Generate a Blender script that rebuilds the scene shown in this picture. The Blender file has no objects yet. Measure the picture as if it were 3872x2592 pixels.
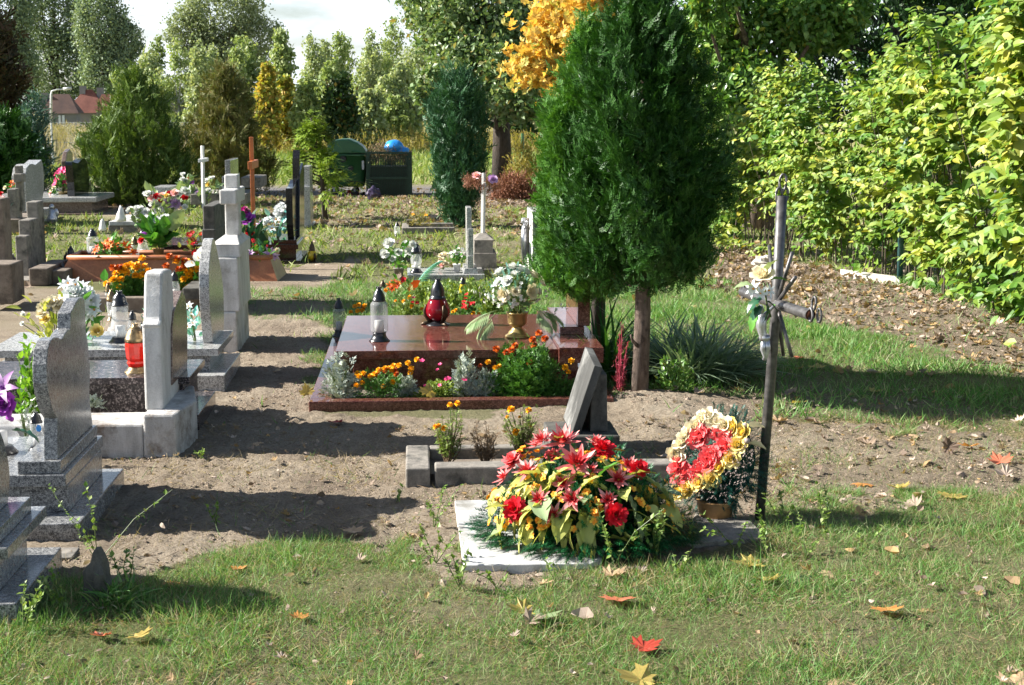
import bpy, math, random
import numpy as np
from mathutils import Matrix, Vector, Euler, noise as mnoise
sc = bpy.context.scene
# ------------------------------------------------------------------ camera, sky, sun, exposure
F = 5621.; CX = 1936.; CY = 1296.; CAMH = 1.75
PITCH = math.atan(883 / F)
cam = bpy.data.objects.new('camera', bpy.data.cameras.new('camera'))
sc.collection.objects.link(cam); sc.camera = cam
cam.data.sensor_width = 36; cam.data.lens = F / 3872 * 36
cam.data.clip_start = .1; cam.data.clip_end = 3000
cam.location = (0, 0, CAMH); cam.rotation_euler = (math.pi / 2 - PITCH, 0, 0)
cam.data.dof.use_dof = True; cam.data.dof.focus_distance = 7.5; cam.data.dof.aperture_fstop = 18
SUN_EL = math.radians(31); SUN_AZ = math.radians(-86)   # azimuth from +Y, clockwise
sd = Vector((math.sin(SUN_AZ) * math.cos(SUN_EL), math.cos(SUN_AZ) * math.cos(SUN_EL), math.sin(SUN_EL)))
sun = bpy.data.objects.new('sun', bpy.data.lights.new('sun', 'SUN')); sc.collection.objects.link(sun)
sun.data.energy = 5.0; sun.data.angle = math.radians(.53); sun.data.color = (1, .95, .87)
sun.rotation_euler = sd.to_track_quat('Z', 'Y').to_euler(); sun.location = (-20, 5, 20)
sun['kind'] = 'helper'
W = bpy.data.worlds.new('World'); sc.world = W; W.use_nodes = True
n = W.node_tree.nodes; l = W.node_tree.links
bg = n['Background']; sky = n.new('ShaderNodeTexSky'); sky.sky_type = 'NISHITA'; sky.sun_disc = False
sky.sun_elevation = SUN_EL; sky.sun_rotation = SUN_AZ; sky.altitude = 60; sky.air_density = 1.0; sky.dust_density = 1.2
tc = n.new('ShaderNodeTexCoord'); mp = n.new('ShaderNodeMapping'); mp.inputs['Scale'].default_value = (1, 1, 3.2)
cl = n.new('ShaderNodeTexNoise'); cl.inputs['Scale'].default_value = 3.2; cl.inputs['Detail'].default_value = 8; cl.inputs['Roughness'].default_value = .56
mp.inputs['Location'].default_value = (.35, .1, .2)
cr = n.new('ShaderNodeValToRGB'); cr.color_ramp.elements[0].position = .42; cr.color_ramp.elements[1].position = .62
mx = n.new('ShaderNodeMixRGB'); mx.inputs[2].default_value = (12.2, 13.3, 15, 1)
l.new(tc.outputs['Generated'], mp.inputs[0]); l.new(mp.outputs[0], cl.inputs['Vector']); l.new(cl.outputs['Fac'], cr.inputs[0])
sx = n.new('ShaderNodeSeparateXYZ'); l.new(tc.outputs['Generated'], sx.inputs[0]); el = n.new('ShaderNodeMapRange'); el.inputs['From Min'].default_value = .14; el.inputs['From Max'].default_value = .34; el.inputs['To Min'].default_value = 1; el.inputs['To Max'].default_value = .05; l.new(sx.outputs['Z'], el.inputs['Value'])
cm = n.new('ShaderNodeMath'); cm.operation = 'MULTIPLY'; l.new(cr.outputs[0], cm.inputs[0]); l.new(el.outputs[0], cm.inputs[1]); l.new(cm.outputs[0], mx.inputs[0]); l.new(sky.outputs[0], mx.inputs[1]); l.new(mx.outputs[0], bg.inputs[0])
bg.inputs[1].default_value = .05
sc.view_settings.view_transform = 'Standard'; sc.view_settings.look = 'None'; sc.view_settings.gamma = 1
sc.view_settings.exposure = 1.5
sc.render.engine = 'CYCLES'; sc.cycles.use_denoising = True
sc.cycles.max_bounces = 8; sc.cycles.transparent_max_bounces = 8; sc.cycles.transmission_bounces = 6; sc.cycles.diffuse_bounces = 3
sc.cycles.caustics_reflective = False; sc.cycles.caustics_refractive = False
# ------------------------------------------------------------------ grid frame (graves are rotated against the camera)
ROT = math.atan((1936 - 1570) / (F * math.cos(PITCH) + 883 * math.sin(PITCH)))
ca, sa = math.cos(ROT), math.sin(ROT)
def w2(u, v): return (u * ca - v * sa, u * sa + v * ca)
def ray(x, y):
    X = (x - CX) / F; Y = (CY - y) / F
    d = (X, math.cos(PITCH) + Y * math.sin(PITCH), -math.sin(PITCH) + Y * math.cos(PITCH))
    return (d[0] * ca + d[1] * sa, -d[0] * sa + d[1] * ca, d[2])
def g(x, y, z=0.):
    d = ray(x, y); t = (z - CAMH) / d[2]; return (d[0] * t, d[1] * t)
def g3(x, y, z=0.):
    a = g(x, y, z); return (a[0], a[1], z)
def av(x, y, v):
    d = ray(x, y); t = v / d[1]; return (d[0] * t, CAMH + d[2] * t)
def a3(x, y, v):
    a = av(x, y, v); return (a[0], v, a[1])
def au(x, y, u):
    d = ray(x, y); t = u / d[0]; return (d[1] * t, CAMH + d[2] * t)
def project(u, v, z=0.):
    X, Y = u * ca - v * sa, u * sa + v * ca
    zz = z - CAMH; fwd = Y * math.cos(PITCH) - zz * math.sin(PITCH); up = Y * math.sin(PITCH) + zz * math.cos(PITCH)
    return CX + F * X / fwd, CY - F * up / fwd
rng = np.random.default_rng(7); random.seed(7)
# ------------------------------------------------------------------ mesh helpers
def fast_mesh(name, V, groups, smooth=False):
    """groups: list of (faces array (m,k), material)"""
    me = bpy.data.meshes.new(name); V = np.asarray(V, np.float32)
    groups = [(np.asarray(f, np.int32), m) for f, m in groups if len(f)]
    me.vertices.add(len(V)); me.vertices.foreach_set('co', V.ravel())
    idx = np.concatenate([f.ravel() for f, m in groups])
    tot = np.concatenate([np.full(len(f), f.shape[1], np.int32) for f, m in groups])
    st = np.concatenate([[0], np.cumsum(tot)[:-1]]).astype(np.int32)
    me.loops.add(len(idx)); me.loops.foreach_set('vertex_index', idx)
    me.polygons.add(len(tot)); me.polygons.foreach_set('loop_start', st); me.polygons.foreach_set('loop_total', tot)
    mats = []
    for f, m in groups:
        if m not in mats: mats.append(m)
    for m in mats: me.materials.append(m)
    me.polygons.foreach_set('material_index', np.concatenate([np.full(len(f), mats.index(m), np.int32) for f, m in groups]))
    me.polygons.foreach_set('use_smooth', np.full(len(tot), bool(smooth)))
    me.update(calc_edges=True); me.validate()
    return me
class MB:
    def __init__(s): s.V = []; s.G = []; s.n = 0
    def add(s, V, faces, m):
        V = np.asarray(V, float).reshape(-1, 3)
        by = {}
        for f in faces if isinstance(faces, list) else [faces]:
            if isinstance(f, np.ndarray):
                s.G.append((f + s.n, m))
            else: by.setdefault(len(f), []).append(f)
        for k, fs in by.items(): s.G.append((np.array(fs) + s.n, m))
        s.V.append(V); s.n += len(V); return s
    def box(s, u0, u1, v0, v1, z0, z1, m, tp=0.):
        t = tp
        V = [(u0, v0, z0), (u1, v0, z0), (u1, v1, z0), (u0, v1, z0), (u0 + t, v0 + t, z1), (u1 - t, v0 + t, z1), (u1 - t, v1 - t, z1), (u0 + t, v1 - t, z1)]
        return s.add(V, [(0, 3, 2, 1), (4, 5, 6, 7), (0, 1, 5, 4), (1, 2, 6, 5), (2, 3, 7, 6), (3, 0, 4, 7)], m)
    def prism(s, prof, a, b, m, axis='u'):
        """profile in (v,z) extruded along u from a to b (axis u), or (u,z) along v, or (u,v) along z"""
        k = len(prof)
        def mk(p, t): return {'u': (t, p[0], p[1]), 'v': (p[0], t, p[1]), 'z': (p[0], p[1], t)}[axis]
        V = [mk(p, a) for p in prof] + [mk(p, b) for p in prof]
        fs = [tuple(range(k)), tuple(range(2 * k - 1, k - 1, -1))] + [(i, i + k, (i + 1) % k + k, (i + 1) % k) for i in range(k)]
        return s.add(V, fs, m)
    def tube(s, pts, rad, m, n=8, cap=True):
        pts = [Vector(p) for p in pts]; N = len(pts)
        if not hasattr(rad, '__len__'): rad = [rad] * N
        V = []; ref = Vector((0, 0, 1))
        d0 = (pts[-1] - pts[0]).normalized()
        if abs(d0.z) > .9: ref = Vector((1, 0, 0))
        for i, p in enumerate(pts):
            d = (pts[min(i + 1, N - 1)] - pts[max(i - 1, 0)]).normalized()
            x = d.cross(ref).normalized(); y = x.cross(d)
            for k in range(n):
                a = 2 * math.pi * k / n; q = p + (x * math.cos(a) + y * math.sin(a)) * rad[i]; V.append(q[:])
        fs = [(i * n + k, i * n + (k + 1) % n, (i + 1) * n + (k + 1) % n, (i + 1) * n + k) for i in range(N - 1) for k in range(n)]
        if cap: fs += [tuple(range(n - 1, -1, -1)), tuple(range((N - 1) * n, N * n))]
        return s.add(V, fs, m)
    def lathe(s, prof, m, c=(0, 0, 0), n=20, cap=True):
        V = [(c[0] + r * math.cos(2 * math.pi * k / n), c[1] + r * math.sin(2 * math.pi * k / n), c[2] + z) for r, z in prof for k in range(n)]
        fs = [(i * n + k, i * n + (k + 1) % n, (i + 1) * n + (k + 1) % n, (i + 1) * n + k) for i in range(len(prof) - 1) for k in range(n)]
        if cap: fs += [tuple(range(n - 1, -1, -1)), tuple(range((len(prof) - 1) * n, len(prof) * n))]
        return s.add(V, fs, m)
    def blob(s, c, r, m, amp=.15, freq=2., seed=0, nu=20, nv=12, zmin=None):
        V = []
        for j in range(nv + 1):
            th = math.pi * j / nv
            for i in range(nu):
                ph = 2 * math.pi * i / nu
                d = Vector((math.sin(th) * math.cos(ph), math.sin(th) * math.sin(ph), math.cos(th)))
                k = 1 + amp * mnoise.noise(d * freq + Vector((seed * 3.1, seed, 0)))
                q = [c[0] + d.x * r[0] * k, c[1] + d.y * r[1] * k, c[2] + d.z * r[2] * k]
                if zmin is not None: q[2] = max(q[2], zmin)
                V.append(q)
        fs = [(j * nu + i, (j + 1) * nu + i, (j + 1) * nu + (i + 1) % nu, j * nu + (i + 1) % nu) for j in range(nv) for i in range(nu)]
        return s.add(V, fs, m)
    def scatter(s, tm, P, R, S, m, shear=None):
        Vt, Fs = tm; P = np.asarray(P, float); N = len(P)
        if N == 0: return s
        S = np.asarray(S, float)
        if S.ndim == 1: S = S[:, None]
        L = Vt[None] * S[:, None, :]
        V = np.einsum('nij,nkj->nki', R, L) + P[:, None]
        off = (np.arange(N) * len(Vt))[:, None, None]
        for f in Fs: s.G.append(((f[None] + off).reshape(-1, f.shape[1]) + s.n, m))
        s.V.append(V.reshape(-1, 3)); s.n += N * len(Vt); return s
    def xform(s, M):
        V = np.concatenate(s.V); M = np.array(M)
        s.V = [V @ M[:3, :3].T + M[:3, 3]]; return s
    def roughen(s, amp, freq, seed=0):
        V = np.concatenate(s.V)
        for i in range(len(V)):
            p = Vector(V[i]) * freq + Vector((seed * 7.7, 0, 0)); d = mnoise.noise_vector(p); V[i] += np.array(d) * amp
        s.V = [V]; return s
    def mesh(s, name, smooth=False): return fast_mesh(name, np.concatenate(s.V), s.G, smooth)
ORG = {}
def thing(name, label, cat, o, group=None, rz=0.):
    e = bpy.data.objects.new(name, None); sc.collection.objects.link(e); e.empty_display_size = .1
    e.location = (*w2(o[0], o[1]), o[2]); e.rotation_euler = (0, 0, ROT + rz)
    e['label'] = label; e['category'] = cat
    if group: e['group'] = group
    ORG[e.name] = tuple(o); return e
def bev(o, w, seg=2):
    if w:
        b = o.modifiers.new('bevel', 'BEVEL'); b.width = w; b.segments = seg; b.limit_method = 'ANGLE'; b.angle_limit = math.radians(40)
        b.harden_normals = False
def part(name, mb, parent, smooth=False, bevel=0, label=None, loc=False):
    """mb in grid coordinates; becomes a child of parent (loc=True: already in the parent's own frame)"""
    o = ORG[parent.name]
    if not loc:
        M = Matrix.Translation((-o[0], -o[1], -o[2]))
        mb.xform(M)
    ob = bpy.data.objects.new(name, mb.mesh(name, smooth)); sc.collection.objects.link(ob); ob.parent = parent
    ORG[ob.name] = o; bev(ob, bevel)
    if smooth and bevel == 0 and False: pass
    if label: ob['label'] = label
    return ob
def solo(name, mb, label=None, cat=None, o=(0, 0, 0), kind=None, group=None, smooth=False, bevel=0):
    mb.xform(Matrix.Translation((-o[0], -o[1], -o[2])))
    ob = bpy.data.objects.new(name, mb.mesh(name, smooth)); sc.collection.objects.link(ob)
    ob.location = (*w2(o[0], o[1]), o[2]); ob.rotation_euler = (0, 0, ROT); ORG[ob.name] = tuple(o); bev(ob, bevel)
    if label: ob['label'] = label
    if cat: ob['category'] = cat
    if kind: ob['kind'] = kind
    if group: ob['group'] = group
    return ob
def put(name, me, parent, p, d=(0, 0, 1), s=1., roll=None, label=None):
    """a child that shares mesh data, at grid point p, its +Z along d"""
    o = ORG[parent.name]; ob = bpy.data.objects.new(name, me); sc.collection.objects.link(ob); ob.parent = parent
    q = Vector(d).normalized().to_track_quat('Z', 'Y').to_matrix() @ Matrix.Rotation(random.uniform(0, 6.28) if roll is None else roll, 3, 'Z')
    sv = Vector((s, s, s)) if not hasattr(s, '__len__') else Vector(s)
    ob.matrix_local = Matrix.Translation((p[0] - o[0], p[1] - o[1], p[2] - o[2])) @ q.to_4x4() @ Matrix.Diagonal((*sv, 1))
    ORG[ob.name] = o
    if label: ob['label'] = label
    return ob
def frames(D, spin=None, up=None):
    """rotation matrices with local Y along D, local Z as near up as can be, spun about Y"""
    D = D / (np.linalg.norm(D, axis=1, keepdims=True) + 1e-9)
    if up is None: up = np.tile([0., 0., 1.], (len(D), 1))
    X = np.cross(D, up); nx = np.linalg.norm(X, axis=1, keepdims=True); X = np.where(nx < 1e-3, [[1., 0, 0]], X / np.maximum(nx, 1e-6))
    Z = np.cross(X, D)
    if spin is not None:
        c, s_ = np.cos(spin)[:, None], np.sin(spin)[:, None]
        X, Z = X * c + Z * s_, -X * s_ + Z * c
    return np.stack([X, D, Z], axis=2)
def rdir(n, r=rng):
    d = r.normal(size=(n, 3)); return d / np.linalg.norm(d, axis=1, keepdims=True)
# ------------------------------------------------------------------ materials
def newmat(name):
    m = bpy.data.materials.new(name); m.use_nodes = True; nt = m.node_tree
    return m, nt.nodes, nt.links, nt.nodes['Principled BSDF']
def ramp(nodes, cols, pos=None, interp='LINEAR'):
    r = nodes.new('ShaderNodeValToRGB'); cr = r.color_ramp; cr.interpolation = interp
    k = len(cols); pos = pos or [i / max(k - 1, 1) for i in range(k)]
    while len(cr.elements) < k: cr.elements.new(.5)
    for e, c, p in zip(cr.elements, cols, pos): e.position = p; e.color = (*c, 1)
    return r
def noise_tex(nodes, links, scale, detail=4, rough=.55, stretch=None):
    t = nodes.new('ShaderNodeTexCoord'); x = nodes.new('ShaderNodeTexNoise')
    x.inputs['Scale'].default_value = scale; x.inputs['Detail'].default_value = detail; x.inputs['Roughness'].default_value = rough
    if stretch:
        mp = nodes.new('ShaderNodeMapping'); mp.inputs['Scale'].default_value = stretch
        links.new(t.outputs['Object'], mp.inputs[0]); links.new(mp.outputs[0], x.inputs['Vector'])
    else: links.new(t.outputs['Object'], x.inputs['Vector'])
    return x
def bump(nodes, links, b, h, strength, dist):
    bm = nodes.new('ShaderNodeBump'); bm.inputs['Strength'].default_value = strength; bm.inputs['Distance'].default_value = dist
    links.new(h, bm.inputs['Height']); links.new(bm.outputs[0], b.inputs['Normal']); return bm
def granite(name, cols, pos, scale=170, rough=.1):
    m, n, l, b = newmat(name)
    x = noise_tex(n, l, scale, 3, .7); y = noise_tex(n, l, scale * .35, 2, .6); z = noise_tex(n, l, 3, 3)
    a = n.new('ShaderNodeMath'); a.operation = 'MULTIPLY_ADD'; a.inputs[1].default_value = .65
    c = n.new('ShaderNodeMath'); c.operation = 'MULTIPLY'; c.inputs[1].default_value = .35
    l.new(y.outputs['Fac'], c.inputs[0]); l.new(x.outputs['Fac'], a.inputs[0]); l.new(c.outputs[0], a.inputs[2])
    r = ramp(n, cols, pos); l.new(a.outputs[0], r.inputs[0])
    mm = n.new('ShaderNodeMixRGB'); mm.blend_type = 'MULTIPLY'; mm.inputs[0].default_value = .35
    r2 = ramp(n, [(.6, .58, .55), (1, 1, 1)], [.35, .6]); l.new(z.outputs['Fac'], r2.inputs[0])
    l.new(r.outputs[0], mm.inputs[1]); l.new(r2.outputs[0], mm.inputs[2]); l.new(mm.outputs[0], b.inputs['Base Color'])
    rr = n.new('ShaderNodeMapRange'); rr.inputs['To Min'].default_value = rough; rr.inputs['To Max'].default_value = rough + .14
    w = noise_tex(n, l, 9, 4); l.new(w.outputs['Fac'], rr.inputs['Value']); l.new(rr.outputs[0], b.inputs['Roughness'])
    return m
def rocky(name, c1, c2, stain=None, scale=14, rough=.9, bstr=.5, bdist=.006, streak=False, fine=160):
    m, n, l, b = newmat(name); b.inputs['Roughness'].default_value = rough
    x = noise_tex(n, l, scale, 6, .65, (1, 1, .3) if streak else None); r = ramp(n, [c1, c2], [.35, .65]); l.new(x.outputs['Fac'], r.inputs[0])
    out = r.outputs[0]
    if stain:
        y = noise_tex(n, l, scale * .4, 5, .7); r2 = ramp(n, [(0, 0, 0), (1, 1, 1)], [.52, .68]); l.new(y.outputs['Fac'], r2.inputs[0])
        mm = n.new('ShaderNodeMixRGB'); mm.inputs[2].default_value = (*stain, 1); l.new(r2.outputs[0], mm.inputs[0]); l.new(out, mm.inputs[1]); out = mm.outputs[0]
    f = noise_tex(n, l, fine, 4, .8); mm = n.new('ShaderNodeMixRGB'); mm.blend_type = 'OVERLAY'; mm.inputs[0].default_value = .55
    l.new(out, mm.inputs[1]); l.new(f.outputs['Fac'], mm.inputs[2]); l.new(mm.outputs[0], b.inputs['Base Color'])
    g_ = noise_tex(n, l, scale * 4, 8, .75); bump(n, l, b, g_.outputs['Fac'], bstr, bdist); return m
def plain(name, c, rough=.5, metal=0., spec=.5, var=.25, scale=30, bstr=.15):
    m, n, l, b = newmat(name); b.inputs['Roughness'].default_value = rough; b.inputs['Metallic'].default_value = metal
    b.inputs['Specular IOR Level'].default_value = spec
    x = noise_tex(n, l, scale, 4); r = ramp(n, [tuple(k * (1 - var) for k in c), tuple(min(1, k * (1 + var * .5)) for k in c)], [.3, .7])
    l.new(x.outputs['Fac'], r.inputs[0]); l.new(r.outputs[0], b.inputs['Base Color'])
    if bstr: bump(n, l, b, x.outputs['Fac'], bstr, .002)
    return m
def leafy(name, cols, trans=.3, rough=.45, spec=.35, pos=None, tcol=None, patch=None):
    """leaf or petal: every island takes its own tint"""
    m, n, l, b = newmat(name); ge = n.new('ShaderNodeNewGeometry'); r = ramp(n, cols, pos); l.new(ge.outputs['Random Per Island'], r.inputs[0])
    if patch:   # whole boughs differ in hue
        px_n = noise_tex(n, l, patch[1], 3); pr = ramp(n, [(0, 0, 0), (1, 1, 1)], [.42, .6]); l.new(px_n.outputs['Fac'], pr.inputs[0]); pm = n.new('ShaderNodeMixRGB'); pm.blend_type = 'MULTIPLY'; pm.inputs[2].default_value = (*patch[0], 1); l.new(pr.outputs[0], pm.inputs[0]); l.new(r.outputs[0], pm.inputs[1]); r = pm
    l.new(r.outputs[0], b.inputs['Base Color']); b.inputs['Roughness'].default_value = rough; b.inputs['Specular IOR Level'].default_value = spec
    if trans:
        t = n.new('ShaderNodeBsdfTranslucent'); ms = n.new('ShaderNodeMixShader'); ms.inputs[0].default_value = trans
        hs = n.new('ShaderNodeMixRGB'); hs.blend_type = 'MULTIPLY'; hs.inputs[0].default_value = 1; hs.inputs[2].default_value = (*(tcol or (1.25, 1.2, .6)), 1)
        l.new(r.outputs[0], hs.inputs[1]); l.new(hs.outputs[0], t.inputs[0]); l.new(b.outputs[0], ms.inputs[1]); l.new(t.outputs[0], ms.inputs[2])
        l.new(ms.outputs[0], n['Material Output'].inputs[0])
    return m
def glass(name, c, rough=.06, alpha=.55):
    """thin frosted lantern glass: a see-through film over a glossy coat"""
    m, n, l, b = newmat(name); b.inputs['Base Color'].default_value = (*c, 1); b.inputs['Roughness'].default_value = rough
    b.inputs['IOR'].default_value = 1.5; b.inputs['Specular IOR Level'].default_value = .8
    t = n.new('ShaderNodeBsdfTransparent'); t.inputs[0].default_value = (*[min(1, .35 + k) for k in c], 1) if max(c) - min(c) < .2 else (*c, 1)
    ms = n.new('ShaderNodeMixShader'); ms.inputs[0].default_value = alpha
    l.new(t.outputs[0], ms.inputs[1]); l.new(b.outputs[0], ms.inputs[2]); l.new(ms.outputs[0], n['Material Output'].inputs[0]); return m
M = {}
M['granite_grey'] = granite('granite_grey', [(.035, .037, .042), (.19, .195, .2), (.42, .42, .41)], [.40, .5, .60], 190)
M['granite_light'] = granite('granite_light', [(.08, .08, .085), (.34, .34, .33), (.6, .6, .58)], [.40, .48, .57], 190, .14)
M['granite_dark'] = granite('granite_dark', [(.018, .014, .016), (.05, .038, .04), (.32, .27, .26)], [.43, .52, .62], 95, .12)
M['granite_red'] = granite('granite_red', [(.05, .014, .011), (.13, .042, .032), (.26, .12, .09)], [.40, .5, .62], 150, .03)
M['granite_black'] = granite('granite_black', [(.006, .006, .007), (.014, .013, .014), (.05, .05, .05)], [.4, .52, .65], 200, .05)
M['granite_brown'] = granite('granite_brown', [(.07, .045, .035), (.17, .12, .10), (.33, .27, .23)], [.4, .5, .6], 120, .15)
M['concrete'] = rocky('concrete', (.15, .138, .12), (.28, .255, .22), (.06, .06, .052), 16)
M['concrete_dark'] = rocky('concrete_dark', (.05, .048, .043), (.12, .115, .1), (.03, .03, .026), 14)
M['concrete_brown'] = rocky('concrete_brown', (.14, .11, .085), (.23, .19, .15), (.08, .065, .05), 12)
M['whitewash'] = rocky('whitewash', (.44, .43, .41), (.68, .67, .65), (.28, .26, .23), 9, .85, .7, .008, True)
M['whitewash_rough'] = rocky('whitewash_rough', (.44, .43, .41), (.72, .71, .69), (.22, .17, .13), 13, .9, 1.0, .02, True)
M['marble'] = rocky('marble', (.42, .42, .41), (.6, .6, .58), (.26, .25, .22), 11, .6, .3, .003)
M['planter_wood'] = rocky('planter_wood', (.27, .085, .035), (.42, .17, .075), (.2, .08, .04), 5, .45, .2, .002, False, 60)
M['planter_end'] = rocky('planter_end', (.3, .2, .08), (.42, .31, .13), (.2, .13, .06), 5, .5, .2, .002, False, 60)
M['orange_wood'] = plain('orange_wood', (.5, .14, .03), .4, 0, .5, .3, 12)
M['white_paint'] = plain('white_paint', (.74, .74, .72), .5, 0, .5, .2, 12)
M['cap_black'] = plain('cap_black', (.014, .016, .02), .28, 0, .6, .3, 20, 0)
M['cap_brass'] = plain('cap_brass', (.26, .19, .1), .35, .75, .5, .5, 60)
M['cap_brown'] = plain('cap_brown', (.08, .055, .03), .4, .4)
M['bronze'] = plain('bronze', (.07, .05, .03), .4, .7, .5, .5, 50)
M['gold_plastic'] = plain('gold_plastic', (.36, .27, .10), .33, .45, .5, .2, 20, 0)
M['glass_clear'] = glass('glass_clear', (.8, .82, .84), .08, .3)
M['glass_smoke'] = glass('glass_smoke', (.5, .51, .52), .06, .32)
M['glass_red'] = glass('glass_red', (.72, .03, .015), .05, .6)
M['glass_dark_red'] = glass('glass_dark_red', (.34, .006, .02), .05, .55)
M['glass_yellow'] = glass('glass_yellow', (.7, .55, .02), .08, .7)
M['candle_white'] = plain('candle_white', (.78, .77, .72), .5, 0, .5, .1, 20, 0)
M['candle_red'] = plain('candle_red', (.85, .02, .012), .35, 0, .5, .1, 20, 0)
M['iron'] = plain('iron', (.13, .125, .125), .42, .55, .5, .55, 35, .4)
M['rust'] = plain('rust', (.16, .055, .028), .8, .2, .3, .6, 60, .6)
M['silver'] = plain('silver', (.55, .56, .6), .3, .7, .5, .3, 50)
M['pot_tan'] = plain('pot_tan', (.42, .24, .10), .5); M['pot_white'] = plain('pot_white', (.78, .79, .8), .35)
M['pot_olive'] = plain('pot_olive', (.22, .17, .07), .5)
M['bark'] = rocky('bark', (.10, .07, .052), (.26, .195, .155), (.05, .034, .026), 34, .95, 1., .02, True, 200)
M['bark_dark'] = rocky('bark_dark', (.035, .028, .022), (.09, .07, .055), None, 20, .95, 1., .02, True)
M['bark_white'] = rocky('bark_white', (.3, .29, .26), (.6, .58, .54), (.07, .06, .05), 4, .8)
M['stem'] = leafy('stem', [(.05, .09, .02), (.10, .14, .04)], 0)
M['twig'] = leafy('twig', [(.09, .055, .03), (.17, .11, .07)], 0, .8)
M['hedge_stem'] = leafy('hedge_stem', [(.06, .045, .03), (.11, .09, .065)], 0, .8)
M['dead'] = leafy('dead', [(.13, .085, .05), (.24, .17, .10), (.09, .06, .04)], .1, .8)
M['marigold'] = leafy('marigold', [(.85, .36, .005), (.95, .5, .01), (.9, .42, .005)], .15, .6)
M['marigold_yellow'] = leafy('marigold_yellow', [(.95, .52, .005), (.9, .42, .01)], .15, .6)
M['marigold_red'] = leafy('marigold_red', [(.32, .03, .004), (.6, .11, .004), (.85, .24, .008)], .12, .6)
M['rose_white'] = leafy('rose_white', [(.84, .84, .8), (.78, .8, .76)], .2, .6, .3, None, (1, 1, .95))
M['rose_cream'] = leafy('rose_cream', [(.86, .8, .62), (.85, .76, .52)], .2, .6, .3, None, (1, .95, .8))
M['rose_yellow'] = leafy('rose_yellow', [(.88, .7, .16), (.9, .78, .36), (.86, .6, .08)], .2, .6, .3, None, (1, .95, .7))
M['rose_red'] = leafy('rose_red', [(.72, .02, .03), (.5, .012, .018)], .15, .55, .3, None, (1, .6, .6))
M['coral'] = leafy('coral', [(.95, .17, .18), (.93, .23, .22), (.88, .1, .12)], .2, .55, .3, None, (1, .7, .7))
M['crimson'] = leafy('crimson', [(.75, .01, .025), (.6, .006, .02), (.85, .03, .05)], .15, .6, .3, None, (1, .6, .6))
M['lily_pink'] = leafy('lily_pink', [(.8, .3, .28), (.74, .18, .18), (.85, .42, .38)], .15, .5, .4, None, (1, .7, .7))
M['lily_heart'] = leafy('lily_heart', [(.5, .02, .03), (.68, .07, .07), (.42, .015, .025)], .15, .5, .4, None, (1, .6, .6))
M['lily_orange'] = leafy('lily_orange', [(.85, .14, .01), (.9, .25, .02), (.7, .06, .01)], .2, .5, .4, None, (1, .8, .5))
M['lily_white'] = leafy('lily_white', [(.85, .86, .84), (.75, .8, .8)], .25, .5, .4, None, (1, 1, 1))
M['lilac'] = leafy('lilac', [(.6, .36, .62), (.7, .5, .72), (.5, .25, .55)], .2, .5, .3, None, (1, .9, 1))
M['magenta'] = leafy('magenta', [(.42, .01, .2), (.6, .03, .28), (.34, .01, .16)], .15, .5, .3, None, (1, .7, 1))
M['purple'] = leafy('purple', [(.3, .04, .38), (.45, .09, .5)], .15, .5, .3, None, (1, .8, 1))
M['violet_dark'] = leafy('violet_dark', [(.12, .015, .2), (.2, .03, .3)], .1)
M['hot_pink'] = leafy('hot_pink', [(.85, .02, .14), (.8, .06, .22), (.9, .12, .28)], .15, .5, .3, None, (1, .7, .8))
M['tulip_pink'] = leafy('tulip_pink', [(.8, .05, .14), (.85, .12, .2)], .15)
M['pink_pale'] = leafy('pink_pale', [(.85, .45, .5), (.9, .62, .62)], .2)
M['small_orange'] = leafy('small_orange', [(.9, .5, .03), (.92, .3, .02), (.9, .62, .08)], .2, .5)
M['anthurium'] = leafy('anthurium', [(.6, .06, .015), (.75, .12, .02)], .1, .35)
M['silk_green'] = leafy('silk_green', [(.05, .2, .03), (.12, .32, .05), (.03, .11, .02)], .25, .4)
M['silk_yellowgreen'] = leafy('silk_yellowgreen', [(.42, .46, .08), (.55, .56, .17), (.3, .38, .05)], .3, .45)
M['silk_dark'] = leafy('silk_dark', [(.012, .06, .035), (.03, .12, .05)], .1, .3)
M['silk_pale'] = leafy('silk_pale', [(.2, .32, .13), (.36, .46, .24), (.12, .22, .08)], .2, .35)
M['teal_leaf'] = leafy('teal_leaf', [(.12, .42, .38), (.3, .6, .55)], .2, .4)
M['tinsel'] = leafy('tinsel', [(.004, .05, .018), (.01, .095, .03), (.03, .17, .055)], .1, .35)
M['tinsel_blue'] = leafy('tinsel_blue', [(.008, .045, .035), (.015, .085, .06), (.03, .14, .1)], .1, .35)
M['dried_grey'] = leafy('dried_grey', [(.3, .24, .22), (.42, .35, .33), (.2, .16, .15)], .1, .8)
M['dried_brown'] = leafy('dried_brown', [(.2, .08, .045), (.32, .15, .09), (.12, .05, .03)], .1, .8)
M['bush_green'] = leafy('bush_green', [(.06, .17, .03), (.11, .27, .045), (.04, .12, .025)], .3)
M['bush_pale'] = leafy('bush_pale', [(.16, .26, .05), (.3, .38, .09), (.1, .18, .04)], .3)
M['silver_leaf'] = leafy('silver_leaf', [(.36, .42, .36), (.5, .56, .5), (.25, .31, .26)], .15, .7)
M['striped_leaf'] = leafy('striped_leaf', [(.13, .22, .12), (.3, .4, .26), (.08, .15, .08)], .25, .5)
M['iris_leaf'] = leafy('iris_leaf', [(.03, .12, .02), (.07, .2, .03)], .25, .4)
M['amaranth'] = leafy('amaranth', [(.3, .03, .06), (.45, .07, .11), (.2, .02, .04)], .15)
M['box_leaf'] = leafy('box_leaf', [(.14, .34, .02), (.28, .5, .05), (.08, .24, .015)], .25, .35)
M['thuja'] = leafy('thuja', [(.012, .055, .006), (.024, .09, .01), (.06, .16, .028)], .15, .5, .3)  # darkened: shade on the large front tree put into the leaf colour
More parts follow.
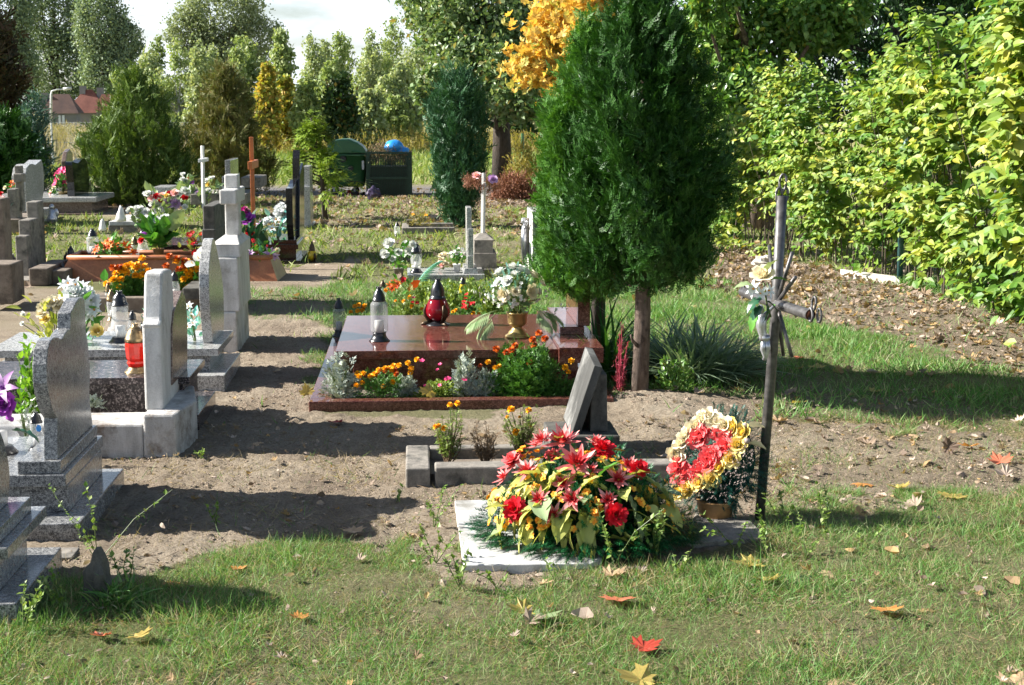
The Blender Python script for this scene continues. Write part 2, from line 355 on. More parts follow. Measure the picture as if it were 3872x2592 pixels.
M['thuja_sunlit'] = leafy('thuja_sunlit', [(.035, .12, .012), (.065, .19, .022), (.13, .28, .05)], .25, .5, .3)  # lit copy of the thuja green, for the sunward left tree
M['thuja_olive'] = leafy('thuja_olive', [(.05, .105, .018), (.09, .16, .028), (.155, .225, .045)], .22, .5, .3)
M['thuja_brown'] = leafy('thuja_brown', [(.1, .14, .03), (.16, .18, .045), (.2, .15, .055), (.11, .16, .035)], .2, .6, .3)
M['thuja_red'] = leafy('thuja_red', [(.02, .035, .01), (.09, .045, .02), (.05, .06, .015)], .15, .6, .3)
M['juniper'] = leafy('juniper', [(.018, .07, .025), (.036, .115, .045), (.075, .18, .085)], .15, .5, .3)
M['spruce_blue'] = leafy('spruce_blue', [(.03, .09, .06), (.08, .17, .13), (.14, .25, .2)], .15, .5)
M['spruce'] = leafy('spruce', [(.012, .045, .01), (.03, .085, .02)], .12, .5)
M['yew'] = leafy('yew', [(.16, .27, .02), (.32, .44, .05), (.08, .16, .02)], .25, .5)
M['lilac_hedge'] = leafy('lilac_hedge', [(.09, .19, .022), (.18, .285, .035), (.33, .38, .045), (.26, .34, .1), (.52, .46, .06)], .28, .48, .35, [0, .3, .6, .85, 1], None, ((.5, .72, .62), 1.4))
M['broad_green'] = leafy('broad_green', [(.07, .17, .03), (.13, .27, .05), (.22, .36, .09), (.4, .4, .06)], .3, .35, .5, [0, .5, .93, 1])
M['broad_mixed'] = leafy('broad_mixed', [(.09, .17, .05), (.18, .27, .11), (.3, .37, .2), (.4, .28, .06)], .3, .4, .4, [0, .5, .93, 1])
M['maple_gold'] = leafy('maple_gold', [(.72, .46, .07), (.82, .6, .14), (.62, .36, .06), (.7, .58, .2), (.3, .34, .07)], .4, .5, .3, None, (1.1, 1, .6))
M['birch'] = leafy('birch', [(.2, .29, .1), (.3, .39, .15), (.38, .43, .2)], .35, .5, .3)
M['birch_deep'] = leafy('birch_deep', [(.12, .2, .06), (.2, .28, .09), (.28, .33, .12)], .35, .5, .3)
M['birch_pale'] = leafy('birch_pale', [(.24, .32, .15), (.34, .42, .21), (.42, .45, .26)], .35, .5, .3)
M['sapling'] = leafy('sapling', [(.25, .34, .06), (.45, .42, .08), (.5, .33, .08), (.2, .3, .07)], .35, .5)
M['dark_bush'] = leafy('dark_bush', [(.02, .05, .015), (.045, .09, .025), (.2, .12, .03)], .2, .5, .3, [0, .9, 1])
M['poplar'] = leafy('poplar', [(.15, .22, .15), (.22, .3, .18), (.3, .37, .22)], .25, .5, .3)  # distance haze painted into the leaf colour: paler, bluer
M['poplar_pale'] = leafy('poplar_pale', [(.24, .3, .18), (.33, .38, .22), (.18, .25, .14)], .3, .5, .3)
M['herbs'] = leafy('herbs', [(.26, .24, .05), (.42, .34, .07), (.2, .22, .06), (.36, .26, .15)], .3, .7)
M['herbs_dry'] = leafy('herbs_dry', [(.3, .25, .17), (.42, .35, .25), (.24, .22, .11), (.4, .36, .1)], .3, .8)
M['grass_near'] = leafy('grass_near', [(.07, .185, .038), (.12, .28, .065), (.22, .37, .12), (.42, .41, .24)], .35, .5, .3, [0, .45, .78, 1])
M['grass_dry'] = leafy('grass_dry', [(.3, .24, .13), (.4, .33, .2), (.2, .17, .08)], .3, .7)
M['grass_far'] = leafy('grass_far', [(.11, .2, .04), (.2, .29, .07), (.32, .34, .13)], .35, .6)
M['litter'] = leafy('litter', [(.21, .155, .115), (.34, .265, .21), (.5, .41, .34), (.14, .1, .075), (.4, .27, .12), (.27, .21, .17)], .2, .7, .2)
M['leaf_tan'] = leafy('leaf_tan', [(.42, .27, .15), (.52, .38, .24)], .2, .6)
M['leaf_yellow'] = leafy('leaf_yellow', [(.5, .35, .08), (.45, .37, .12)], .3, .5)
M['leaf_orange'] = leafy('leaf_orange', [(.5, .19, .05), (.55, .27, .08)], .25, .5)
M['leaf_red'] = leafy('leaf_red', [(.3, .03, .02), (.45, .07, .04)], .2, .45)
M['leaf_pink'] = leafy('leaf_pink', [(.6, .22, .13), (.5, .13, .07)], .2, .45)
M['leaf_green'] = leafy('leaf_green', [(.12, .2, .09), (.3, .36, .18)], .2, .45)
M['weed'] = leafy('weed', [(.1, .2, .03), (.2, .32, .06), (.3, .36, .14)], .3)
M['bin_green'] = plain('bin_green', (.035, .13, .05), .42, 0, .5, .15, 6, 0)
M['bin_dark'] = plain('bin_dark', (.012, .04, .025), .5, 0, .4, .4, 10)
M['bag_blue'] = plain('bag_blue', (.03, .3, .8), .25, 0, .6, .15, 12)
M['black'] = plain('black', (.012, .012, .012), .5)
M['roof_red'] = rocky('roof_red', (.15, .05, .035), (.24, .09, .065), None, .8, .8, .3, .02, False, 12)
M['roof_brown'] = rocky('roof_brown', (.07, .04, .035), (.12, .065, .05), None, .8, .8, .3, .02, False, 12)
M['house_wall'] = plain('house_wall', (.19, .19, .2), .8, 0, .3, .15, 1); M['window'] = plain('window', (.6, .65, .72), .2, 0, .5, .3, 1, 0)
M['lamp_grey'] = plain('lamp_grey', (.55, .57, .58), .5)
M['red_brick'] = plain('red_brick', (.4, .06, .03), .8)
M['stone_pale'] = rocky('stone_pale', (.4, .36, .3), (.6, .56, .5), None, 12)
# ------------------------------------------------------------------ leaf and petal templates (length along +Y, lying in XY, face +Z)
def T(V, F):
    by = {}
    for f in F: by.setdefault(len(f), []).append(f)
    return (np.array(V, float), [np.array(v) for v in by.values()])
LEAF = T([(0, 0, 0), (-.26, .22, .05), (0, .25, 0), (.26, .22, .05), (-.3, .5, .04), (0, .55, -.03), (.3, .5, .04), (-.16, .8, -.02), (.16, .8, -.02), (0, 1.05, -.12)],
         [(0, 2, 1), (0, 3, 2), (1, 2, 5, 4), (2, 3, 6, 5), (4, 5, 7), (5, 6, 8), (5, 9, 7), (5, 8, 9)])
QLEAF = T([(0, 0, 0), (.33, .45, .05), (0, 1, -.05), (-.33, .45, .05)], [(0, 1, 2), (0, 2, 3)])
def blade(seg=3, w=.06, bend=.35):
    V = []; F = []
    for i in range(seg + 1):
        t = i / seg; ww = w * (1 - t) ** .6 if i < seg else 0
        y = t; z = -bend * t * t
        if i < seg: V += [(-ww, y, z), (ww, y, z)]
        else: V += [(0, y, z)]
    for i in range(seg - 1): F.append((2 * i, 2 * i + 1, 2 * i + 3, 2 * i + 2))
    F.append((2 * seg - 2, 2 * seg - 1, 2 * seg)); return T(V, F)
BLADE = blade(); BLADE_LONG = blade(6, .022, .7); BLADE_WIDE = blade(5, .05, .5)
def maple(seed=0, curl=.25):
    r = random.Random(seed); V = [(0, .35, 0)]
    pts = [(0, 0), (-.12, .1), (-.34, -.02), (-.36, .14), (-.62, .22), (-.5, .36), (-.62, .56), (-.4, .52), (-.26, .6), (-.24, .86), (-.12, .82), (0, 1.08)]
    pts = pts + [(-x, y) for x, y in pts[-2:0:-1]]
    for x, y in pts:
        rr = math.hypot(x, y - .35); V.append((x, y, curl * rr * rr + r.uniform(-.06, .06)))
    k = len(pts); F = [(0, 1 + (i + 1) % k, 1 + i) for i in range(k)]; return T(V, F)
MAPLES = [maple(1, .55), maple(2, .9), maple(3, -.6), maple(4, 1.5)]
def litterleaf(curl):
    V = []
    for j in range(4):
        t = j / 3; w = [.12, .42, .36, .04][j]
        for s_ in (-1, 0, 1): V.append((s_ * w, t, curl * (abs(s_) * w * 1.2 + (t - .5) ** 2) + (.05 * s_ * (j % 2))))
    return T(V, [(3 * j + i, 3 * j + i + 1, 3 * j + i + 4, 3 * j + i + 3) for j in range(3) for i in range(2)])
LITTER = [litterleaf(.6), litterleaf(-.5)]
def spray(n=8, seed=0, droop=.12, w=.035, sub=(.35, .6, .8), wd_=1.):
    """flat fan of scale-leaved twigs as on a thuja"""
    r = random.Random(seed); V = []; F = []
    def twig(x, y, z, a, L, wd):
        dx, dy = math.sin(a), math.cos(a); px, py = dy, -dx; b = len(V)
        for t, k in ((0, .7), (.55, 1.), (1, .25)):
            cx, cy, cz = x + dx * L * t, y + dy * L * t, z - droop * (y + dy * L * t) ** 2
            V.append((cx - px * wd * k, cy - py * wd * k, cz)); V.append((cx + px * wd * k, cy + py * wd * k, cz))
        F.append((b, b + 1, b + 3, b + 2)); F.append((b + 2, b + 3, b + 5, b + 4))
    for i in range(n):
        t = .1 + .85 * i / n; s_ = 1 if i % 2 else -1; L = (.52 - .34 * t) * r.uniform(.8, 1.2) * wd_; a = s_ * (.75 - .3 * t) + r.uniform(-.1, .1)
        twig(0, t * .75, 0, a, L, w)
        for q in sub:
            x, y = math.sin(a) * L * q, t * .75 + math.cos(a) * L * q
            twig(x, y, 0, a - s_ * .75, L * .32, w * .9); twig(x, y, 0, a + s_ * .5, L * .28, w * .9)
    twig(0, .5, 0, 0, .5, w); return T(V, F)
SPRAYS = [spray(6, 1, .12, .032, (.6,), .75), spray(5, 2, .3, .034, (.55,), .7), spray(6, 3, 0, .03, (.65,), .8)]
SPRAY_S = [spray(4, 4, .2, .045), spray(4, 5, .05, .045)]
def needles(n=26, L=.22, w=.008, seed=0, ang=.8, tip=.3):
    r = random.Random(seed); V = []; F = []
    for i in range(n):
        t = i / n; a = r.uniform(0, 6.28); e = ang * (1 - .3 * t)
        d = Vector((math.sin(e) * math.cos(a), math.cos(e), math.sin(e) * math.sin(a))); p = Vector((0, t, 0)); x = d.cross(Vector((0, 0, 1)) if abs(d.z) < .9 else Vector((1, 0, 0))).normalized() * w
        l_ = L * r.uniform(.7, 1.1) * (1 - tip * t); b = len(V); V += [(p - x)[:], (p + x)[:], (p + d * l_)[:]]; F.append((b, b + 1, b + 2))
    return T(V, F)
NEEDLES = needles(34, .26, .014, 1); TINSEL = needles(64, .22, .016, 2, 1.0, .1); JUNI = needles(24, .22, .028, 3, .45); SHRUBTWIG = needles(10, .3, .05, 4, .9)
def petal(L, w, elev, curl, pointed, r0=0., nv=4, cup=.2):
    V = []; a = elev; y = r0; z = 0.; st = L / nv
    for j in range(nv + 1):
        t = j / nv
        ww = w * (math.sin(math.pi * min(1, .12 + t * .95)) ** (.9 if pointed else .45)) if j < nv else (w * .05 if pointed else w * .55)
        for s_ in (-1, 0, 1): V.append((s_ * ww, y - cup * abs(s_) * ww * math.sin(a), z + cup * abs(s_) * ww * math.cos(a)))
        y += math.cos(a) * st; z += math.sin(a) * st; a += curl / nv
    F = [(3 * j + i, 3 * j + i + 1, 3 * j + i + 4, 3 * j + i + 3) for j in range(nv) for i in range(2)]
    return np.array(V), np.array(F)
def flower(rings, m, seed=0, centre=None, jit=.12):
    """rings: (count, length, width, elevation deg, curl deg, pointed, r0, z0)"""
    r = random.Random(seed); mb = MB()
    for n_, L, w, el, cu, po, r0, z0 in rings:
        ph = r.uniform(0, 6)
        for i in range(n_):
            V, F = petal(L * r.uniform(1 - jit, 1 + jit), w * r.uniform(.9, 1.1), math.radians(el + r.uniform(-60, 60) * jit), math.radians(cu), po, r0)
            a = ph + 2 * math.pi * i / n_ + r.uniform(-1, 1) * jit; c, s_ = math.cos(a), math.sin(a)
            V = V @ np.array([[c, s_, 0], [-s_, c, 0], [0, 0, 1]]) + np.array([0, 0, z0]); mb.add(V, [F], m)
    if centre: mb.blob((0, 0, centre[2]), (centre[0], centre[0], centre[1]), centre[3], .3, 8, 1, 10, 6)
    return mb
def mk(name, rings, m, seed=0, centre=None, jit=.12, k=1): return flower(rings, m, seed, centre, jit).mesh(name, True)
def rose_m(name, m, seed=0):   # unit radius about .5
    return mk(name, [(3, .3, .16, 88, 25, 0, .03, .12), (4, .4, .22, 80, -5, 0, .08, .06), (5, .5, .27, 65, -30, 0, .1, .0), (6, .56, .3, 42, -40, 0, .1, -.03)], m, seed)
def pompom(name, m, seed=0, tight=1.):
    return mk(name, [(6, .2, .09, 80, 0, 0, .02, .2), (10, .26, .1, 60, 0, 0, .06, .16), (13, .32, .11, 38, 0, 0, .1, .1), (15, .36, .12, 15, 0, 0, .12, .04), (14, .34, .12, -12, 0, 0, .12, -.02)], m, seed, None, .2)
def lily(name, m, c, seed=0, n_=6): return mk(name, [(n_, .62, .11, 40, -75, 1, .03, 0)], m, seed, (.05, .12, .08, c), .1)
def dahlia(name, m, seed=0):
    a = flower([(6, .6, .085, 14, 14, 1, .05, 0), (7, .5, .08, 30, 14, 1, .05, .02)], m, seed, None, .16)
    b = flower([(9, .34, .065, 40, 20, 1, .05, .035), (8, .26, .055, 58, 10, 1, .04, .05), (6, .18, .045, 78, 0, 1, .02, .06)], M['lily_heart'], seed + 1, None, .16)
    for V_, in [(v_,) for v_ in b.V]: a.V.append(V_)
    a.G += [(f + a.n, m_) for f, m_ in b.G]; a.n += b.n
    return a.mesh(name, True)
def daisy(name, m, c, seed=0): return mk(name, [(13, .4, .07, 8, 0, 0, .08, 0), (11, .34, .07, 22, 0, 0, .08, .02)], m, seed, (.1, .05, .03, c))
def star5(name, m, seed=0): return mk(name, [(5, .45, .2, 25, -20, 0, .03, 0)], m, seed)
FL = {}
FL['rose_white'] = rose_m('rose_white', M['rose_white'], 1); FL['rose_cream'] = rose_m('rose_cream', M['rose_cream'], 2)
FL['rose_yellow'] = rose_m('rose_yellow', M['rose_yellow'], 3); FL['rose_red'] = rose_m('rose_red', M['rose_red'], 4)
FL['rose_coral'] = mk('rose_coral', [(5, .3, .15, 80, 10, 0, .03, .1), (7, .42, .2, 62, -20, 0, .08, .04), (8, .5, .22, 35, -30, 0, .1, 0), (7, .46, .2, 10, -20, 0, .1, -.02)], M['coral'], 5, None, .2)
FL['rose_pink'] = rose_m('rose_pink', M['pink_pale'], 6)
FL['marigold'] = pompom('marigold', M['marigold'], 1); FL['marigold_yellow'] = pompom('marigold_yellow', M['marigold_yellow'], 2); FL['marigold_red'] = pompom('marigold_red', M['marigold_red'], 3)
FL['carnation'] = pompom('carnation', M['crimson'], 4); FL['peony'] = pompom('peony', M['magenta'], 5); FL['peony_purple'] = rose_m('peony_purple', M['purple'], 7)
FL['chrysanthemum'] = pompom('chrysanthemum', M['lilac'], 6); FL['chrysanthemum_white'] = pompom('chrysanthemum_white', M['lily_white'], 8)
FL['lily_pink'] = dahlia('lily_pink', M['lily_pink'], 1); FL['lily_pink_b'] = dahlia('lily_pink', M['lily_pink'], 5)
FL['lily_orange'] = lily('lily_orange', M['lily_orange'], M['marigold_red'], 2); FL['lily_white'] = lily('lily_white', M['lily_white'], M['marigold'], 3)
FL['lily_violet'] = lily('lily_violet', M['violet_dark'], M['marigold'], 4, 8); FL['lily_lilac'] = lily('lily_lilac', M['lilac'], M['violet_dark'], 6)
FL['gerbera'] = daisy('gerbera', M['rose_red'], M['marigold_yellow'], 1); FL['daisy'] = daisy('daisy', M['rose_white'], M['marigold'], 2)
FL['small'] = star5('small_blossom', M['small_orange'], 1); FL['small_white'] = star5('small_blossom', M['rose_white'], 2); FL['small_pink'] = star5('small_blossom', M['hot_pink'], 3)
FL['small_red'] = star5('small_blossom', M['rose_red'], 4)
FL['tulip'] = mk('tulip', [(5, .6, .2, 85, 10, 0, .14, 0), (4, .55, .18, 80, 20, 0, .1, 0)], M['tulip_pink'], 3, None, .05)
FL['anthurium_white'] = mk('anthurium', [(1, .8, .4, 20, -20, 0, -.2, 0)], M['rose_white'], 3, (.03, .3, .1, M['marigold_yellow']), .05)
def palm_leaf(name, m, n_=9, L=1., w=.05, droop=.8, finger=.42):
    mb = MB(); V = []; F = []
    def arc(t): a = droop * t; return np.array([0, math.sin(a) / droop * L if droop else t * L, -(1 - math.cos(a)) / droop * L if droop else 0])
    mb.tube([arc(t) for t in np.linspace(0, 1, 6)], [.012, .012, .01, .008, .006, .003], m, 5)
    for i in range(n_):
        t = .22 + .76 * i / n_; p = arc(t)
        for s_ in (-1, 1):
            Lf = finger * math.sin(math.pi * (.25 + .7 * t)) * L; d = np.array([s_ * math.sin(.95 - .55 * t), math.cos(.95 - .55 * t), -.35 - .3 * t]); q = np.cross(d, [0, 0, 1]); q /= np.linalg.norm(q)
            V = [p, p + d * Lf * .5 + q * w * L, p + d * Lf * .5 - q * w * L, p + d * Lf * .8 + q * w * .7 * L - np.array([0, 0, .04 * L]), p + d * Lf * .8 - q * w * .7 * L - np.array([0, 0, .04 * L]), p + d * Lf - np.array([0, 0, .1 * L])]
            mb.add(V, [(0, 1, 2), (1, 3, 4, 2), (3, 5, 4)], m)
    return mb.mesh(name, True)
PALM = palm_leaf('palm_leaf', M['silk_pale'], 13, 1., .026)
def big_leaf(name, m, w=.3, bend=-.5, wave=.05):
    V = []; n_ = 8
    for j in range(n_ + 1):
        t = j / n_; ww = w * math.sin(math.pi * min(1, .08 + .92 * t)) ** .7 if j < n_ else .004; z = bend * t * t
        for s_ in (-2, -1, 0, 1, 2): V.append((s_ / 2 * ww, t, z + abs(s_) * .5 * ww * .35 + wave * math.sin(j * 2.4 + s_) * (abs(s_) > 1)))
    F = [(5 * j + i, 5 * j + i + 1, 5 * j + i + 6, 5 * j + i + 5) for j in range(n_) for i in range(4)]
    return MB().add(np.array(V), [np.array(F)], m).mesh(name, True)
BL = {k: big_leaf('leaf', M[k]) for k in ('silk_yellowgreen', 'silk_green', 'silk_dark', 'silk_pale', 'teal_leaf')}
BLN = {k: big_leaf('leaf', M[k], .11, -.7, .02) for k in ('silk_yellowgreen', 'silk_green')}
def putleaf(me, parent, p, d, s, spin=0., name='leaf'):
    """leaf meshes run along +Y: aim +Y along d, face as much up as may be"""
    o = ORG[parent.name]; ob = bpy.data.objects.new(name, me); sc.collection.objects.link(ob); ob.parent = parent
    R = frames(np.array([d], float), np.array([spin]))[0]
    ob.matrix_local = Matrix.Translation((p[0] - o[0], p[1] - o[1], p[2] - o[2])) @ Matrix(R.tolist()).to_4x4() @ Matrix.Scale(s, 4)
    ORG[ob.name] = o; return ob
# ------------------------------------------------------------------ the ground
def inpoly(x, y, P):
    c = np.zeros(x.shape, bool); j = len(P) - 1
    for i in range(len(P)):
        xi, yi = P[i]; xj, yj = P[j]
        c ^= ((yi > y) != (yj > y)) & (x < (xj - xi) * (y - yi) / (yj - yi + 1e-9) + xi); j = i
    return c
# zones are outlined once in ground coordinates
def gp(L): return [g(max(-1200, min(5200, x)), y) for x, y in L]
Z_SOIL = gp([(-800, 1095), (250, 1085), (700, 1130), (950, 1060), (1150, 1000), (1330, 985), (1230, 1090), (1260, 1180), (1240, 1280), (1180, 1330), (1150, 1560), (2200, 1560), (2420, 1480), (2700, 1500), (2850, 1560), (3060, 1640), (3400, 1740), (3420, 1820), (3200, 1850), (2920, 1880), (2850, 2010), (2500, 2130), (1780, 2200), (1500, 2070), (1150, 2000), (850, 2060), (500, 2200), (-1000, 2350)])
Z_LITTER = gp([(2700, 930), (3160, 1030), (3430, 1090), (3800, 1210), (4600, 1350), (4600, 1530), (3900, 1420), (3300, 1260), (2950, 1190), (2700, 1060)])
Z_BARE2 = gp([(2950, 1590), (3872, 1660), (4600, 1700), (4600, 1870), (3872, 1880), (3400, 1900), (2950, 1900)])
Z_BACKSOIL = gp([(340, 780), (760, 745), (760, 790), (400, 850)]); Z_BACKLIT = gp([(1640, 705), (2100, 690), (2100, 790), (1700, 790)])
Z_LITBAND = gp([(960, 745), (1700, 745), (1900, 800), (2100, 900), (1500, 870), (1000, 860)]); Z_PATCH = gp([(930, 1100), (1230, 1090), (1260, 1160), (1230, 1200), (960, 1210)])
Z_LEFTB = gp([(0, 1100), (560, 1100), (500, 1180), (0, 1300)])
def vnoise(u, v, s, seed=0.):
    return np.array([mnoise.noise(Vector((a * s + seed, b * s, seed))) for a, b in zip(u, v)])
def zones(u, v):
    nz = vnoise(u, v, 2.2, 3.) * .26 + vnoise(u, v, 6.5, 5.) * .16
    uu = u + nz; vv = v + nz * 1.4
    gr = np.full(u.shape, .8); lt = np.full(u.shape, .12); asph = np.zeros(u.shape)
    def setz(P, a=None, b=None):
        k = inpoly(uu, vv, P)
        if a is not None: gr[k] = a
        if b is not None: lt[k] = b
    setz(Z_LITBAND, .4, .6); setz(Z_BACKLIT, .05, 1.); setz(Z_BACKSOIL, .06, .1); setz(Z_SOIL, .03, .04); setz(Z_PATCH, .45, .2); setz(Z_LITTER, .12, .8); setz(Z_BARE2, .12, .3)
    setz(Z_LEFTB, .15, .15)
    gr += vnoise(u, v, 1.1, 9.) * .35 * (gr > .2); gr += vnoise(u, v, .5, 2.) * .2 * (gr > .2)
    k = (vv > 29.9) & (vv < 34.8) & (u > -14); asph[k] = 1; gr[k] = 0; lt[k] = .15
    return np.clip(gr, 0, 1), lt, asph
def gz(u, v):
    near = np.clip((16 - v) / 4, 0, 1) * np.clip((v - 2.8) / 1, 0, 1)
    m1 = g(2420, 1530); mound = .055 * np.exp(-(((u - m1[0] - .1) / .42) ** 2 + ((v - m1[1]) / .45) ** 2))
    return mound + near * vnoise(u, v, 1.3, 1.) * .012
def axis(fine0, fine1, step, far0, far1, gr_=1.09):
    a = list(np.arange(fine0, fine1, step)); s_ = step
    x = fine0
    while x > far0: s_ *= gr_; x -= s_; a.insert(0, x)
    s_ = step; x = fine1
    while x < far1: s_ *= gr_; a.append(x); x += s_
    return np.array(a)
us = axis(-2.4, 3.4, .021, -900, 900); vs = axis(3.8, 11, .023, -60, 1500)
UU, VV = np.meshgrid(us, vs); UU = UU.ravel(); VV = VV.ravel()
ZZ = gz(UU, VV); gr_, lt_, as_ = zones(UU, VV)
fine = (VV < 14) & (VV > 3) & (UU > -3) & (UU < 4.5)
clod = np.zeros(len(UU)); idx = np.where(fine)[0]
cl_ = vnoise(UU[idx], VV[idx], 12., 4.) * .008 + vnoise(UU[idx], VV[idx], 29., 8.) * .017
cl_ += vnoise(UU[idx], VV[idx], 4.5, 6.) * .014
clod[idx] = cl_ * (1 - gr_[idx] * .6); ZZ += clod
nu_, nv_ = len(us), len(vs)
ii, jj = np.meshgrid(np.arange(nu_ - 1), np.arange(nv_ - 1)); a = (jj * nu_ + ii).ravel()
quads = np.stack([a, a + 1, a + 1 + nu_, a + nu_], 1)
def ground_mat():
    m, n, l, b = newmat('ground'); at = n.new('ShaderNodeVertexColor'); at.layer_name = 'zone'; sp = n.new('ShaderNodeSeparateColor'); l.new(at.outputs[0], sp.inputs[0])
    t = n.new('ShaderNodeTexCoord')
    def nz(s, d=6, r=.6):
        x = n.new('ShaderNodeTexNoise'); x.inputs['Scale'].default_value = s; x.inputs['Detail'].default_value = d; x.inputs['Roughness'].default_value = r; l.new(t.outputs['Object'], x.inputs['Vector']); return x
    def mix(f, a, b_, mode='MIX'):
        x = n.new('ShaderNodeMixRGB'); x.blend_type = mode
        for i, q in enumerate((f, a, b_)):
            if isinstance(q, (int, float)): x.inputs[i].default_value = q
            elif isinstance(q, tuple): x.inputs[i].default_value = (*q, 1)
            else: l.new(q, x.inputs[i])
        return x.outputs[0]
    s1 = ramp(n, [(.24, .19, .145), (.4, .33, .25), (.48, .41, .32)], [.3, .5, .7]); l.new(nz(1.7).outputs['Fac'], s1.inputs[0])
    s2 = ramp(n, [(.45, .4, .36), (1, 1, 1)], [.36, .55]); l.new(nz(70, 6, .75).outputs['Fac'], s2.inputs[0])
    soil = mix(.75, s1.outputs[0], s2.outputs[0], 'MULTIPLY')
    g1 = ramp(n, [(.045, .06, .02), (.13, .15, .05), (.3, .27, .15)], [.36, .5, .64]); l.new(nz(90, 8, .8).outputs['Fac'], g1.inputs[0])
    g2 = ramp(n, [(.17, .2, .06), (.3, .3, .1), (.36, .3, .14)], [.35, .5, .65]); l.new(nz(.12, 5).outputs['Fac'], g2.inputs[0])
    sep = n.new('ShaderNodeSeparateXYZ'); l.new(t.outputs['Object'], sep.inputs[0]); fr = n.new('ShaderNodeMapRange'); fr.inputs['From Min'].default_value = 18; fr.inputs['From Max'].default_value = 40; l.new(sep.outputs['Y'], fr.inputs['Value'])
    grass = mix(fr.outputs[0], g1.outputs[0], g2.outputs[0])
    li = ramp(n, [(.11, .08, .06), (.23, .175, .135), (.36, .29, .22)], [.35, .5, .65]); l.new(nz(40, 5, .7).outputs['Fac'], li.inputs[0])
    c = mix(sp.outputs[1], soil, li.outputs[0]); c = mix(sp.outputs[0], c, grass)
    asph = ramp(n, [(.13, .125, .125), (.2, .19, .185)], [.4, .6]); l.new(nz(3).outputs['Fac'], asph.inputs[0])
    c = mix(sp.outputs[2], c, asph.outputs[0]); l.new(c, b.inputs['Base Color']); b.inputs['Roughness'].default_value = 1; b.inputs['Specular IOR Level'].default_value = .15
    h = nz(55, 8, .8); bump(n, l, b, h.outputs['Fac'], 1., .035); return m
gm = fast_mesh('ground', np.stack([UU, VV, ZZ], 1), [(quads, ground_mat())], True)
ca_ = gm.color_attributes.new('zone', 'FLOAT_COLOR', 'POINT'); ca_.data.foreach_set('color', np.stack([gr_, lt_, as_, np.ones_like(gr_)], 1).astype(np.float32).ravel())
ground = bpy.data.objects.new('ground', gm); sc.collection.objects.link(ground); ground.rotation_euler = (0, 0, ROT); ground['kind'] = 'structure'
# ------------------------------------------------------------------ grass, clods, litter (uncountable)
def sample(n_, u0, u1, v0, v1, seed=1):
    r = np.random.default_rng(seed); u = r.uniform(u0, u1, n_)
    v = np.sqrt(r.uniform(v0 ** 2, v1 ** 2, n_)); k = np.abs(u - v * sa / ca) < v * .37 + .5
    for a, b, c, d in EXCL: k &= ~((u > a) & (u < b) & (v > c) & (v < d))
    return u[k], v[k]
EXCL = []
def field(name, n_, box, mat_, hmin, hmax, wfac, seed, weight, tmpl=BLADE, lean=.6, zr=0.):
    u, v = sample(n_, *box, seed); gr, lt, asx = zones(u, v); r = np.random.default_rng(seed + 50)
    w = weight(gr, lt, asx, u, v); k = r.random(len(u)) < w; u, v = u[k], v[k]; N = len(u)
    D = np.stack([r.normal(0, lean, N), r.normal(0, lean, N), np.ones(N)], 1); h = r.uniform(hmin, hmax, N) * (.6 + .8 * np.clip(.5 + vnoise(u, v, 2., 7.), 0, 1))
    mb = MB().scatter(tmpl, np.stack([u, v, gz(u, v) - .004 + zr * r.uniform(0, 1, N) * np.clip(.7 + vnoise(u, v, .6, 3.), .2, 1.3)], 1), frames(D, r.uniform(0, 6.28, N)), np.stack([h * wfac, h, h], 1), mat_)
    return solo(name, mb, kind='stuff')
gw = lambda gr, lt, a, u, v: gr ** 1.6
EXCL += [(-.7, 1.25, 8.1, 8.62), (-9, -1.4, 5.5, 6.95), (-9, -1.17, 7.45, 10.2), (-.64, 1.2, 8.6, 10.8), (-.1, 1.1, 6.75, 7.75), (.17, 1.35, 5.5, 6.5), (-2.2, -1.25, 10.7, 11.6), (-3.7, -1.4, 15.2, 16.2), (.05, .7, 15.2, 15.9), (-2.2, -1.3, 16.9, 18.3), (-6.4, -5.2, 24.8, 26.5)]
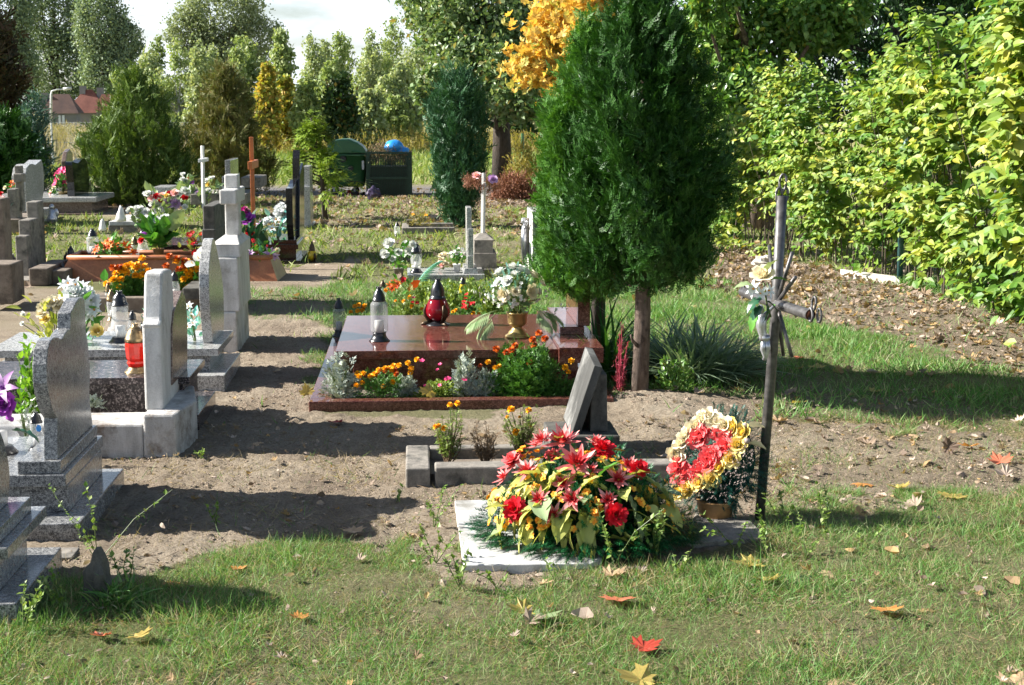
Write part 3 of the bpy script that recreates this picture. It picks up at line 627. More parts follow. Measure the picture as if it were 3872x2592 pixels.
# ------------------------------------------------------------------ lanterns
def lantern(kind, label, p, h, group=None, gl='glass_clear', cap='cap_black', base=None, w=1., candle='candle_white', rz=0.):
    """p = grid point under its base; h = full height"""
    t = thing('grave_lantern', label, 'grave lantern', p, group, rz)
    base = base or cap
    if kind == 'cyl':
        bp = [(.001, 0), (.195, 0), (.195, .012), (.17, .035), (.135, .08), (.12, .13), (.13, .168), (.001, .168)]
        gp_ = [(.13, .165), (.158, .18), (.163, .20), (.163, .66), (.165, .68), (.15, .71), (.115, .75)]
        cp = [(.12, .745), (.125, .77), (.12, .775), (.12, .795), (.115, .80), (.108, .84), (.09, .89), (.065, .94), (.042, .965), (.042, .985), (.04, 1.), (.001, 1.)]
    elif kind == 'pear':
        bp = [(.001, 0), (.24, 0), (.24, .01), (.19, .06), (.16, .11), (.001, .11)]
        gp_ = [(.16, .108), (.22, .14), (.255, .20), (.26, .25), (.22, .33), (.175, .42), (.155, .52), (.16, .62), (.165, .72), (.16, .73)]
        cp = [(.17, .725), (.175, .745), (.16, .75), (.16, .78), (.14, .79), (.135, .86), (.11, .92), (.06, .96), (.06, 1.), (.001, 1.)]
    elif kind == 'belly':
        bp = [(.001, 0), (.27, 0), (.27, .012), (.2, .03), (.13, .07), (.12, .10), (.001, .10)]
        gp_ = [(.13, .098), (.19, .13), (.25, .2), (.275, .28), (.27, .36), (.24, .45), (.205, .52), (.17, .575)]
        gp_ = [(r * (1 + .018 * (i % 2)), z) for i, (r, z) in enumerate([(np.interp(z, [q[1] for q in gp_], [q[0] for q in gp_]), z) for z in np.linspace(.098, .575, 28)])]
        cp = [(.18, .565), (.185, .60), (.165, .605), (.155, .66), (.152, .74), (.125, .84), (.085, .91), (.06, .94), (.06, .985), (.04, 1.), (.001, 1.)]
    elif kind == 'cut':
        bp = [(.001, 0), (.27, 0), (.27, .015), (.22, .05), (.19, .09), (.17, .13), (.001, .13)]
        gp_ = [(.18, .128), (.2, .17), (.215, .2), (.19, .24), (.22, .3), (.235, .42), (.245, .55), (.235, .62), (.22, .64)]
        cp = [(.235, .635), (.235, .71), (.225, .72), (.2, .80), (.155, .88), (.1, .94), (.06, .96), (.07, 1.), (.001, 1.)]
    else:  # 'small' lower jar
        bp = [(.001, 0), (.17, 0), (.16, .04), (.001, .04)]
        gp_ = [(.17, .038), (.2, .1), (.21, .3), (.19, .5), (.15, .62)]
        cp = [(.165, .61), (.17, .66), (.16, .67), (.16, .75), (.13, .86), (.07, .94), (.05, 1.), (.001, 1.)]
    def mbl(pr, m, n_=20): return MB().lathe([(r * h * w, z * h) for r, z in pr], M[m], (0, 0, 0), n_)
    part('base', mbl(bp, base), t, True, loc=True)
    gb = MB().lathe([(r * h * w, z * h) for r, z in gp_], M[gl], (0, 0, 0), 12 if kind in ('cyl', 'cut') else 24, False); part('glass', gb, t, kind not in ('cut',), loc=True)
    z0 = gp_[0][1]; zr = min(gp_[0][0] * .7, .1)
    cb = MB().lathe([(.001, z0 * h), (zr * .95 * h * w, z0 * h), (zr * .95 * h * w, (z0 + .22) * h), (.001, (z0 + .22) * h)], M[candle], (0, 0, 0), 14); part('candle', cb, t, True, loc=True)
    c = mbl(cp, cap)
    zc = cp[4][1] * h; rc = cp[4][0] * h * w
    for k in range(6):
        a = k * math.pi / 3 + .3; x, y = rc * math.cos(a), rc * math.sin(a); s_ = .018 * h
        c.add([(x - s_ * math.sin(a) * 1 + .002 * math.cos(a), y + s_ * math.cos(a), zc - s_), (x + s_ * math.sin(a), y - s_ * math.cos(a), zc - s_), (x + s_ * math.sin(a), y - s_ * math.cos(a), zc + s_), (x - s_ * math.sin(a), y + s_ * math.cos(a), zc + s_)], [(0, 1, 2, 3)], M['black'])
        c.box(x * .38 - .008 * h, x * .38 + .008 * h, y * .38 - .008 * h, y * .38 + .008 * h, .99 * h, 1.025 * h, M[cap])
    part('cap', c, t, True, loc=True)
    if kind == 'belly':
        for k in range(3):
            a = -math.pi / 2 + .55 + k * 2.094; mb = MB()
            pr = [(.13, .06), (.22, .12), (.285, .22), (.30, .32), (.26, .42), (.285, .46)]
            for q in (-1, 0, 1):
                mb.tube([(h * r * math.cos(a + q * .16 * math.sin(3.1 * i / 5)), h * r * math.sin(a + q * .16 * math.sin(3.1 * i / 5)), h * z) for i, (r, z) in enumerate(pr)], [.03 * h, .034 * h, .034 * h, .03 * h, .022 * h, .012 * h], M['bronze'], 6)
            mb.tube([(h * .14 * math.cos(a), h * .14 * math.sin(a), .05 * h), (h * .3 * math.cos(a), h * .3 * math.sin(a), .03 * h), (h * .37 * math.cos(a), h * .37 * math.sin(a), .012 * h)], [.05 * h, .045 * h, .02 * h], M['bronze'], 6)
            part('bracket', mb, t, True, loc=True)
    return t
def gridpt(x, y, z): return g3(x, y, z)
# ------------------------------------------------------------------ stones and graves
def prof(pxs, u): return [au(x, y, u) for x, y in pxs]
def smoothp(P, k=3):
    """Catmull-Rom through the points"""
    out = []; n_ = len(P)
    for i in range(n_ - 1):
        p0, p1, p2, p3 = P[max(i - 1, 0)], P[i], P[i + 1], P[min(i + 2, n_ - 1)]
        for j in range(k):
            t = j / k; out.append(tuple(.5 * ((2 * p1[c]) + (-p0[c] + p2[c]) * t + (2 * p0[c] - 5 * p1[c] + 4 * p2[c] - p3[c]) * t * t + (-p0[c] + 3 * p1[c] - 3 * p2[c] + p3[c]) * t ** 3) for c in (0, 1)))
    return out + [P[-1]]
# --- wavy grey granite headstone, nearest whole grave on the left
def grave(label, o): return thing('grave', label, 'grave', o)
t = grave('grey granite grave with a wavy flame-topped headstone, second from the front on the left', (-1.5, 6.5, 0))
part('plinth', MB().box(-3.3, -1.385, 5.977, 6.92, -.05, .08, M['granite_grey']), t, bevel=.005)
part('body', MB().box(-3.15, -1.465, 6.156, 6.83, .0802, .196, M['granite_grey']), t, bevel=.003)
part('slab', MB().box(-3.2, -1.467, 6.126, 6.883, .1962, .248, M['granite_grey']), t, bevel=.004)
part('step', MB().box(-1.665, -1.488, 6.141, 6.863, .2482, .303, M['granite_grey']), t, bevel=.004)
pw = prof([(218, 1743), (217, 1580), (205, 1562), (196, 1540), (186, 1500), (178, 1450), (176, 1380), (181, 1320), (192, 1288), (205, 1276), (218, 1275), (228, 1281), (236, 1280), (246, 1262), (258, 1246), (266, 1244), (267, 1185), (276, 1168), (290, 1140), (301, 1126), (311, 1124), (320, 1133), (323, 1180), (325, 1250), (334, 1312), (341, 1400), (338, 1480), (341, 1530), (349, 1590), (351, 1612)], -1.505)
pw[0] = (pw[0][0], .304); pw[-1] = (pw[-1][0], .304)
part('headstone', MB().prism(pw, -1.505, -1.562, M['granite_grey']), t, bevel=.003)
# --- the grave cut by the left edge of the picture
t = grave('grey granite grave with a low curved headstone cut off by the left edge', (-1.6, 5.2, 0))
part('plinth', MB().box(-3.2, -1.38, 4.98, 5.65, -.05, .08, M['granite_grey']), t, bevel=.005)
part('body', MB().box(-3.1, -1.47, 5.08, 5.5, .0802, .22, M['granite_grey']), t, bevel=.003)
part('slab', MB().box(-3.2, -1.412, 5.03, 5.58, .2202, .262, M['granite_grey']), t, bevel=.004)
part('step', MB().box(-1.62, -1.452, 5.05, 5.52, .2622, .315, M['granite_grey']), t, bevel=.004)
P5 = [(5.43, .316), (5.47, .40), (5.46, .47), (5.42, .55), (5.36, .61), (5.3, .63), (5.2, .62), (5.14, .55), (5.11, .45), (5.12, .316)]
part('headstone', MB().prism(smoothp(P5, 3), -1.512, -1.57, M['granite_grey']), t, bevel=.003)
solo('kerb_slab', MB().box(-2.6, -1.36, 5.72, 5.86, -.02, .015, M['concrete']), 'thin pale concrete strip lying on the soil between the two front grey granite graves', 'paving slab', (-1.5, 5.8, 0), bevel=.003)
# --- white concrete grave
t = grave('rough whitewashed concrete grave with a narrow shouldered upright stone', (-1.35, 7.8, 0))
bl = [(-1.393, 7.475), (-1.23, 7.475), (-1.177, 7.86), (-1.25, 8.28), (-1.393, 8.28)]
mb = MB().prism(bl, -.04, .222, M['whitewash_rough'], 'z'); part('block', mb, t, bevel=.012)
part('border', MB().box(-3.0, -1.3935, 7.482, 7.80, -.04, .172, M['whitewash_rough']), t, bevel=.012)
pw = prof([(617, 1545), (612, 1400), (606, 1240), (604, 1228), (611, 1208), (612, 1120), (614, 1034), (620, 1024), (640, 1017), (650, 1020), (655, 1100), (659, 1195), (663, 1203), (672, 1204), (678, 1215), (684, 1360), (690, 1500)], -1.31)
pw[0] = (pw[0][0], .215); pw[-1] = (pw[-1][0] - .02, .215)
pw = [(min(p[0], 8.22), p[1]) for p in pw]
part('headstone', MB().prism(pw, -1.31, -1.402, M['whitewash']), t, bevel=.012)
# --- dark speckled grave
t = grave('dark speckled granite grave with a slanting brown-backed headstone', (-1.3, 8.4, 0))
part('plinth', MB().box(-3.0, -1.205, 8.10, 8.80, -.04, .09, M['granite_dark']), t, bevel=.004)
part('body', MB().box(-2.9, -1.285, 8.14, 8.65, .0902, .262, M['granite_dark']), t, bevel=.003)
part('slab', MB().box(-2.95, -1.247, 8.105, 8.70, .2622, .30, M['granite_dark']), t, bevel=.003)
pw = prof([(650, 1375), (652, 1240), (659, 1176), (688, 1100), (700, 1122), (706, 1160), (709, 1220), (709, 1300), (707, 1352)], -1.30)
pw[0] = (pw[0][0], .301); pw[-1] = (pw[-1][0], .301)
part('headstone', MB().prism(pw, -1.30, -1.36, M['granite_brown']), t, bevel=.003)
# --- light granite grave with bowed stone
t = grave('light grey granite grave with a tall bowed leaf-shaped headstone', (-1.35, 9.6, 0))
part('plinth', MB().box(-2.75, -1.212, 9.275, 10.136, -.04, .10, M['granite_light']), t, bevel=.004)
part('body', MB().box(-2.6, -1.32, 9.43, 10.12, .1002, .202, M['granite_grey']), t, bevel=.003)
part('slab', MB().box(-2.7, -1.261, 9.40, 10.2, .2022, .25, M['granite_light']), t, bevel=.003)
pw = prof([(806, 1301), (797, 1211), (792, 1135), (790, 1038), (796, 956), (805, 905), (813, 912), (827, 976), (838, 1038), (845, 1109), (847, 1211), (845, 1258)], -1.322)
pw[0] = (pw[0][0], .251); pw[-1] = (pw[-1][0], .251)
part('headstone', MB().prism(smoothp(pw, 2), -1.322, -1.385, M['granite_light']), t, bevel=.003)
# --- tall white cross monument
t = thing('cross_monument', 'tall whitewashed concrete monument topped by a small square cross', 'grave monument', (-1.33, 11.1, 0))
u = -1.29
part('pedestal', MB().box(-1.475, -1.306, 10.775, 11.56, -.04, .297, M['whitewash'], .004), t, bevel=.01)
part('block', MB().box(-1.50, -1.285, 10.79, 11.54, .2972, .689, M['whitewash'], .006), t, bevel=.01)
mb = MB().box(-1.485, -1.275, 10.82, 11.52, .6892, .782, M['whitewash'])
mb.add([(-1.485, 10.82, .782), (-1.275, 10.82, .782), (-1.275, 11.52, .782), (-1.485, 11.52, .782), (-1.41, 11.0, .835), (-1.31, 11.0, .835), (-1.31, 11.3, .835), (-1.41, 11.3, .835)], [(4, 5, 6, 7), (0, 1, 5, 4), (1, 2, 6, 5), (2, 3, 7, 6), (3, 0, 4, 7)], M['whitewash'])
part('cap_block', mb, t, bevel=.008)
mb = MB().box(-1.405, -1.30, 11.05, 11.2, .83, 1.275, M['whitewash'], .004); mb.box(-1.412, -1.294, 10.84, 11.42, 1.07, 1.175, M['whitewash'])
part('cross', mb, t, bevel=.01)
# --- dark stepped monument behind it
t = thing('cross_monument', 'dark weathered concrete monument with stepped shoulders behind the white cross monument', 'grave monument', (-1.8, 13.2, 0))
v0 = 12.9
def bx4(mb, x0, x1, y0, y1, v, dv, m, tp=0.):
    """a box whose near face fills the given pixels at depth v"""
    a = av(x0, (y0 + y1) / 2, v); b = av(x1, (y0 + y1) / 2, v); zt = av((x0 + x1) / 2, y0, v)[1]; zb = av((x0 + x1) / 2, y1, v)[1]
    return mb.box(a[0], b[0], v, v + dv, max(zb, -.05), zt, m, tp)
mb = bx4(MB(), 771, 815, 779, 1100, v0, .75, M['concrete_dark']); bx4(mb, 766, 816, 868, 1104, v0 - .04, 1.0, M['concrete_dark']); part('shaft', mb, t, bevel=.01)
part('plinth', bx4(MB(), 690, 822, 1090, 1135, v0 - .1, 1.1, M['concrete_dark']), t, bevel=.01)
# --- concrete frame with marigolds between
t = grave('low concrete grave frame planted with two marigold bushes', (-2.2, 13.2, 0))
vA = g(560, 1180)[1]; uL = g(352, 1180)[0]; uR = -1.75
part('frame', MB().box(uL, uR, vA, vA + .12, -.03, .125, M['concrete_brown']).box(uL, uL + .12, vA + .121, vA + .85, -.03, .125, M['concrete_brown']).box(uL + .121, uR, vA + .74, vA + .85, -.03, .125, M['concrete_brown']), t, bevel=.01)
MF = (uL, uR, vA)
# --- terracotta planter grave
t = thing('planter_grave', 'long orange-brown grave box with slanting sides, full of artificial flowers', 'grave', (-2.5, 15.6, 0))
z0, z1 = 0., .23
b_ = [(-3.70, 15.45), (-1.43, 15.32), (-1.40, 16.08), (-3.68, 16.12)]; t_ = [(-3.57, 15.50), (-1.51, 15.40), (-1.49, 15.97), (-3.57, 16.02)]
mb = MB().add([(*p, z0) for p in b_] + [(*p, z1) for p in t_], [(0, 1, 5, 4), (2, 3, 7, 6), (3, 0, 4, 7), (3, 2, 1, 0)], M['planter_wood']).add([(*b_[1], z0), (*b_[2], z0), (*t_[2], z1), (*t_[1], z1)], [(0, 1, 2, 3)], M['planter_end']); part('box', mb, t)
mb = MB()
for (a, b) in ((0, 1), (1, 2), (2, 3), (3, 0)): mb.tube([(*t_[a], z1 + .01), (*t_[b], z1 + .01)], .027, M['planter_wood'], 8)
part('rim', mb, t, True); part('soil', MB().add([(*p, z1 - .02) for p in t_], [(0, 1, 2, 3)], M['concrete_dark']), t)
# --- dark concrete cross left
t = thing('cross_monument', 'cracked grey concrete monument stepping up in three blocks, with a low base', 'grave monument', (-3.9, 15.6, 0))
vC = 15.5
mb = MB()
for q0, y in ((15.5, 893), (15.66, 833), (16.0, 764)): mb.box(-4.105 + .001 * (y < 890), -3.985 + .001 * (y < 890), q0, 16.26 - .001 * (y < 890), .0, av(110, y, q0)[1], M['concrete'])
part('shaft', mb, t, bevel=.012)
mb = bx4(MB(), 109, 182, 1016, 1082, vC - .45, .9, M['concrete_brown']); mb.box(*(lambda a, b: (a, b))(av(182, 1050, vC - .44)[0] + .002, av(240, 1050, vC - .44)[0]), vC - .3, vC + .5, -.03, .14, M['concrete_brown']); part('base', mb, t, bevel=.012)
part('plinth', bx4(MB(), 40, 112, 1060, 1084, vC - .4, .7, M['concrete']), t, bevel=.012)
t = thing('cross_monument', 'brown weathered concrete monument cut off by the left edge, ahead of the cracked one', 'grave monument', (-3.9, 13.4, 0))
part('shaft', bx4(MB(), -40, 18, 752, 1100, 13.6, .25, M['concrete_brown']), t, bevel=.012); part('base', bx4(MB(), -60, 47, 1000, 1152, 13.2, .4, M['concrete_brown']), t, bevel=.012)
# --- far left group
t = thing('cross_monument', 'grey concrete cross monument at the far left before the dark conifer', 'grave monument', (-6.1, 22, 0))
vD = 21.5
mb = bx4(MB(), 58, 82, 628, 800, vD + .1, .15, M['concrete']); bx4(mb, 50, 84, 658, 690, vD, .2, M['concrete']); bx4(mb, 29, 62, 716, 832, vD - .1, .3, M['concrete']); part('shaft', mb, t, bevel=.01)
part('base', bx4(MB(), -20, 75, 830, 885, vD - .2, 1.3, M['concrete_brown']), t, bevel=.01)
t = grave('pale grave with a light grey heart-notched headstone, far left', (-6., 24, 0))
uC = -5.86
pw = prof([(102, 800), (99, 745), (96, 700), (96, 665), (101, 636), (112, 622), (124, 620), (134, 624), (146, 615), (157, 605), (163, 625), (167, 665), (167, 710), (162, 748), (162, 790)], uC)
mz = min(p[1] for p in pw); pw = [(p[0], p[1]) for p in pw]
part('headstone', MB().prism(pw, uC, uC - .2, M['granite_light']), t, bevel=.006)
part('slab', MB().box(-7.2, -5.80, min(p[0] for p in pw) - .1, max(p[0] for p in pw) + .2, -.03, max(.05, mz), M['granite_light']), t, bevel=.006)
t = grave('pink-grey granite grave with a wavy-topped polished black headstone', (-5.6, 25.7, 0))
a = g(370, 815); vE = a[1]; uE = a[0]
part('plinth', MB().box(uE - 2.0, uE, vE, vE + 1.9, -.03, .03, M['granite_brown']), t, bevel=.004)
zs = av(300, 765, vE + .25)[1]; zt = av(300, 751, vE + .2)[1]
part('body', MB().box(uE - 1.8, uE - .15, vE + .25, vE + 1.6, .0302, zs, M['granite_brown']), t, bevel=.004)
part('slab', MB().box(uE - 1.9, uE - .05, vE + .15, vE + 1.7, zs + .0002, zt + .02, M['granite_light']), t, bevel=.015)
uB = av(283, 745, vE + .45)[0]
pw = prof([(283, 752), (280, 690), (273, 625), (275, 612), (284, 616), (296, 617), (306, 606), (316, 600), (324, 604), (331, 625), (336, 660), (338, 700), (335, 744)], uB)
pw[0] = (pw[0][0], zt + .02); pw[-1] = (pw[-1][0], zt + .02)
part('headstone', MB().prism(smoothp(pw, 2), uB, uB - .12, M['granite_black']), t, bevel=.004)
t = thing('cross_monument', 'slim grey stone cross behind the polished black headstone', 'grave monument', (-5.5, 29, 0))
mb = bx4(MB(), 322, 340, 565, 800, 29., .12, M['concrete']); bx4(mb, 314, 345, 578, 594, 28.98, .16, M['concrete']); part('cross', mb, t, bevel=.01)
solo('headstone', MB().prism([(29.3, 0), (29.3, .75), (29.45, .93), (29.7, .98), (29.9, .9), (30, 0)], av(262, 600, 29.6)[0], av(245, 600, 29.6)[0], M['granite_brown']), 'round-topped brown headstone half hidden between spruce and black stone', 'headstone', (-6.2, 29.6, 0), bevel=.01)
# --- black polished grave, centre left
t = grave('polished black granite grave with three pointed upright slabs', (-1.5, 17.3, 0))
part('plinth', MB().box(-3.0, -1.326, 17.04, 18.25, -.03, .04, M['granite_black']), t, bevel=.004)
vK = 17.2
zb_ = av(1100, 942, vK)[1]; zt = av(1100, 925, vK - .05)[1]; uK = av(1123, 960, vK)[0]
part('body', MB().box(-2.9, uK - .01, vK, 18.1, .0402, zb_, M['granite_black']), t, bevel=.003)
part('slab', MB().box(-2.95, uK + .02, vK - .05, 18.2, zb_ + .0002, zt, M['granite_black']), t, bevel=.003)
zk = av(1100, 907, vK + .05)[1]; part('step', MB().box(uK - .29, uK, vK, 18.1, zt + .0002, zk, M['granite_black']), t, bevel=.003)
uS = av(1113, 900, vK + .1)[0]
def st(pxs, uf, th, m, zz):
    P = prof(pxs, uf); P[0] = (P[0][0], zz); P[-1] = (P[-1][0], zz); return MB().prism(P, uf, uf - th, m)
pw = st([(1113, 907), (1108, 850), (1105, 713), (1112, 706), (1117, 695), (1121, 681), (1127, 678), (1137, 690), (1139, 800), (1139, 884)], uS, .075, M['granite_black'], zk)
part('headstone', pw, t, bevel=.003)
part('headstone', st([(1124, 900), (1124, 676), (1126, 660), (1131, 640), (1137, 617), (1141, 640), (1142, 880)], uS - .0, -.03, M['granite_black'], zk), t, bevel=.003)
part('headstone', bx4(MB(), 1106, 1132, 600, 700, 18.0, .1, M['granite_black']).prism([(18., av(1120, 600, 18.)[1]), (18.1, av(1120, 600, 18.)[1]), (18.1, av(1120, 575, 18.)[1] + .02)], av(1106, 600, 18.)[0], av(1132, 600, 18.)[0], M['granite_black']), t)
# --- grey pillar
t = thing('cross_monument', 'grey granite pillar with stepped shoulders behind the polished black grave', 'grave monument', (-1.5, 22.5, 0))
mb = bx4(MB(), 1147, 1173, 630, 860, 22.4, .55, M['granite_light']); bx4(mb, 1142, 1174, 706, 862, 22.35, .62, M['granite_light']); part('shaft', mb, t, bevel=.006)
part('slab', bx4(MB(), 1050, 1180, 856, 876, 22.2, 1., M['granite_grey']), t, bevel=.006)
# --- crosses
t = thing('wooden_cross', 'tall thin orange wooden grave cross behind the orange-brown grave box', 'cross', (-2., 17, 0))
vW = 16.5
mb = bx4(MB(), 948, 963, 519, 985, vW, .05, M['orange_wood']); part('post', mb, t, bevel=.004)
ar = MB(); c = a3(957, 622, vW); ar.box(c[0] - .022, c[0] + .022, vW - .33, vW + .36, c[2] - .045, c[2] + .04, M['orange_wood']); part('arm', ar, t, bevel=.004)
t = thing('wooden_cross', 'thin white painted grave cross leaning a little, left of the orange cross', 'cross', (-4, 22, 0))
mb = MB().tube([a3(770, 790, 22.5), a3(765, 552, 22.5)], .028, M['white_paint'], 4); part('post', mb, t, bevel=.003)
c = a3(768, 605, 22.46); part('arm', MB().box(c[0] - .03, c[0] + .035, 22.15, 22.8, c[2] - .03, c[2] + .02, M['white_paint']), t, bevel=.003)
t = thing('cross_monument', 'grey granite cross monument with a broad base before the brown conifer', 'grave monument', (-3.6, 26, 0))
mb = bx4(MB(), 852, 872, 606, 740, 24.2, 1.1, M['granite_grey']); bx4(mb, 840, 868, 668, 745, 24.1, 1.4, M['granite_grey']); part('shaft', mb, t, bevel=.008)
part('base', bx4(MB(), 720, 930, 735, 775, 23.8, 1.4, M['concrete']), t, bevel=.01)
solo('stone_kerb', bx4(MB(), 910, 985, 672, 712, 27.5, 1.2, M['concrete']), 'plain grey stone surround right of the orange cross, near the road', 'grave surround', (-3, 28, 0), bevel=.01)
t = grave('low pale grave slab carrying white roses and a leaning grey plate', (-4.5, 21, 0))
a = g(415, 880); b = g(640, 872)
part('slab', MB().box(a[0] - .02, b[0], a[1], a[1] + 1.3, -.02, .10, M['concrete']).box(a[0] + .0, b[0] + .02, a[1] - .03, a[1] + 1.35, .1002, .16, M['marble']), t, bevel=.008)
p0 = a3(628, 758, a[1] + 1.0); pl = MB().box(p0[0] - .11, p0[0] + .14, a[1] + .5, a[1] + 1.2, .1602, p0[2] + .22, M['granite_light']); part('headstone', pl, t, bevel=.006)
# ------------------------------------------------------------------ red granite grave
t = grave('polished red granite grave slab with lanterns, flower vase and tall red headstone', (.2, 9.2, 0))
U0, U1 = -.64, 1.16
mb = MB().box(U0, U1, 8.61, 8.70, -.04, .055, M['granite_red']).box(U0, U0 + .13, 8.701, 11.1, -.04, .055, M['granite_red']).box(U1 - .1, U1, 8.701, 11.1, -.04, .055, M['granite_red']).box(U0 + .131, U1 - .101, 11.0, 11.1, -.04, .055, M['granite_red'])
part('plinth', mb, t, bevel=.004)
ZS = .28; vS0, vS1 = 9.06, 10.66
part('body', MB().box(-.40, 1.0, vS0 + .06, vS1 - .06, -.03, .228, M['granite_red']), t, bevel=.003)
part('slab', MB().box(-.507, .869, vS0, vS1, .2282, ZS, M['granite_red']), t, bevel=.003)
zt = av(2118, 1316, 9.0)[1]; ua = av(2118, 1330, 9.0)[0]; ub = av(2282, 1330, 9.0)[0]
part('shoulder', MB().box(.8695, ub, 9.0, vS1 + .05, .20, zt, M['granite_red']), t, bevel=.003)
c0 = g(2118, 1267, zt); c1 = g(2210, 1267, zt); za = av(2118, 1237, c0[1])[1]
part('step', MB().box(c0[0], c1[0], c0[1], 10.5, zt + .0002, za, M['granite_red']), t, bevel=.003)
s0 = g(2185, 1234, za); s1 = g(2233, 1236, za); zh = za + .66
pw = [(s0[1], za + .0002), (s0[1] - .0, zh), (s0[1] + .35, zh + .09), (s0[1] + .95, zh), (s0[1] + .95, za + .4), (s0[1] + .75, za + .0002)]
part('headstone', MB().prism(pw, s0[0], s1[0] - .0, M['granite_red']), t, bevel=.003)
part('soil', MB().box(U0 + .13, U1 - .1, 8.70, 9.11, -.03, .03, M['concrete_brown']).box(U0 + .13, U1 - .1, 10.62, 11.0, -.03, .03, M['concrete_brown']), t)
mb = MB()
for k in range(6):
    vv = s0[1] + .26 + k * .035; zz = za + .16 + (.05 if k % 2 else .0); mb.tube([(s0[0] - .012, vv, zz), (s0[0] - .016, vv + .012, zz + .1 + .03 * (k % 3)), (s0[0] - .01, vv + .02, zz + .16)], [.008, .008, .004], M['bronze'], 5)
part('ornament', mb, t, True)
lantern('cyl', 'clear glass lantern with black cap standing on the red slab', g3(1435, 1290, ZS), .345, gl='glass_smoke')
lantern('cyl', 'clear glass lantern with black cap on the plinth corner left of the red slab', g3(1283, 1272, .055), .285, gl='glass_smoke')
lantern('belly', 'round red glass lantern with bronze leaf brackets on the red slab', g3(1656, 1228, ZS), .315, gl='glass_dark_red', candle='candle_red')
# ------------------------------------------------------------------ concrete frame grave with tilted plate
t = grave('small concrete-framed grave with a tilted inscription plate leaning on a block', (.6, 7.2, 0))
zf = .09
mb = MB().box(-.062, .052, 6.79, 7.28, -.03, zf, M['concrete']); part('end_kerb', mb, t, bevel=.008)
mb = MB().box(.075, 1.22, 6.80, 6.92, -.03, zf, M['concrete']); part('front_kerb', mb, t, bevel=.008)
part('back_kerb', MB().box(.054, .66, 7.22, 7.30, -.03, zf - .005, M['concrete']), t, bevel=.008)
part('soil', MB().box(.054, .66, 6.921, 7.219, -.03, .03, M['concrete_brown']), t)
q0 = g(2093, 1650, .13); q1 = g(2344, 1648, .13); q2 = g(2296, 1594, .13)
part('base', MB().box(q0[0] - .02, q1[0], q0[1] - .01, q2[1] + .02, -.03, .13, M['concrete_dark']), t, bevel=.008)
e0 = g(2160, 1644, .13); e1 = g(2118, 1581, .13); vP0, vP1 = e0[1], e1[1]
pt = av(2245, 1380, vP0 + .02); zt = pt[1]; ang = (pt[0] - e0[0]) ; th = .045
P = [(e0[0], .131), (e0[0] + th, .131), (pt[0] + th * .95, zt - .01), (pt[0], zt)]
V = [(p[0], vP0, p[1]) for p in P] + [(p[0], vP1, p[1] + (.0 if i < 2 else .03)) for i, p in enumerate(P)]
part('inscription_plate', MB().add(V, [(0, 1, 2, 3), (7, 6, 5, 4), (0, 4, 5, 1), (1, 5, 6, 2), (2, 6, 7, 3), (3, 7, 4, 0)], rocky('weathered_plate', (.028, .028, .026), (.075, .075, .07), (.2, .2, .19), 7, .75, .3, .003, True)), t, bevel=.004)
k0 = av(2205, 1640, vP0 + .05); k1 = av(2298, 1600, vP0 + .05); kz = av(2290, 1416, vP0 + .05)[1]
part('back_block', MB().box(k0[0] + .035, k1[0], vP0 + .05, vP1 + .02, .1302, kz, M['concrete_dark'], .006), t, bevel=.006)
# ------------------------------------------------------------------ white slab under the big bouquet
solo('grave_slab', MB().prism([(.168, 5.50), (.66, 5.49), (.71, 5.56), (.69, 5.66), (.8, 5.8), (.86, 6.1), (.84, 6.46), (.158, 6.46)], -.02, .022, M['marble'], 'z'), 'flat white marble slab lying on the ground beneath the big flower arrangement', 'grave slab', (.7, 6, 0), bevel=.004)
solo('grave_slab', MB().add([(1.07, 5.75, .02), (1.42, 5.80, .02), (1.40, 6.02, .03), (1.2, 6.2, .03), (1.07, 5.75, -.02), (1.42, 5.80, -.02), (1.40, 6.02, -.02), (1.2, 6.2, -.02)], [(0, 1, 2, 3), (0, 4, 5, 1), (1, 5, 6, 2), (2, 6, 7, 3), (3, 7, 4, 0)], M['concrete']), 'broken grey slab half buried below the iron cross', 'grave slab', (1.3, 5.9, 0), bevel=.006)
# ------------------------------------------------------------------ iron pipe cross
t = thing('iron_cross', 'leaning grave cross of grey iron pipe with rods and chain links', 'cross', g3(2872, 1980))
vX = 6.12
pb = Vector(a3(2870, 1985, vX - .02)); ptp = Vector(a3(2957, 742, vX + .0)); cc = Vector(a3(2936, 1150, vX)); du = (ptp - pb).normalized()
part('upright', MB().tube([pb, cc, ptp], [.021, .0215, .0225], M['iron'], 14), t, True)
r_ = Vector((.055, -.34, -.0)); l_ = Vector((-.05, .42, .0))
part('crossbar', MB().tube([cc + l_, cc, cc + r_], .022, M['iron'], 14, False).tube([cc + r_ * .99, cc + r_ * .98], .0215, M['rust'], 14), t, True)
for x, y, dv_ in ((2996, 955, -.1), (3008, 1048, -.14), (2908, 930, .16), (2995, 1352, -.1), (2962, 1345, .02), (2868, 1250, .14)):
    part('rod', MB().tube([cc, Vector(a3(x, y, vX + dv_))], [.0095, .008], M['iron'], 8), t, True)
def link(c, ax, nrm, a_=.034, b_=.02, r=.006):
    ax = Vector(ax).normalized(); nn = Vector(nrm).normalized(); s_ = ax.cross(nn).normalized()
    P = [Vector(c) + ax * a_ * math.cos(q) + s_ * b_ * math.sin(q) for q in np.linspace(0, 2 * math.pi, 15)]
    return MB().tube(P, r, M['iron'], 6, False)
cy = Vector((0, 1, 0))
for q in (-.013, .013): part('chain_link', link(ptp + Vector((q, 0, .005)), du, (0, 1, 0), .03, .012), t, True)
part('chain_link', link(ptp + du * .055, du, (.3, 1, 0), .036, .014), t, True)
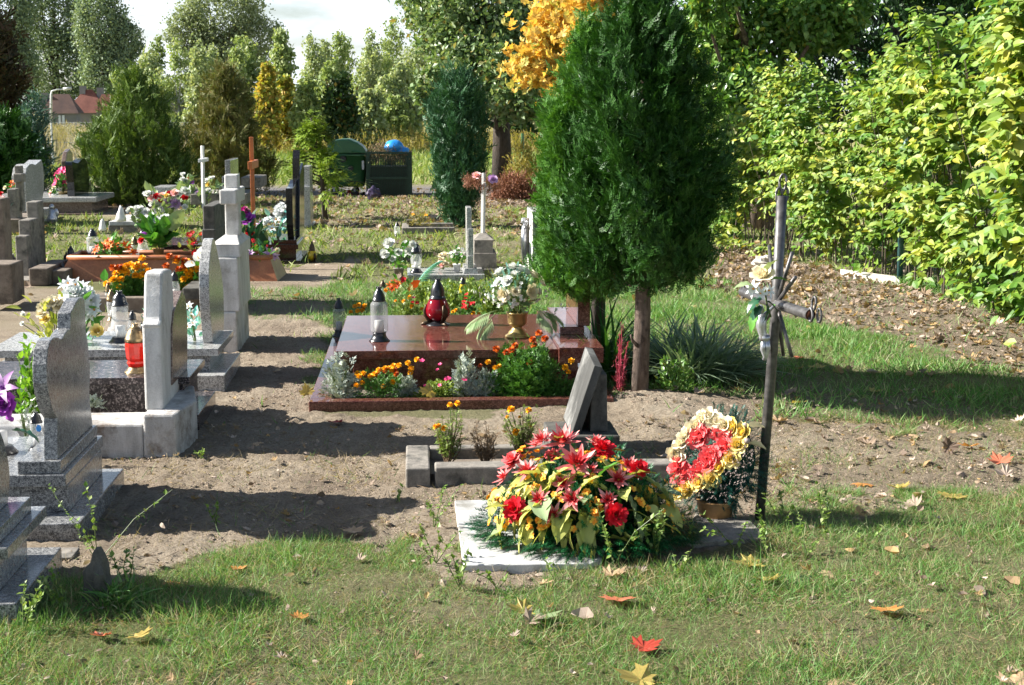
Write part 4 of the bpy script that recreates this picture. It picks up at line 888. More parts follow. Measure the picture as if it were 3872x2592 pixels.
for q, ax in ((cc + r_, (0, .3, 1)), (cc + r_ + Vector((.03, -.02, -.0)), (.0, .1, 1)), (cc + r_ + Vector((.012, 0, .045)), (.1, 0, 1)), (cc + l_, (0, 0, 1)), (cc + l_ + Vector((.02, -.02, .01)), (0, .1, 1))):
    ob = part('chain_link', link(q, ax, (1, .5, 0), .027, .012, .0055), t, True)
# figure on the cross, facing left (towards -u)
f0 = thing('crucifix_figure', 'small silver figure fixed to the iron cross', 'figurine', a3(2885, 1360, vX))
def F3(x, y): return Vector(a3(x, y, vX - .03))
mb = MB().tube([F3(2884, 1185), F3(2880, 1200), F3(2878, 1235), F3(2884, 1268), F3(2888, 1285)], [.012, .021, .022, .016, .019], M['silver'], 10)
mb.tube([F3(2890, 1282), F3(2884, 1320), F3(2892, 1350), F3(2886, 1362)], [.013, .012, .008, .006], M['silver'], 8); mb.tube([F3(2899, 1284), F3(2904, 1318), F3(2897, 1350), F3(2892, 1363)], [.013, .012, .008, .006], M['silver'], 8)
mb.tube([F3(2880, 1196), F3(2862, 1172), F3(2845, 1150)], [.009, .008, .005], M['silver'], 7); mb.tube([F3(2886, 1196), F3(2908, 1176), F3(2930, 1155)], [.009, .008, .005], M['silver'], 7)
mb.blob(F3(2876, 1170), (.015, .017, .02), M['silver'], .1, 3, 1, 10, 8); part('body', mb, f0, True)
part('loincloth', MB().blob(F3(2892, 1278), (.024, .022, .018), M['silver'], .3, 6, 3, 12, 8), f0, True)
# ------------------------------------------------------------------ graves behind the red one
t = grave('grey granite grave slab with a thin stepped headstone, behind the red grave', (.4, 15.4, 0))
vB = 15.27; zt = av(1700, 1040, vB)[1]; zb = av(1700, 1060, vB)[1]
part('slab', MB().box(-.10, .70, vB, vB + .72, -.02, zt, M['granite_light']), t, bevel=.005)
c = g3(1778, 1036, zt)
part('foot', MB().box(av(1752, 1030, c[1])[0], av(1808, 1030, c[1])[0], c[1] - .02, c[1] + .5, zt + .0002, av(1780, 1015, c[1])[1], M['granite_light'], .012), t, bevel=.004)
pw = prof([(1762, 1014), (1761, 870), (1760, 786), (1765, 780), (1780, 776), (1786, 800), (1786, 862), (1790, 900), (1791, 940), (1790, 1014)], 0)
zf_ = av(1780, 1015, c[1])[1]
mb = bx4(MB(), 1764, 1784, 786, 1014, c[1] + .06, .3, M['granite_light']); bx4(mb, 1769, 1790, 866, 1014, c[1] + .02, .12, M['granite_light']); bx4(mb, 1767, 1789, 968, 1014, c[1], .03, M['granite_light']); part('headstone', mb, t, bevel=.006)
t = thing('cross_monument', 'thin rough white cross on two grey concrete blocks, hung with a dried wreath', 'grave monument', (.75, 16.1, 0))
vG = 16.0
part('plinth', bx4(MB(), 1791, 1885, 1018, 1045, vG - .04, .7, M['concrete']), t, bevel=.008); part('lower_block', bx4(MB(), 1791, 1878, 958, 1018, vG, .6, M['concrete']), t, bevel=.008)
mb = bx4(MB(), 1793, 1864, 909, 957.5, vG + .03, .5, M['concrete']); q = [av(x, 909, vG + .03) for x in (1793, 1864)]; za = q[0][1]; um = (q[0][0] + q[1][0]) / 2
mb.add([(q[0][0] - .01, vG + .02, za), (q[1][0] + .01, vG + .02, za), (q[1][0] + .01, vG + .54, za), (q[0][0] - .01, vG + .54, za), (um - .02, vG + .26, za + .065), (um + .03, vG + .26, za + .065)], [(0, 1, 5, 4), (1, 2, 5), (2, 3, 4, 5), (3, 0, 4)], M['concrete']); part('upper_block', mb, t, bevel=.006)
c = a3(1826, 895, vG + .26); ctop = a3(1829, 655, vG + .26)
part('cross', MB().tube([c, a3(1828, 770, vG + .26), ctop], [.026, .028, .025], M['whitewash'], 6).tube([(ctop[0], ctop[1] - .22, ctop[2] - .12), (ctop[0], ctop[1] + .22, ctop[2] - .12)], .024, M['whitewash'], 6).roughen(.006, 9), t)
t = thing('crucifix_monument', 'upright whitewashed headstone flaking to dark stone, partly behind the big conifer', 'grave monument', (1.35, 15.4, 0))
vH = 15.2; p0 = av(2014, 1056, vH); p1 = av(2063, 1056, vH); zt = av(2030, 800, vH)[1]
mm = rocky('flaking_plaster', (.05, .05, .045), (.62, .62, .6), (.045, .045, .04), 5, .9, 1., .02)
part('headstone', MB().box(p0[0], p1[0], vH, vH + .75, -.02, zt, mm).box(p0[0] - .003, p0[0] - .0005, vH + .02, vH + .75, .02, zt - .01, M['whitewash']), t, bevel=.0)
mb = MB().tube([(p0[0] - .02, vH + .45, zt - .1), (p0[0] - .02, vH + .45, .2)], .025, M['concrete'], 6); part('relief_cross', mb, t)
mb = MB().tube([(p0[0] - .05, vH + .45, zt - .18), (p0[0] - .06, vH + .44, zt - .35), (p0[0] - .05, vH + .46, zt - .6)], [.03, .035, .02], M['silver'], 8).tube([(p0[0] - .04, vH + .2, zt - .12), (p0[0] - .05, vH + .45, zt - .2), (p0[0] - .04, vH + .68, zt - .12)], [.012, .018, .012], M['silver'], 6); mb.blob((p0[0] - .06, vH + .45, zt - .13), (.03, .03, .035), M['silver'], .1, 3, 1, 10, 8); part('figure', mb, t, True)
t = grave('low grey concrete grave frame in the grass left of the blue-green juniper', (.1, 21.3, 0))
a = g(1520, 885); zt = av(1530, 862, a[1])[1]
part('frame', MB().box(a[0], a[0] + .75, a[1], a[1] + .1, -.02, zt, M['concrete']).box(a[0], a[0] + .1, a[1] + .101, a[1] + .9, -.02, zt, M['concrete']).box(a[0] + .101, a[0] + .75, a[1] + .8, a[1] + .9, -.02, zt, M['concrete']), t, bevel=.01)
b = a3(1551, 858, a[1] + .85); part('block', MB().box(b[0] - .055, b[0] + .055, a[1] + .7, a[1] + .85, zt + .0002, a3(1551, 830, a[1] + .85)[2], M['concrete_dark']), t, bevel=.008)
# ------------------------------------------------------------------ flower arrangements
KN = {'rose': 'rose', 'marigold': 'marigold_bloom', 'lily': 'lily', 'small': 'small_blossom', 'carnation': 'carnation', 'peony': 'peony', 'chrysanthemum': 'chrysanthemum', 'gerbera': 'gerbera', 'daisy': 'daisy', 'tulip': 'tulip', 'anthurium': 'anthurium'}
def arrangement(name, label, cat, base, v, blooms, leaf='bush_green', n=60, ls=.05, pot=None, tm=LEAF, seed=1, group=None, spread=None, up=.6, stem='stem', lowz=None):
    """blooms: (kind, x, y, radius in picture pixels[, depth shift])"""
    random.seed(seed); r = np.random.default_rng(seed); t = thing(name, label, cat, base, group); b = Vector(base)
    ph = 0
    if pot:
        pm, pr, ph = pot; part('pot', MB().lathe([(.001, 0), (pr * .72, 0), (pr, ph), (pr * 1.06, ph), (pr * 1.06, ph * 1.02 + .006), (pr * .9, ph * 1.0), (.001, ph * .9)], M[pm], base, 18), t, True)
    P = []
    sm = MB()
    for q in blooms:
        k, x, y, rp = q[:4]; dv = q[4] if len(q) > 4 else r.uniform(-.05, .05)
        p = Vector(a3(x, y, v + dv)); P.append(p); R = rp / 5690 * v
        d = (p - b - Vector((0, 0, ph))); d = d.normalized() if d.length > .01 else Vector((0, 0, 1)); d = (d * .5 + Vector((r.uniform(-.35, .0), -.75, .35))).normalized()
        put(KN[k.split('_')[0]], FL[k], t, p, d, R / .5)
        if R > .008:
            s0 = b + Vector((r.uniform(-.01, .01), r.uniform(-.01, .01), ph * .9)); mid = (s0 + p) / 2 + Vector((0, 0, .1 * (p - s0).length)); sm.tube([s0, mid, p - d * R * .1], .0025 + v * .00006, M[stem], 4, False)
    if sm.n: part('stems', sm, t)
    if n:
        c = sum(P, Vector()) / len(P) if P else b + Vector((0, 0, ph + .1)); top = b + Vector((0, 0, ph))
        sp = spread or max(.03, max((p - c).length for p in P) if P else .1)
        w = r.uniform(.05, 1., n) ** .8
        pts = np.array(top)[None] * (1 - w[:, None]) + np.array(c)[None] * w[:, None] + r.normal(size=(n, 3)).clip(-1.4, 1.4) * np.array([sp * .5, sp * .4, sp * .35]) * (.35 + w[:, None])
        lo = (base[2] + .005) if lowz is None else lowz; pts[:, 2] = np.maximum(pts[:, 2], lo)
        D = pts - np.array(top); D /= np.linalg.norm(D, axis=1, keepdims=True) + 1e-6; D = D + r.normal(size=(n, 3)) * .5; D[:, 2] += up * .4
        part('foliage', MB().scatter(tm, pts, frames(D, r.uniform(-.8, .8, n)), r.uniform(.6, 1.2, n) * ls, M[leaf]), t)
    return t
def mz(L, ox, oy, s): return [(q[0], ox + q[1] / s, oy + q[2] / s, *q[3:]) for q in L]
def bush(name, label, cat, x0, x1, ytop, base_uv, v, leaf, n, ls, tm, seed, blooms=(), group=None, dens=.5, h0=.0, flat=.8, z0=0.):
    """rounded plant whose crown fills x0..x1 and rises to ytop at depth v"""
    r = np.random.default_rng(seed); random.seed(seed)
    zt = av((x0 + x1) / 2, ytop, v)[1]; rad = (av(x1, ytop, v)[0] - av(x0, ytop, v)[0]) / 2; cu = av((x0 + x1) / 2, ytop, v)[0]
    o = (cu, v, z0); t = thing(name, label, cat, o, group); H = zt - z0
    ph = r.uniform(0, 6.28, n); q = r.uniform(0, 1, n) ** .45; th = np.arccos(r.uniform(-.15, 1, n))
    k = 1 + .18 * np.sin(3 * ph + seed) + .12 * np.sin(5 * th + ph * 2)
    pts = np.stack([cu + rad * q * k * np.sin(th) * np.cos(ph), v + rad * flat * q * k * np.sin(th) * np.sin(ph), z0 + H * (h0 + (1 - h0) * np.maximum(q * np.cos(th), .03) * np.clip(k, .8, 1.1))], 1)
    D = pts - np.array([cu, v, z0 - H * .2]); D /= np.linalg.norm(D, axis=1, keepdims=True); D += r.normal(size=(n, 3)) * .45
    part('foliage', MB().scatter(tm, pts, frames(D, r.uniform(-1, 1, n)), r.uniform(.6, 1.2, n) * ls, M[leaf]), t)
    sm = MB()
    for i in range(9):
        a = r.uniform(0, 6.28); e = Vector((cu + rad * .7 * math.cos(a), v + rad * .6 * math.sin(a), z0 + H * r.uniform(.6, .95))); s0 = Vector((cu, v, z0)); sm.tube([s0, (s0 + e) / 2 + Vector((0, 0, .02)), e], [.004, .003, .0015], M['stem'], 4, False)
    part('stems', sm, t)
    for b in blooms:
        kd, x, y, rp = b; p = Vector(a3(x, y, v - rad * flat * .55 + r.uniform(-.03, .03))); R = rp / 5690 * v
        put(KN[kd.split('_')[0]], FL[kd], t, p, (r.uniform(-.4, .1), r.uniform(-.6, -.2), .9), R / .42)
    return t
Z4 = lambda L: mz(L, 1150, 950, 1.9525)
vb = 8.86
Y, MR = 'marigold_yellow', 'marigold_red'
bush('marigold_plant', 'low marigold plant full of yellow blooms at the left front of the red grave bed', 'flowering plant', 1335, 1560, 1405, None, vb, 'bush_green', 900, .035, SPRAY_S[0], 11,
     Z4([(k, x, y, 10.5) for k, x, y in ((Y, 832, 803), (Y, 767, 828), (Y, 660, 850), (Y, 700, 845), (Y, 622, 868), (Y, 597, 868), (Y, 552, 878), (Y, 645, 880), (Y, 678, 900), (Y, 522, 908), (Y, 437, 905), (Y, 392, 905), (Y, 405, 925), (Y, 490, 925), (Y, 430, 975), (Y, 387, 993), (Y, 655, 967), (Y, 588, 1000), (Y, 790, 868), (Y, 785, 900), (MR, 667, 878), (MR, 600, 885), (MR, 545, 892), (MR, 680, 912), (MR, 520, 918))]), 'marigolds round the red grave', z0=.03)
bush('marigold_plant', 'tall bushy marigold with rust-red blooms before the red slab', 'flowering plant', 1870, 2125, 1300, None, vb, 'bush_green', 2400, .05, SPRAY_S[1], 12,
     Z4([(k, x, y, 13) for k, x, y in ((MR, 1418, 725), (MR, 1495, 750), (MR, 1530, 735), (MR, 1558, 703), (MR, 1687, 655), (MR, 1700, 695), (MR, 1735, 608), (MR, 1778, 648), (MR, 1670, 828))]), 'marigolds round the red grave', z0=.03)
bush('marigold_plant', 'sparse marigold with a few yellow blooms between silver foliage before the red slab', 'flowering plant', 1800, 1905, 1400, None, vb, 'bush_green', 300, .035, SPRAY_S[0], 13, Z4([(Y, 1358, 822, 11), (MR, 1300, 848, 8), (Y, 1410, 862, 10), (Y, 1440, 852, 9)]), 'marigolds round the red grave', z0=.03)
bush('marigold_plant', 'small marigold with three yellow heads left of the tilted inscription plate', 'flowering plant', 2070, 2200, 1430, None, vb, 'bush_green', 350, .035, SPRAY_S[0], 14, Z4([(Y, 1973, 812, 12), (Y, 1927, 860, 12), (Y, 1952, 895, 10), (Y, 2165, 897, 9)]), 'marigolds round the red grave', z0=.03)
bush('pink_plant', 'low green plant dotted with magenta pinks in the middle of the red grave bed', 'flowering plant', 1570, 1760, 1445, None, vb, 'bush_pale', 1300, .022, LEAF, 15, Z4([('small_pink', 870, 812, 10), ('small_pink', 1003, 838, 8), ('small_pink', 983, 878, 7), ('small_pink', 1063, 945, 12), ('small_pink', 1050, 950, 9), ('small_pink', 1185, 950, 11), ('small_pink', 1000, 993, 8), ('small_pink', 893, 995, 8)]), z0=.03)
for i, (x0, x1, yt, n_, lab) in enumerate([(1215, 1345, 1350, 230, 'silver-leaved ragwort plant at the left corner of the red grave bed'), (1715, 1800, 1352, 170, 'silver-leaved ragwort plant in the centre of the red grave bed'), (1800, 1870, 1400, 110, 'small silver ragwort left of the rust-red marigold bush'), (1505, 1570, 1425, 80, 'small silver ragwort among the yellow marigolds')]):
    bush('silver_ragwort', lab, 'plant', x0, x1, yt, None, vb - .02, 'silver_leaf', n_ * 2, .055, SPRAY_S[i % 2], 20 + i, (), 'silver ragwort in the red grave bed', z0=.03)
bush('ground_plant', 'dark low creeping foliage below the rust-red marigold bush', 'plant', 2000, 2240, 1480, None, vb - .02, 'bush_green', 900, .02, SPRAY_S[0], 31, z0=.03)
# bed behind the red slab
vq = 11.6
bush('marigold_plant', 'marigold plant with yellow heads just behind the left end of the red slab', 'flowering plant', 1310, 1400, 1150, None, 11.2, 'bush_green', 300, .04, SPRAY_S[0], 41, Z4([(Y, 372, 410, 9), (Y, 402, 398, 9), (Y, 447, 405, 9), (Y, 395, 443, 9), (Y, 430, 440, 9), (Y, 345, 452, 8), (MR, 437, 420, 7)]), 'marigolds round the red grave')
bush('marigold_plant', 'feathery marigold behind the clear lantern of the red slab', 'flowering plant', 1480, 1600, 1090, None, vq, 'bush_pale', 900, .045, SPRAY_S[1], 42, Z4([('marigold', 675, 370, 6), ('marigold', 780, 342, 9), ('marigold', 735, 370, 7), ('small_pink', 812, 345, 10), ('marigold', 795, 410, 9), ('marigold', 870, 430, 8), ('small_red', 800, 380, 9), ('small_red', 835, 385, 9)]), 'marigolds round the red grave')
bush('salvia_plant', 'red-flowered salvia behind the red slab, right of the red lantern', 'flowering plant', 1730, 1810, 1110, None, vq, 'bush_green', 300, .04, LEAF, 43, Z4([('small_red', x, y, 9) for x, y in ((1200, 322), (1195, 350), (1180, 375), (1175, 395), (1215, 385), (1245, 385), (1190, 410), (1230, 400), (1200, 430), (1250, 400), (1210, 415), (1175, 420))] + [(Y, 1120, 440, 8), (Y, 1250, 460, 8), (Y, 1290, 465, 7), (Y, 1098, 450, 7)]))
for i, (x0, x1, yt, v_) in enumerate([(1590, 1680, 1080, 12.2), (1650, 1760, 1065, 12.8), (1740, 1850, 1055, 13.2), (1560, 1660, 1060, 13.2), (1820, 1900, 1060, 12.4)]):
    bush('leafy_shrub', ['thin twiggy shrub behind the red lantern', 'yellow-green twiggy shrub between red lantern and grey stone', 'loose shrub in front of the concrete cross blocks', 'loose shrub below the teal palm leaf', 'pale shrub just behind the white bouquet'][i], 'shrub', x0, x1, yt, None, v_, 'bush_pale', 380, .042, QLEAF, 50 + i, (), 'shrubs in the bed behind the red grave', h0=.15)
arrangement('rose_bouquet', 'bouquet of white artificial roses in a grey vase behind the red grave', 'bouquet', g3(1508, 1056), 14.9, mz([('rose_white', 280, 280, 20), ('rose_white', 215, 440, 17), ('rose_white', 510, 290, 12), ('rose_white', 415, 410, 15), ('rose_white', 330, 505, 13), ('rose_white', 620, 300, 15), ('rose_white', 560, 400, 14)], 1400, 850, 3.905), 'silk_green', 60, .08, ('concrete', .055, .11), seed=3)
arrangement('palm_spray', 'teal and orange artificial palm leaf with orange blooms left behind the red lantern', 'bouquet', g3(1570, 1135), 12.6, mz([('marigold', 130, 950, 8), ('lily_orange', 290, 900, 14), ('lily_orange', 350, 860, 16), ('lily_orange', 380, 910, 15), ('marigold', 230, 970, 9), ('small_red', 490, 815, 14), ('lily_orange', 330, 950, 14), ('lily_orange', 420, 870, 12)], 1400, 850, 3.905), 'silk_green', 26, .07, seed=4)
th = thing('palm_spray', 'long teal artificial palm leaf arching above an orange spathe', 'artificial leaf', g3(1590, 1130))
b0 = a3(1560, 1100, 12.4)
putleaf(palm_leaf('palm_leaf', M['teal_leaf'], 14, 1., .022, .9, .2), th, a3(1565, 1100, 12.4), (.35, .1, .9), .36, .9, 'palm_leaf')
putleaf(big_leaf('leaf', M['anthurium'], .35, .2), th, a3(1545, 1100, 12.3), (.9, .2, .55), .13, 1.0)
arrangement('potted_flowers', 'white cup of small white daisies on the grey slab behind the red grave', 'potted plant', (av(1728, 1028, 15.5)[0], 15.5, av(1728, 1028, 15.5)[1]), 15.5, mz([('daisy', x, y, 9) for x, y in ((1190, 420), (1240, 400), (1280, 430), (1330, 400), (1380, 410), (1210, 470), (1280, 480), (1340, 480), (1400, 440), (1300, 360), (1360, 365), (1250, 500))], 1400, 850, 3.905), 'silk_green', 40, .06, ('pot_white', .042, .075), seed=5)
arrangement('faded_bouquet', 'pale pink faded bouquet lying left of the white flower cup', 'bouquet', (av(1675, 1015, 15.7)[0], 15.7, .07), 15.7, mz([('rose_cream', x, y, 9) for x, y in ((1040, 460), (1080, 440), (1010, 580), (1080, 560), (1130, 590), (1050, 520), (1120, 450))] + [('rose_pink', 1060, 600, 10)], 1400, 850, 3.905), 'dried_brown', 20, .05, seed=6)
lantern('cut', 'white glass lantern with black cap beside the bouquet of white roses', (av(1574, 1030, 15.5)[0], 15.5, av(1574, 1030, 15.5)[1]), .31, gl='glass_clear', w=.8)
lantern('small', 'small yellow-green glass lantern with black cap behind the red slab', g3(1750, 1115), .17, gl='glass_yellow')
lantern('small', 'small dim lantern with brown cap left of the orange blooms behind the red slab', g3(1448, 1130), .17, cap='cap_brown')
lantern('cyl', 'small clear lantern left of the low concrete frame in the back grass', g3(1502, 896), .20, w=1.3)
# dried wreath on the concrete cross
t = thing('dried_wreath', 'dried brown wreath with two pink roses hung on the rough white cross', 'wreath', a3(1829, 700, 16.2))
r = np.random.default_rng(5); ph = r.uniform(0, 6.28, 420); c = Vector(a3(1820, 690, 16.2)); pts = np.stack([c[0] + .16 * np.cos(ph), c[1] + .16 * np.sin(ph), c[2] + .02 * np.sin(ph) - .02 * np.cos(ph)], 1) + r.normal(size=(420, 3)) * .018
part('wreath_body', MB().scatter(SHRUBTWIG, pts, frames(rdir(420, r), None), r.uniform(.05, .1, 420), M['dried_brown']), t)
put('rose', FL['rose_pink'], t, a3(1804, 668, 16.05), (-.2, -.6, .7), .09); put('rose', rose_m('rose_lilac', M['lilac'], 9), t, a3(1863, 682, 16.05), (.1, -.8, .5), .10)
# dried bush by the frame
bush('dried_bouquet', 'withered yellow flowers standing on the low concrete frame', 'dried flowers', 1540, 1632, 790, None, 21.6, 'herbs', 260, .06, SHRUBTWIG, 61, [('small', 1610, 815, 8), ('small', 1560, 812, 7)], z0=.08)
# --- white arrangement in the golden vase
t = thing('flower_vase', 'golden pedestal vase with white and cream artificial flowers and palm leaves', 'flower vase', g3(1956, 1275, ZS)); vv = t.location; B = Vector(g3(1956, 1275, ZS)); v = B.y
s_ = v / 5690
part('vase', MB().lathe([(.001, 0), (48 * s_, 0), (48 * s_, 6 * s_), (42 * s_, 10 * s_), (36 * s_, 14 * s_), (33 * s_, 22 * s_), (24 * s_, 30 * s_), (20 * s_, 38 * s_), (20 * s_, 42 * s_), (30 * s_, 46 * s_), (37 * s_, 56 * s_), (39 * s_, 90 * s_), (43 * s_, 93 * s_), (43 * s_, 98 * s_), (38 * s_, 98 * s_), (36 * s_, 84 * s_), (.001, 84 * s_)], M['gold_plastic'], B, 28), t, True)
random.seed(9); r = np.random.default_rng(9)
def dome(x, y, C, R):
    """where the line through pixel (x, y) meets an ellipsoid, with its normal"""
    d = Vector(ray(x, y)); o = Vector((0, 0, CAMH)); q = [(o[i] - C[i]) / R[i] for i in range(3)]; e = [d[i] / R[i] for i in range(3)]
    a = sum(k * k for k in e); b_ = 2 * sum(p * k for p, k in zip(q, e)); c_ = sum(p * p for p in q) - 1; D_ = b_ * b_ - 4 * a * c_
    tt = (-b_ - math.sqrt(D_)) / (2 * a) if D_ > 0 else -b_ / (2 * a); p = o + d * tt; nn = Vector([(p[i] - C[i]) / R[i] ** 2 for i in range(3)]).normalized(); return p, nn
C = Vector(a3(1945, 1110, v)); R = Vector((.145, .13, .12))
cols = ['rose_cream', 'rose_white', 'rose_cream', 'lily_white']
for k, x, y, rp in Z4([('rose_cream', 1480, 320, 20), ('rose_cream', 1670, 300, 22), ('rose_cream', 1690, 190, 20), ('rose_white', 1450, 170, 22), ('rose_white', 1500, 230, 20), ('rose_white', 1600, 150, 22), ('rose_white', 1540, 130, 20), ('rose_cream', 1750, 235, 22), ('rose_white', 1440, 240, 18), ('rose_white', 1640, 170, 18), ('rose_cream', 1560, 300, 15), ('rose_white', 1720, 300, 16), ('rose_white', 1560, 180, 18), ('rose_white', 1380, 330, 15)]):
    p, nn = dome(x, y, C, R); put('rose', FL[k], t, p, nn, rp * s_ / .42)
bl = Z4([('s', 1290 + 0, 285, 0), ('s', 1330, 310, 0), ('s', 1400, 370, 0), ('s', 1440, 390, 0), ('s', 1520, 350, 0), ('s', 1570, 380, 0), ('s', 1600, 340, 0), ('s', 1730, 345, 0), ('s', 1790, 280, 0), ('s', 1810, 250, 0), ('s', 1760, 310, 0), ('s', 1850, 440, 0), ('s', 1880, 410, 0), ('s', 1930, 410, 0), ('s', 1350, 360, 0), ('s', 1420, 320, 0), ('s', 1470, 270, 0), ('s', 1410, 280, 0), ('s', 1590, 260, 0), ('s', 1540, 400, 0)])
for i, (_, x, y, _2) in enumerate(bl):
    for j in range(4):
        p, nn = dome(x + r.uniform(-12, 12), y + r.uniform(-10, 10), C, R * 1.08); nn = (nn + Vector(r.normal(size=3)) * .4).normalized(); put('small_blossom', FL['small_white'], t, p + nn * .01, nn, r.uniform(.02, .032))
n_ = 420; pts = np.array(C)[None] + rdir(n_, r) * np.array(R) * r.uniform(.4, .98, n_)[:, None]; D = pts - np.array(C - Vector((0, 0, .1)))
part('foliage', MB().scatter(QLEAF, pts, frames(D + r.normal(size=(n_, 3)) * .05, r.uniform(-1, 1, n_)), r.uniform(.03, .06, n_), M['silk_pale']).scatter(TINSEL, pts[:40] + np.array([0, -.03, .02]), frames(D[:40]), r.uniform(.07, .1, 40), M['teal_leaf']), t)
sm = MB()
for q in range(16): a = r.uniform(0, 6.28); sm.tube([B + Vector((.02 * math.cos(a), .02 * math.sin(a), .14)), C + Vector((.07 * math.cos(a), .07 * math.sin(a), -.03))], .003, M['stem'], 4, False)
part('stems', sm, t)
for a_, p0, dd, s in ((0, (1880, 1175), (-.85, -.35, -.1), .24), (1, (1875, 1185), (-.7, -.5, -.5), .22), (2, (2025, 1160), (.4, -.75, -.2), .23), (3, (2040, 1165), (.75, -.4, -.1), .2)): putleaf(PALM, t, a3(*p0, v - .03), dd, s, [.2, .1, -.2, .1][a_], 'palm_leaf')
# --- marigolds on the left frame grave
uL, uR, vA = MF
Z3 = lambda L: mz(L, 300, 950, 3.137)
bush('marigold_plant', 'dense marigold bush with many yellow and orange blooms at the left of the concrete frame', 'flowering plant', 400, 575, 1020, None, vA + .42, 'bush_green', 2000, .055, SPRAY_S[1], 71,
     Z3([(k, x, y, 13) for k, x, y in ((Y, 742, 88), (Y, 610, 165), (Y, 690, 165), (Y, 650, 180), (Y, 560, 180), (Y, 545, 230), (Y, 490, 240), (Y, 565, 262), (Y, 430, 270), (Y, 500, 335), (Y, 432, 330), (Y, 395, 345), (Y, 485, 430), (Y, 735, 295), (Y, 760, 280), (Y, 800, 270), (Y, 325, 392), (MR, 400, 200), (MR, 465, 200), (MR, 500, 195), ('marigold', 665, 295), ('marigold', 820, 240), ('marigold', 690, 210), (Y, 770, 185), (Y, 525, 210))]), 'marigold bushes in the concrete frame', z0=.03)
bush('marigold_plant', 'marigold bush with orange blooms between whitewashed stone and bowed granite stone', 'flowering plant', 640, 770, 1000, None, vA + .42, 'bush_green', 1600, .055, SPRAY_S[1], 72,
     Z3([(k, x, y, 13) for k, x, y in ((MR, 1160, 95), (MR, 1030, 180), (MR, 1245, 180), (MR, 1180, 220), ('marigold', 1150, 130), (Y, 1230, 210), (Y, 1285, 250), (Y, 1350, 215), (Y, 1360, 250), (Y, 1410, 215), (Y, 1300, 295), (Y, 1255, 330), (Y, 1330, 355), (Y, 1385, 360), (Y, 1285, 430), (Y, 1240, 335), (MR, 1245, 120), (MR, 1070, 65), (Y, 1215, 425), ('marigold', 1290, 130))]), 'marigold bushes in the concrete frame', z0=.03)
arrangement('anthurium_bouquet', 'large white anthurium flowers beside the orange marigolds', 'bouquet', (av(760, 1060, vA + .3)[0], vA + .3, .03), vA + .3, [('anthurium_white', 728, 1000, 24), ('anthurium_white', 752, 980, 26), ('anthurium_white', 760, 962, 24)], 'silk_green', 10, .08)
lantern('small', 'clear lantern with brass cap at the left end of the marigold frame', (av(408, 1092, vA + .2)[0], vA + .2, .03), .20, cap='cap_brass', w=.75)
lantern('pear', 'lantern with black cap behind the yellow marigold bush', (av(448, 1080, vA + .7)[0], vA + .7, .03), .24)
lantern('small', 'clear lantern with rounded black cap between the two marigold bushes', (av(661, 1098, vA + .15)[0], vA + .15, .125), .21)
# --- left lanterns
lantern('cut', 'bright red glass lantern with brass cap on the dark speckled slab', g3(517, 1408, .30), .27, gl='glass_red', cap='cap_brass', candle='candle_red', w=.92)
lantern('pear', 'big pear-shaped white lantern with black cap on the light granite slab', g3(458, 1294, .25), .33)
lantern('cut', 'tall clear lantern with silver-brown cap behind the pear-shaped lantern', g3(424, 1214), .26, cap='cap_brass', w=.65)
lantern('small', 'small dark lantern to the right behind the pear-shaped lantern', g3(503, 1262, .1), .17, gl='glass_smoke', cap='cap_black')
lantern('small', 'narrow clear lantern with black base half hidden by the whitewashed stone', g3(546, 1380, .30), .24, w=.7)
lantern('pear', 'large clear lantern with dark cap at the left edge of the picture', (av(-2, 1560, 6.55)[0], 6.55, .248), .30, w=1.)
t = lantern('pear', 'small milky glass lantern with a blue spot on the wavy-stone grave', (av(140, 1680, 6.6)[0], 6.6, .248), .17)
part('badge', MB().blob((.02, -.035, .105), (.012, .006, .016), M['bag_blue'], 0, 1, 0, 10, 8), t, loc=True)
lantern('small', 'white lantern with black cap behind the weathered monument at far left', g3(52, 1062), .27, w=.9)
lantern('small', 'upper lantern of the three in front of the orange-brown grave box', (av(270, 1000, 15.9)[0], 15.9, .1), .22, cap='cap_black')
lantern('small', 'middle lantern of the three in front of the orange-brown grave box', g3(256, 1040), .24, cap='cap_brown')
lantern('small', 'lowest lantern of the three in front of the orange-brown grave box', g3(243, 1062), .2, cap='cap_black')
lantern('cyl', 'clear lantern with green-black cap standing in the orange-brown grave box at its left end', (av(352, 960, 15.8)[0], 15.8, .21), .30, w=1.3)
lantern('small', 'white lantern with brass cap in the orange-brown grave box beside the wooden pot', (av(510, 950, 15.8)[0], 15.8, .21), .22, cap='cap_brass')
lantern('pear', 'white lantern with blue-black cap behind the purple lily', (av(540, 930, 16.3)[0], 16.3, .15), .3)
lantern('belly', 'yellow glass lantern with brown cap on the path beside the black granite grave', g3(1181, 992), .235, gl='glass_yellow', cap='cap_brown', candle='candle_white', w=.85)
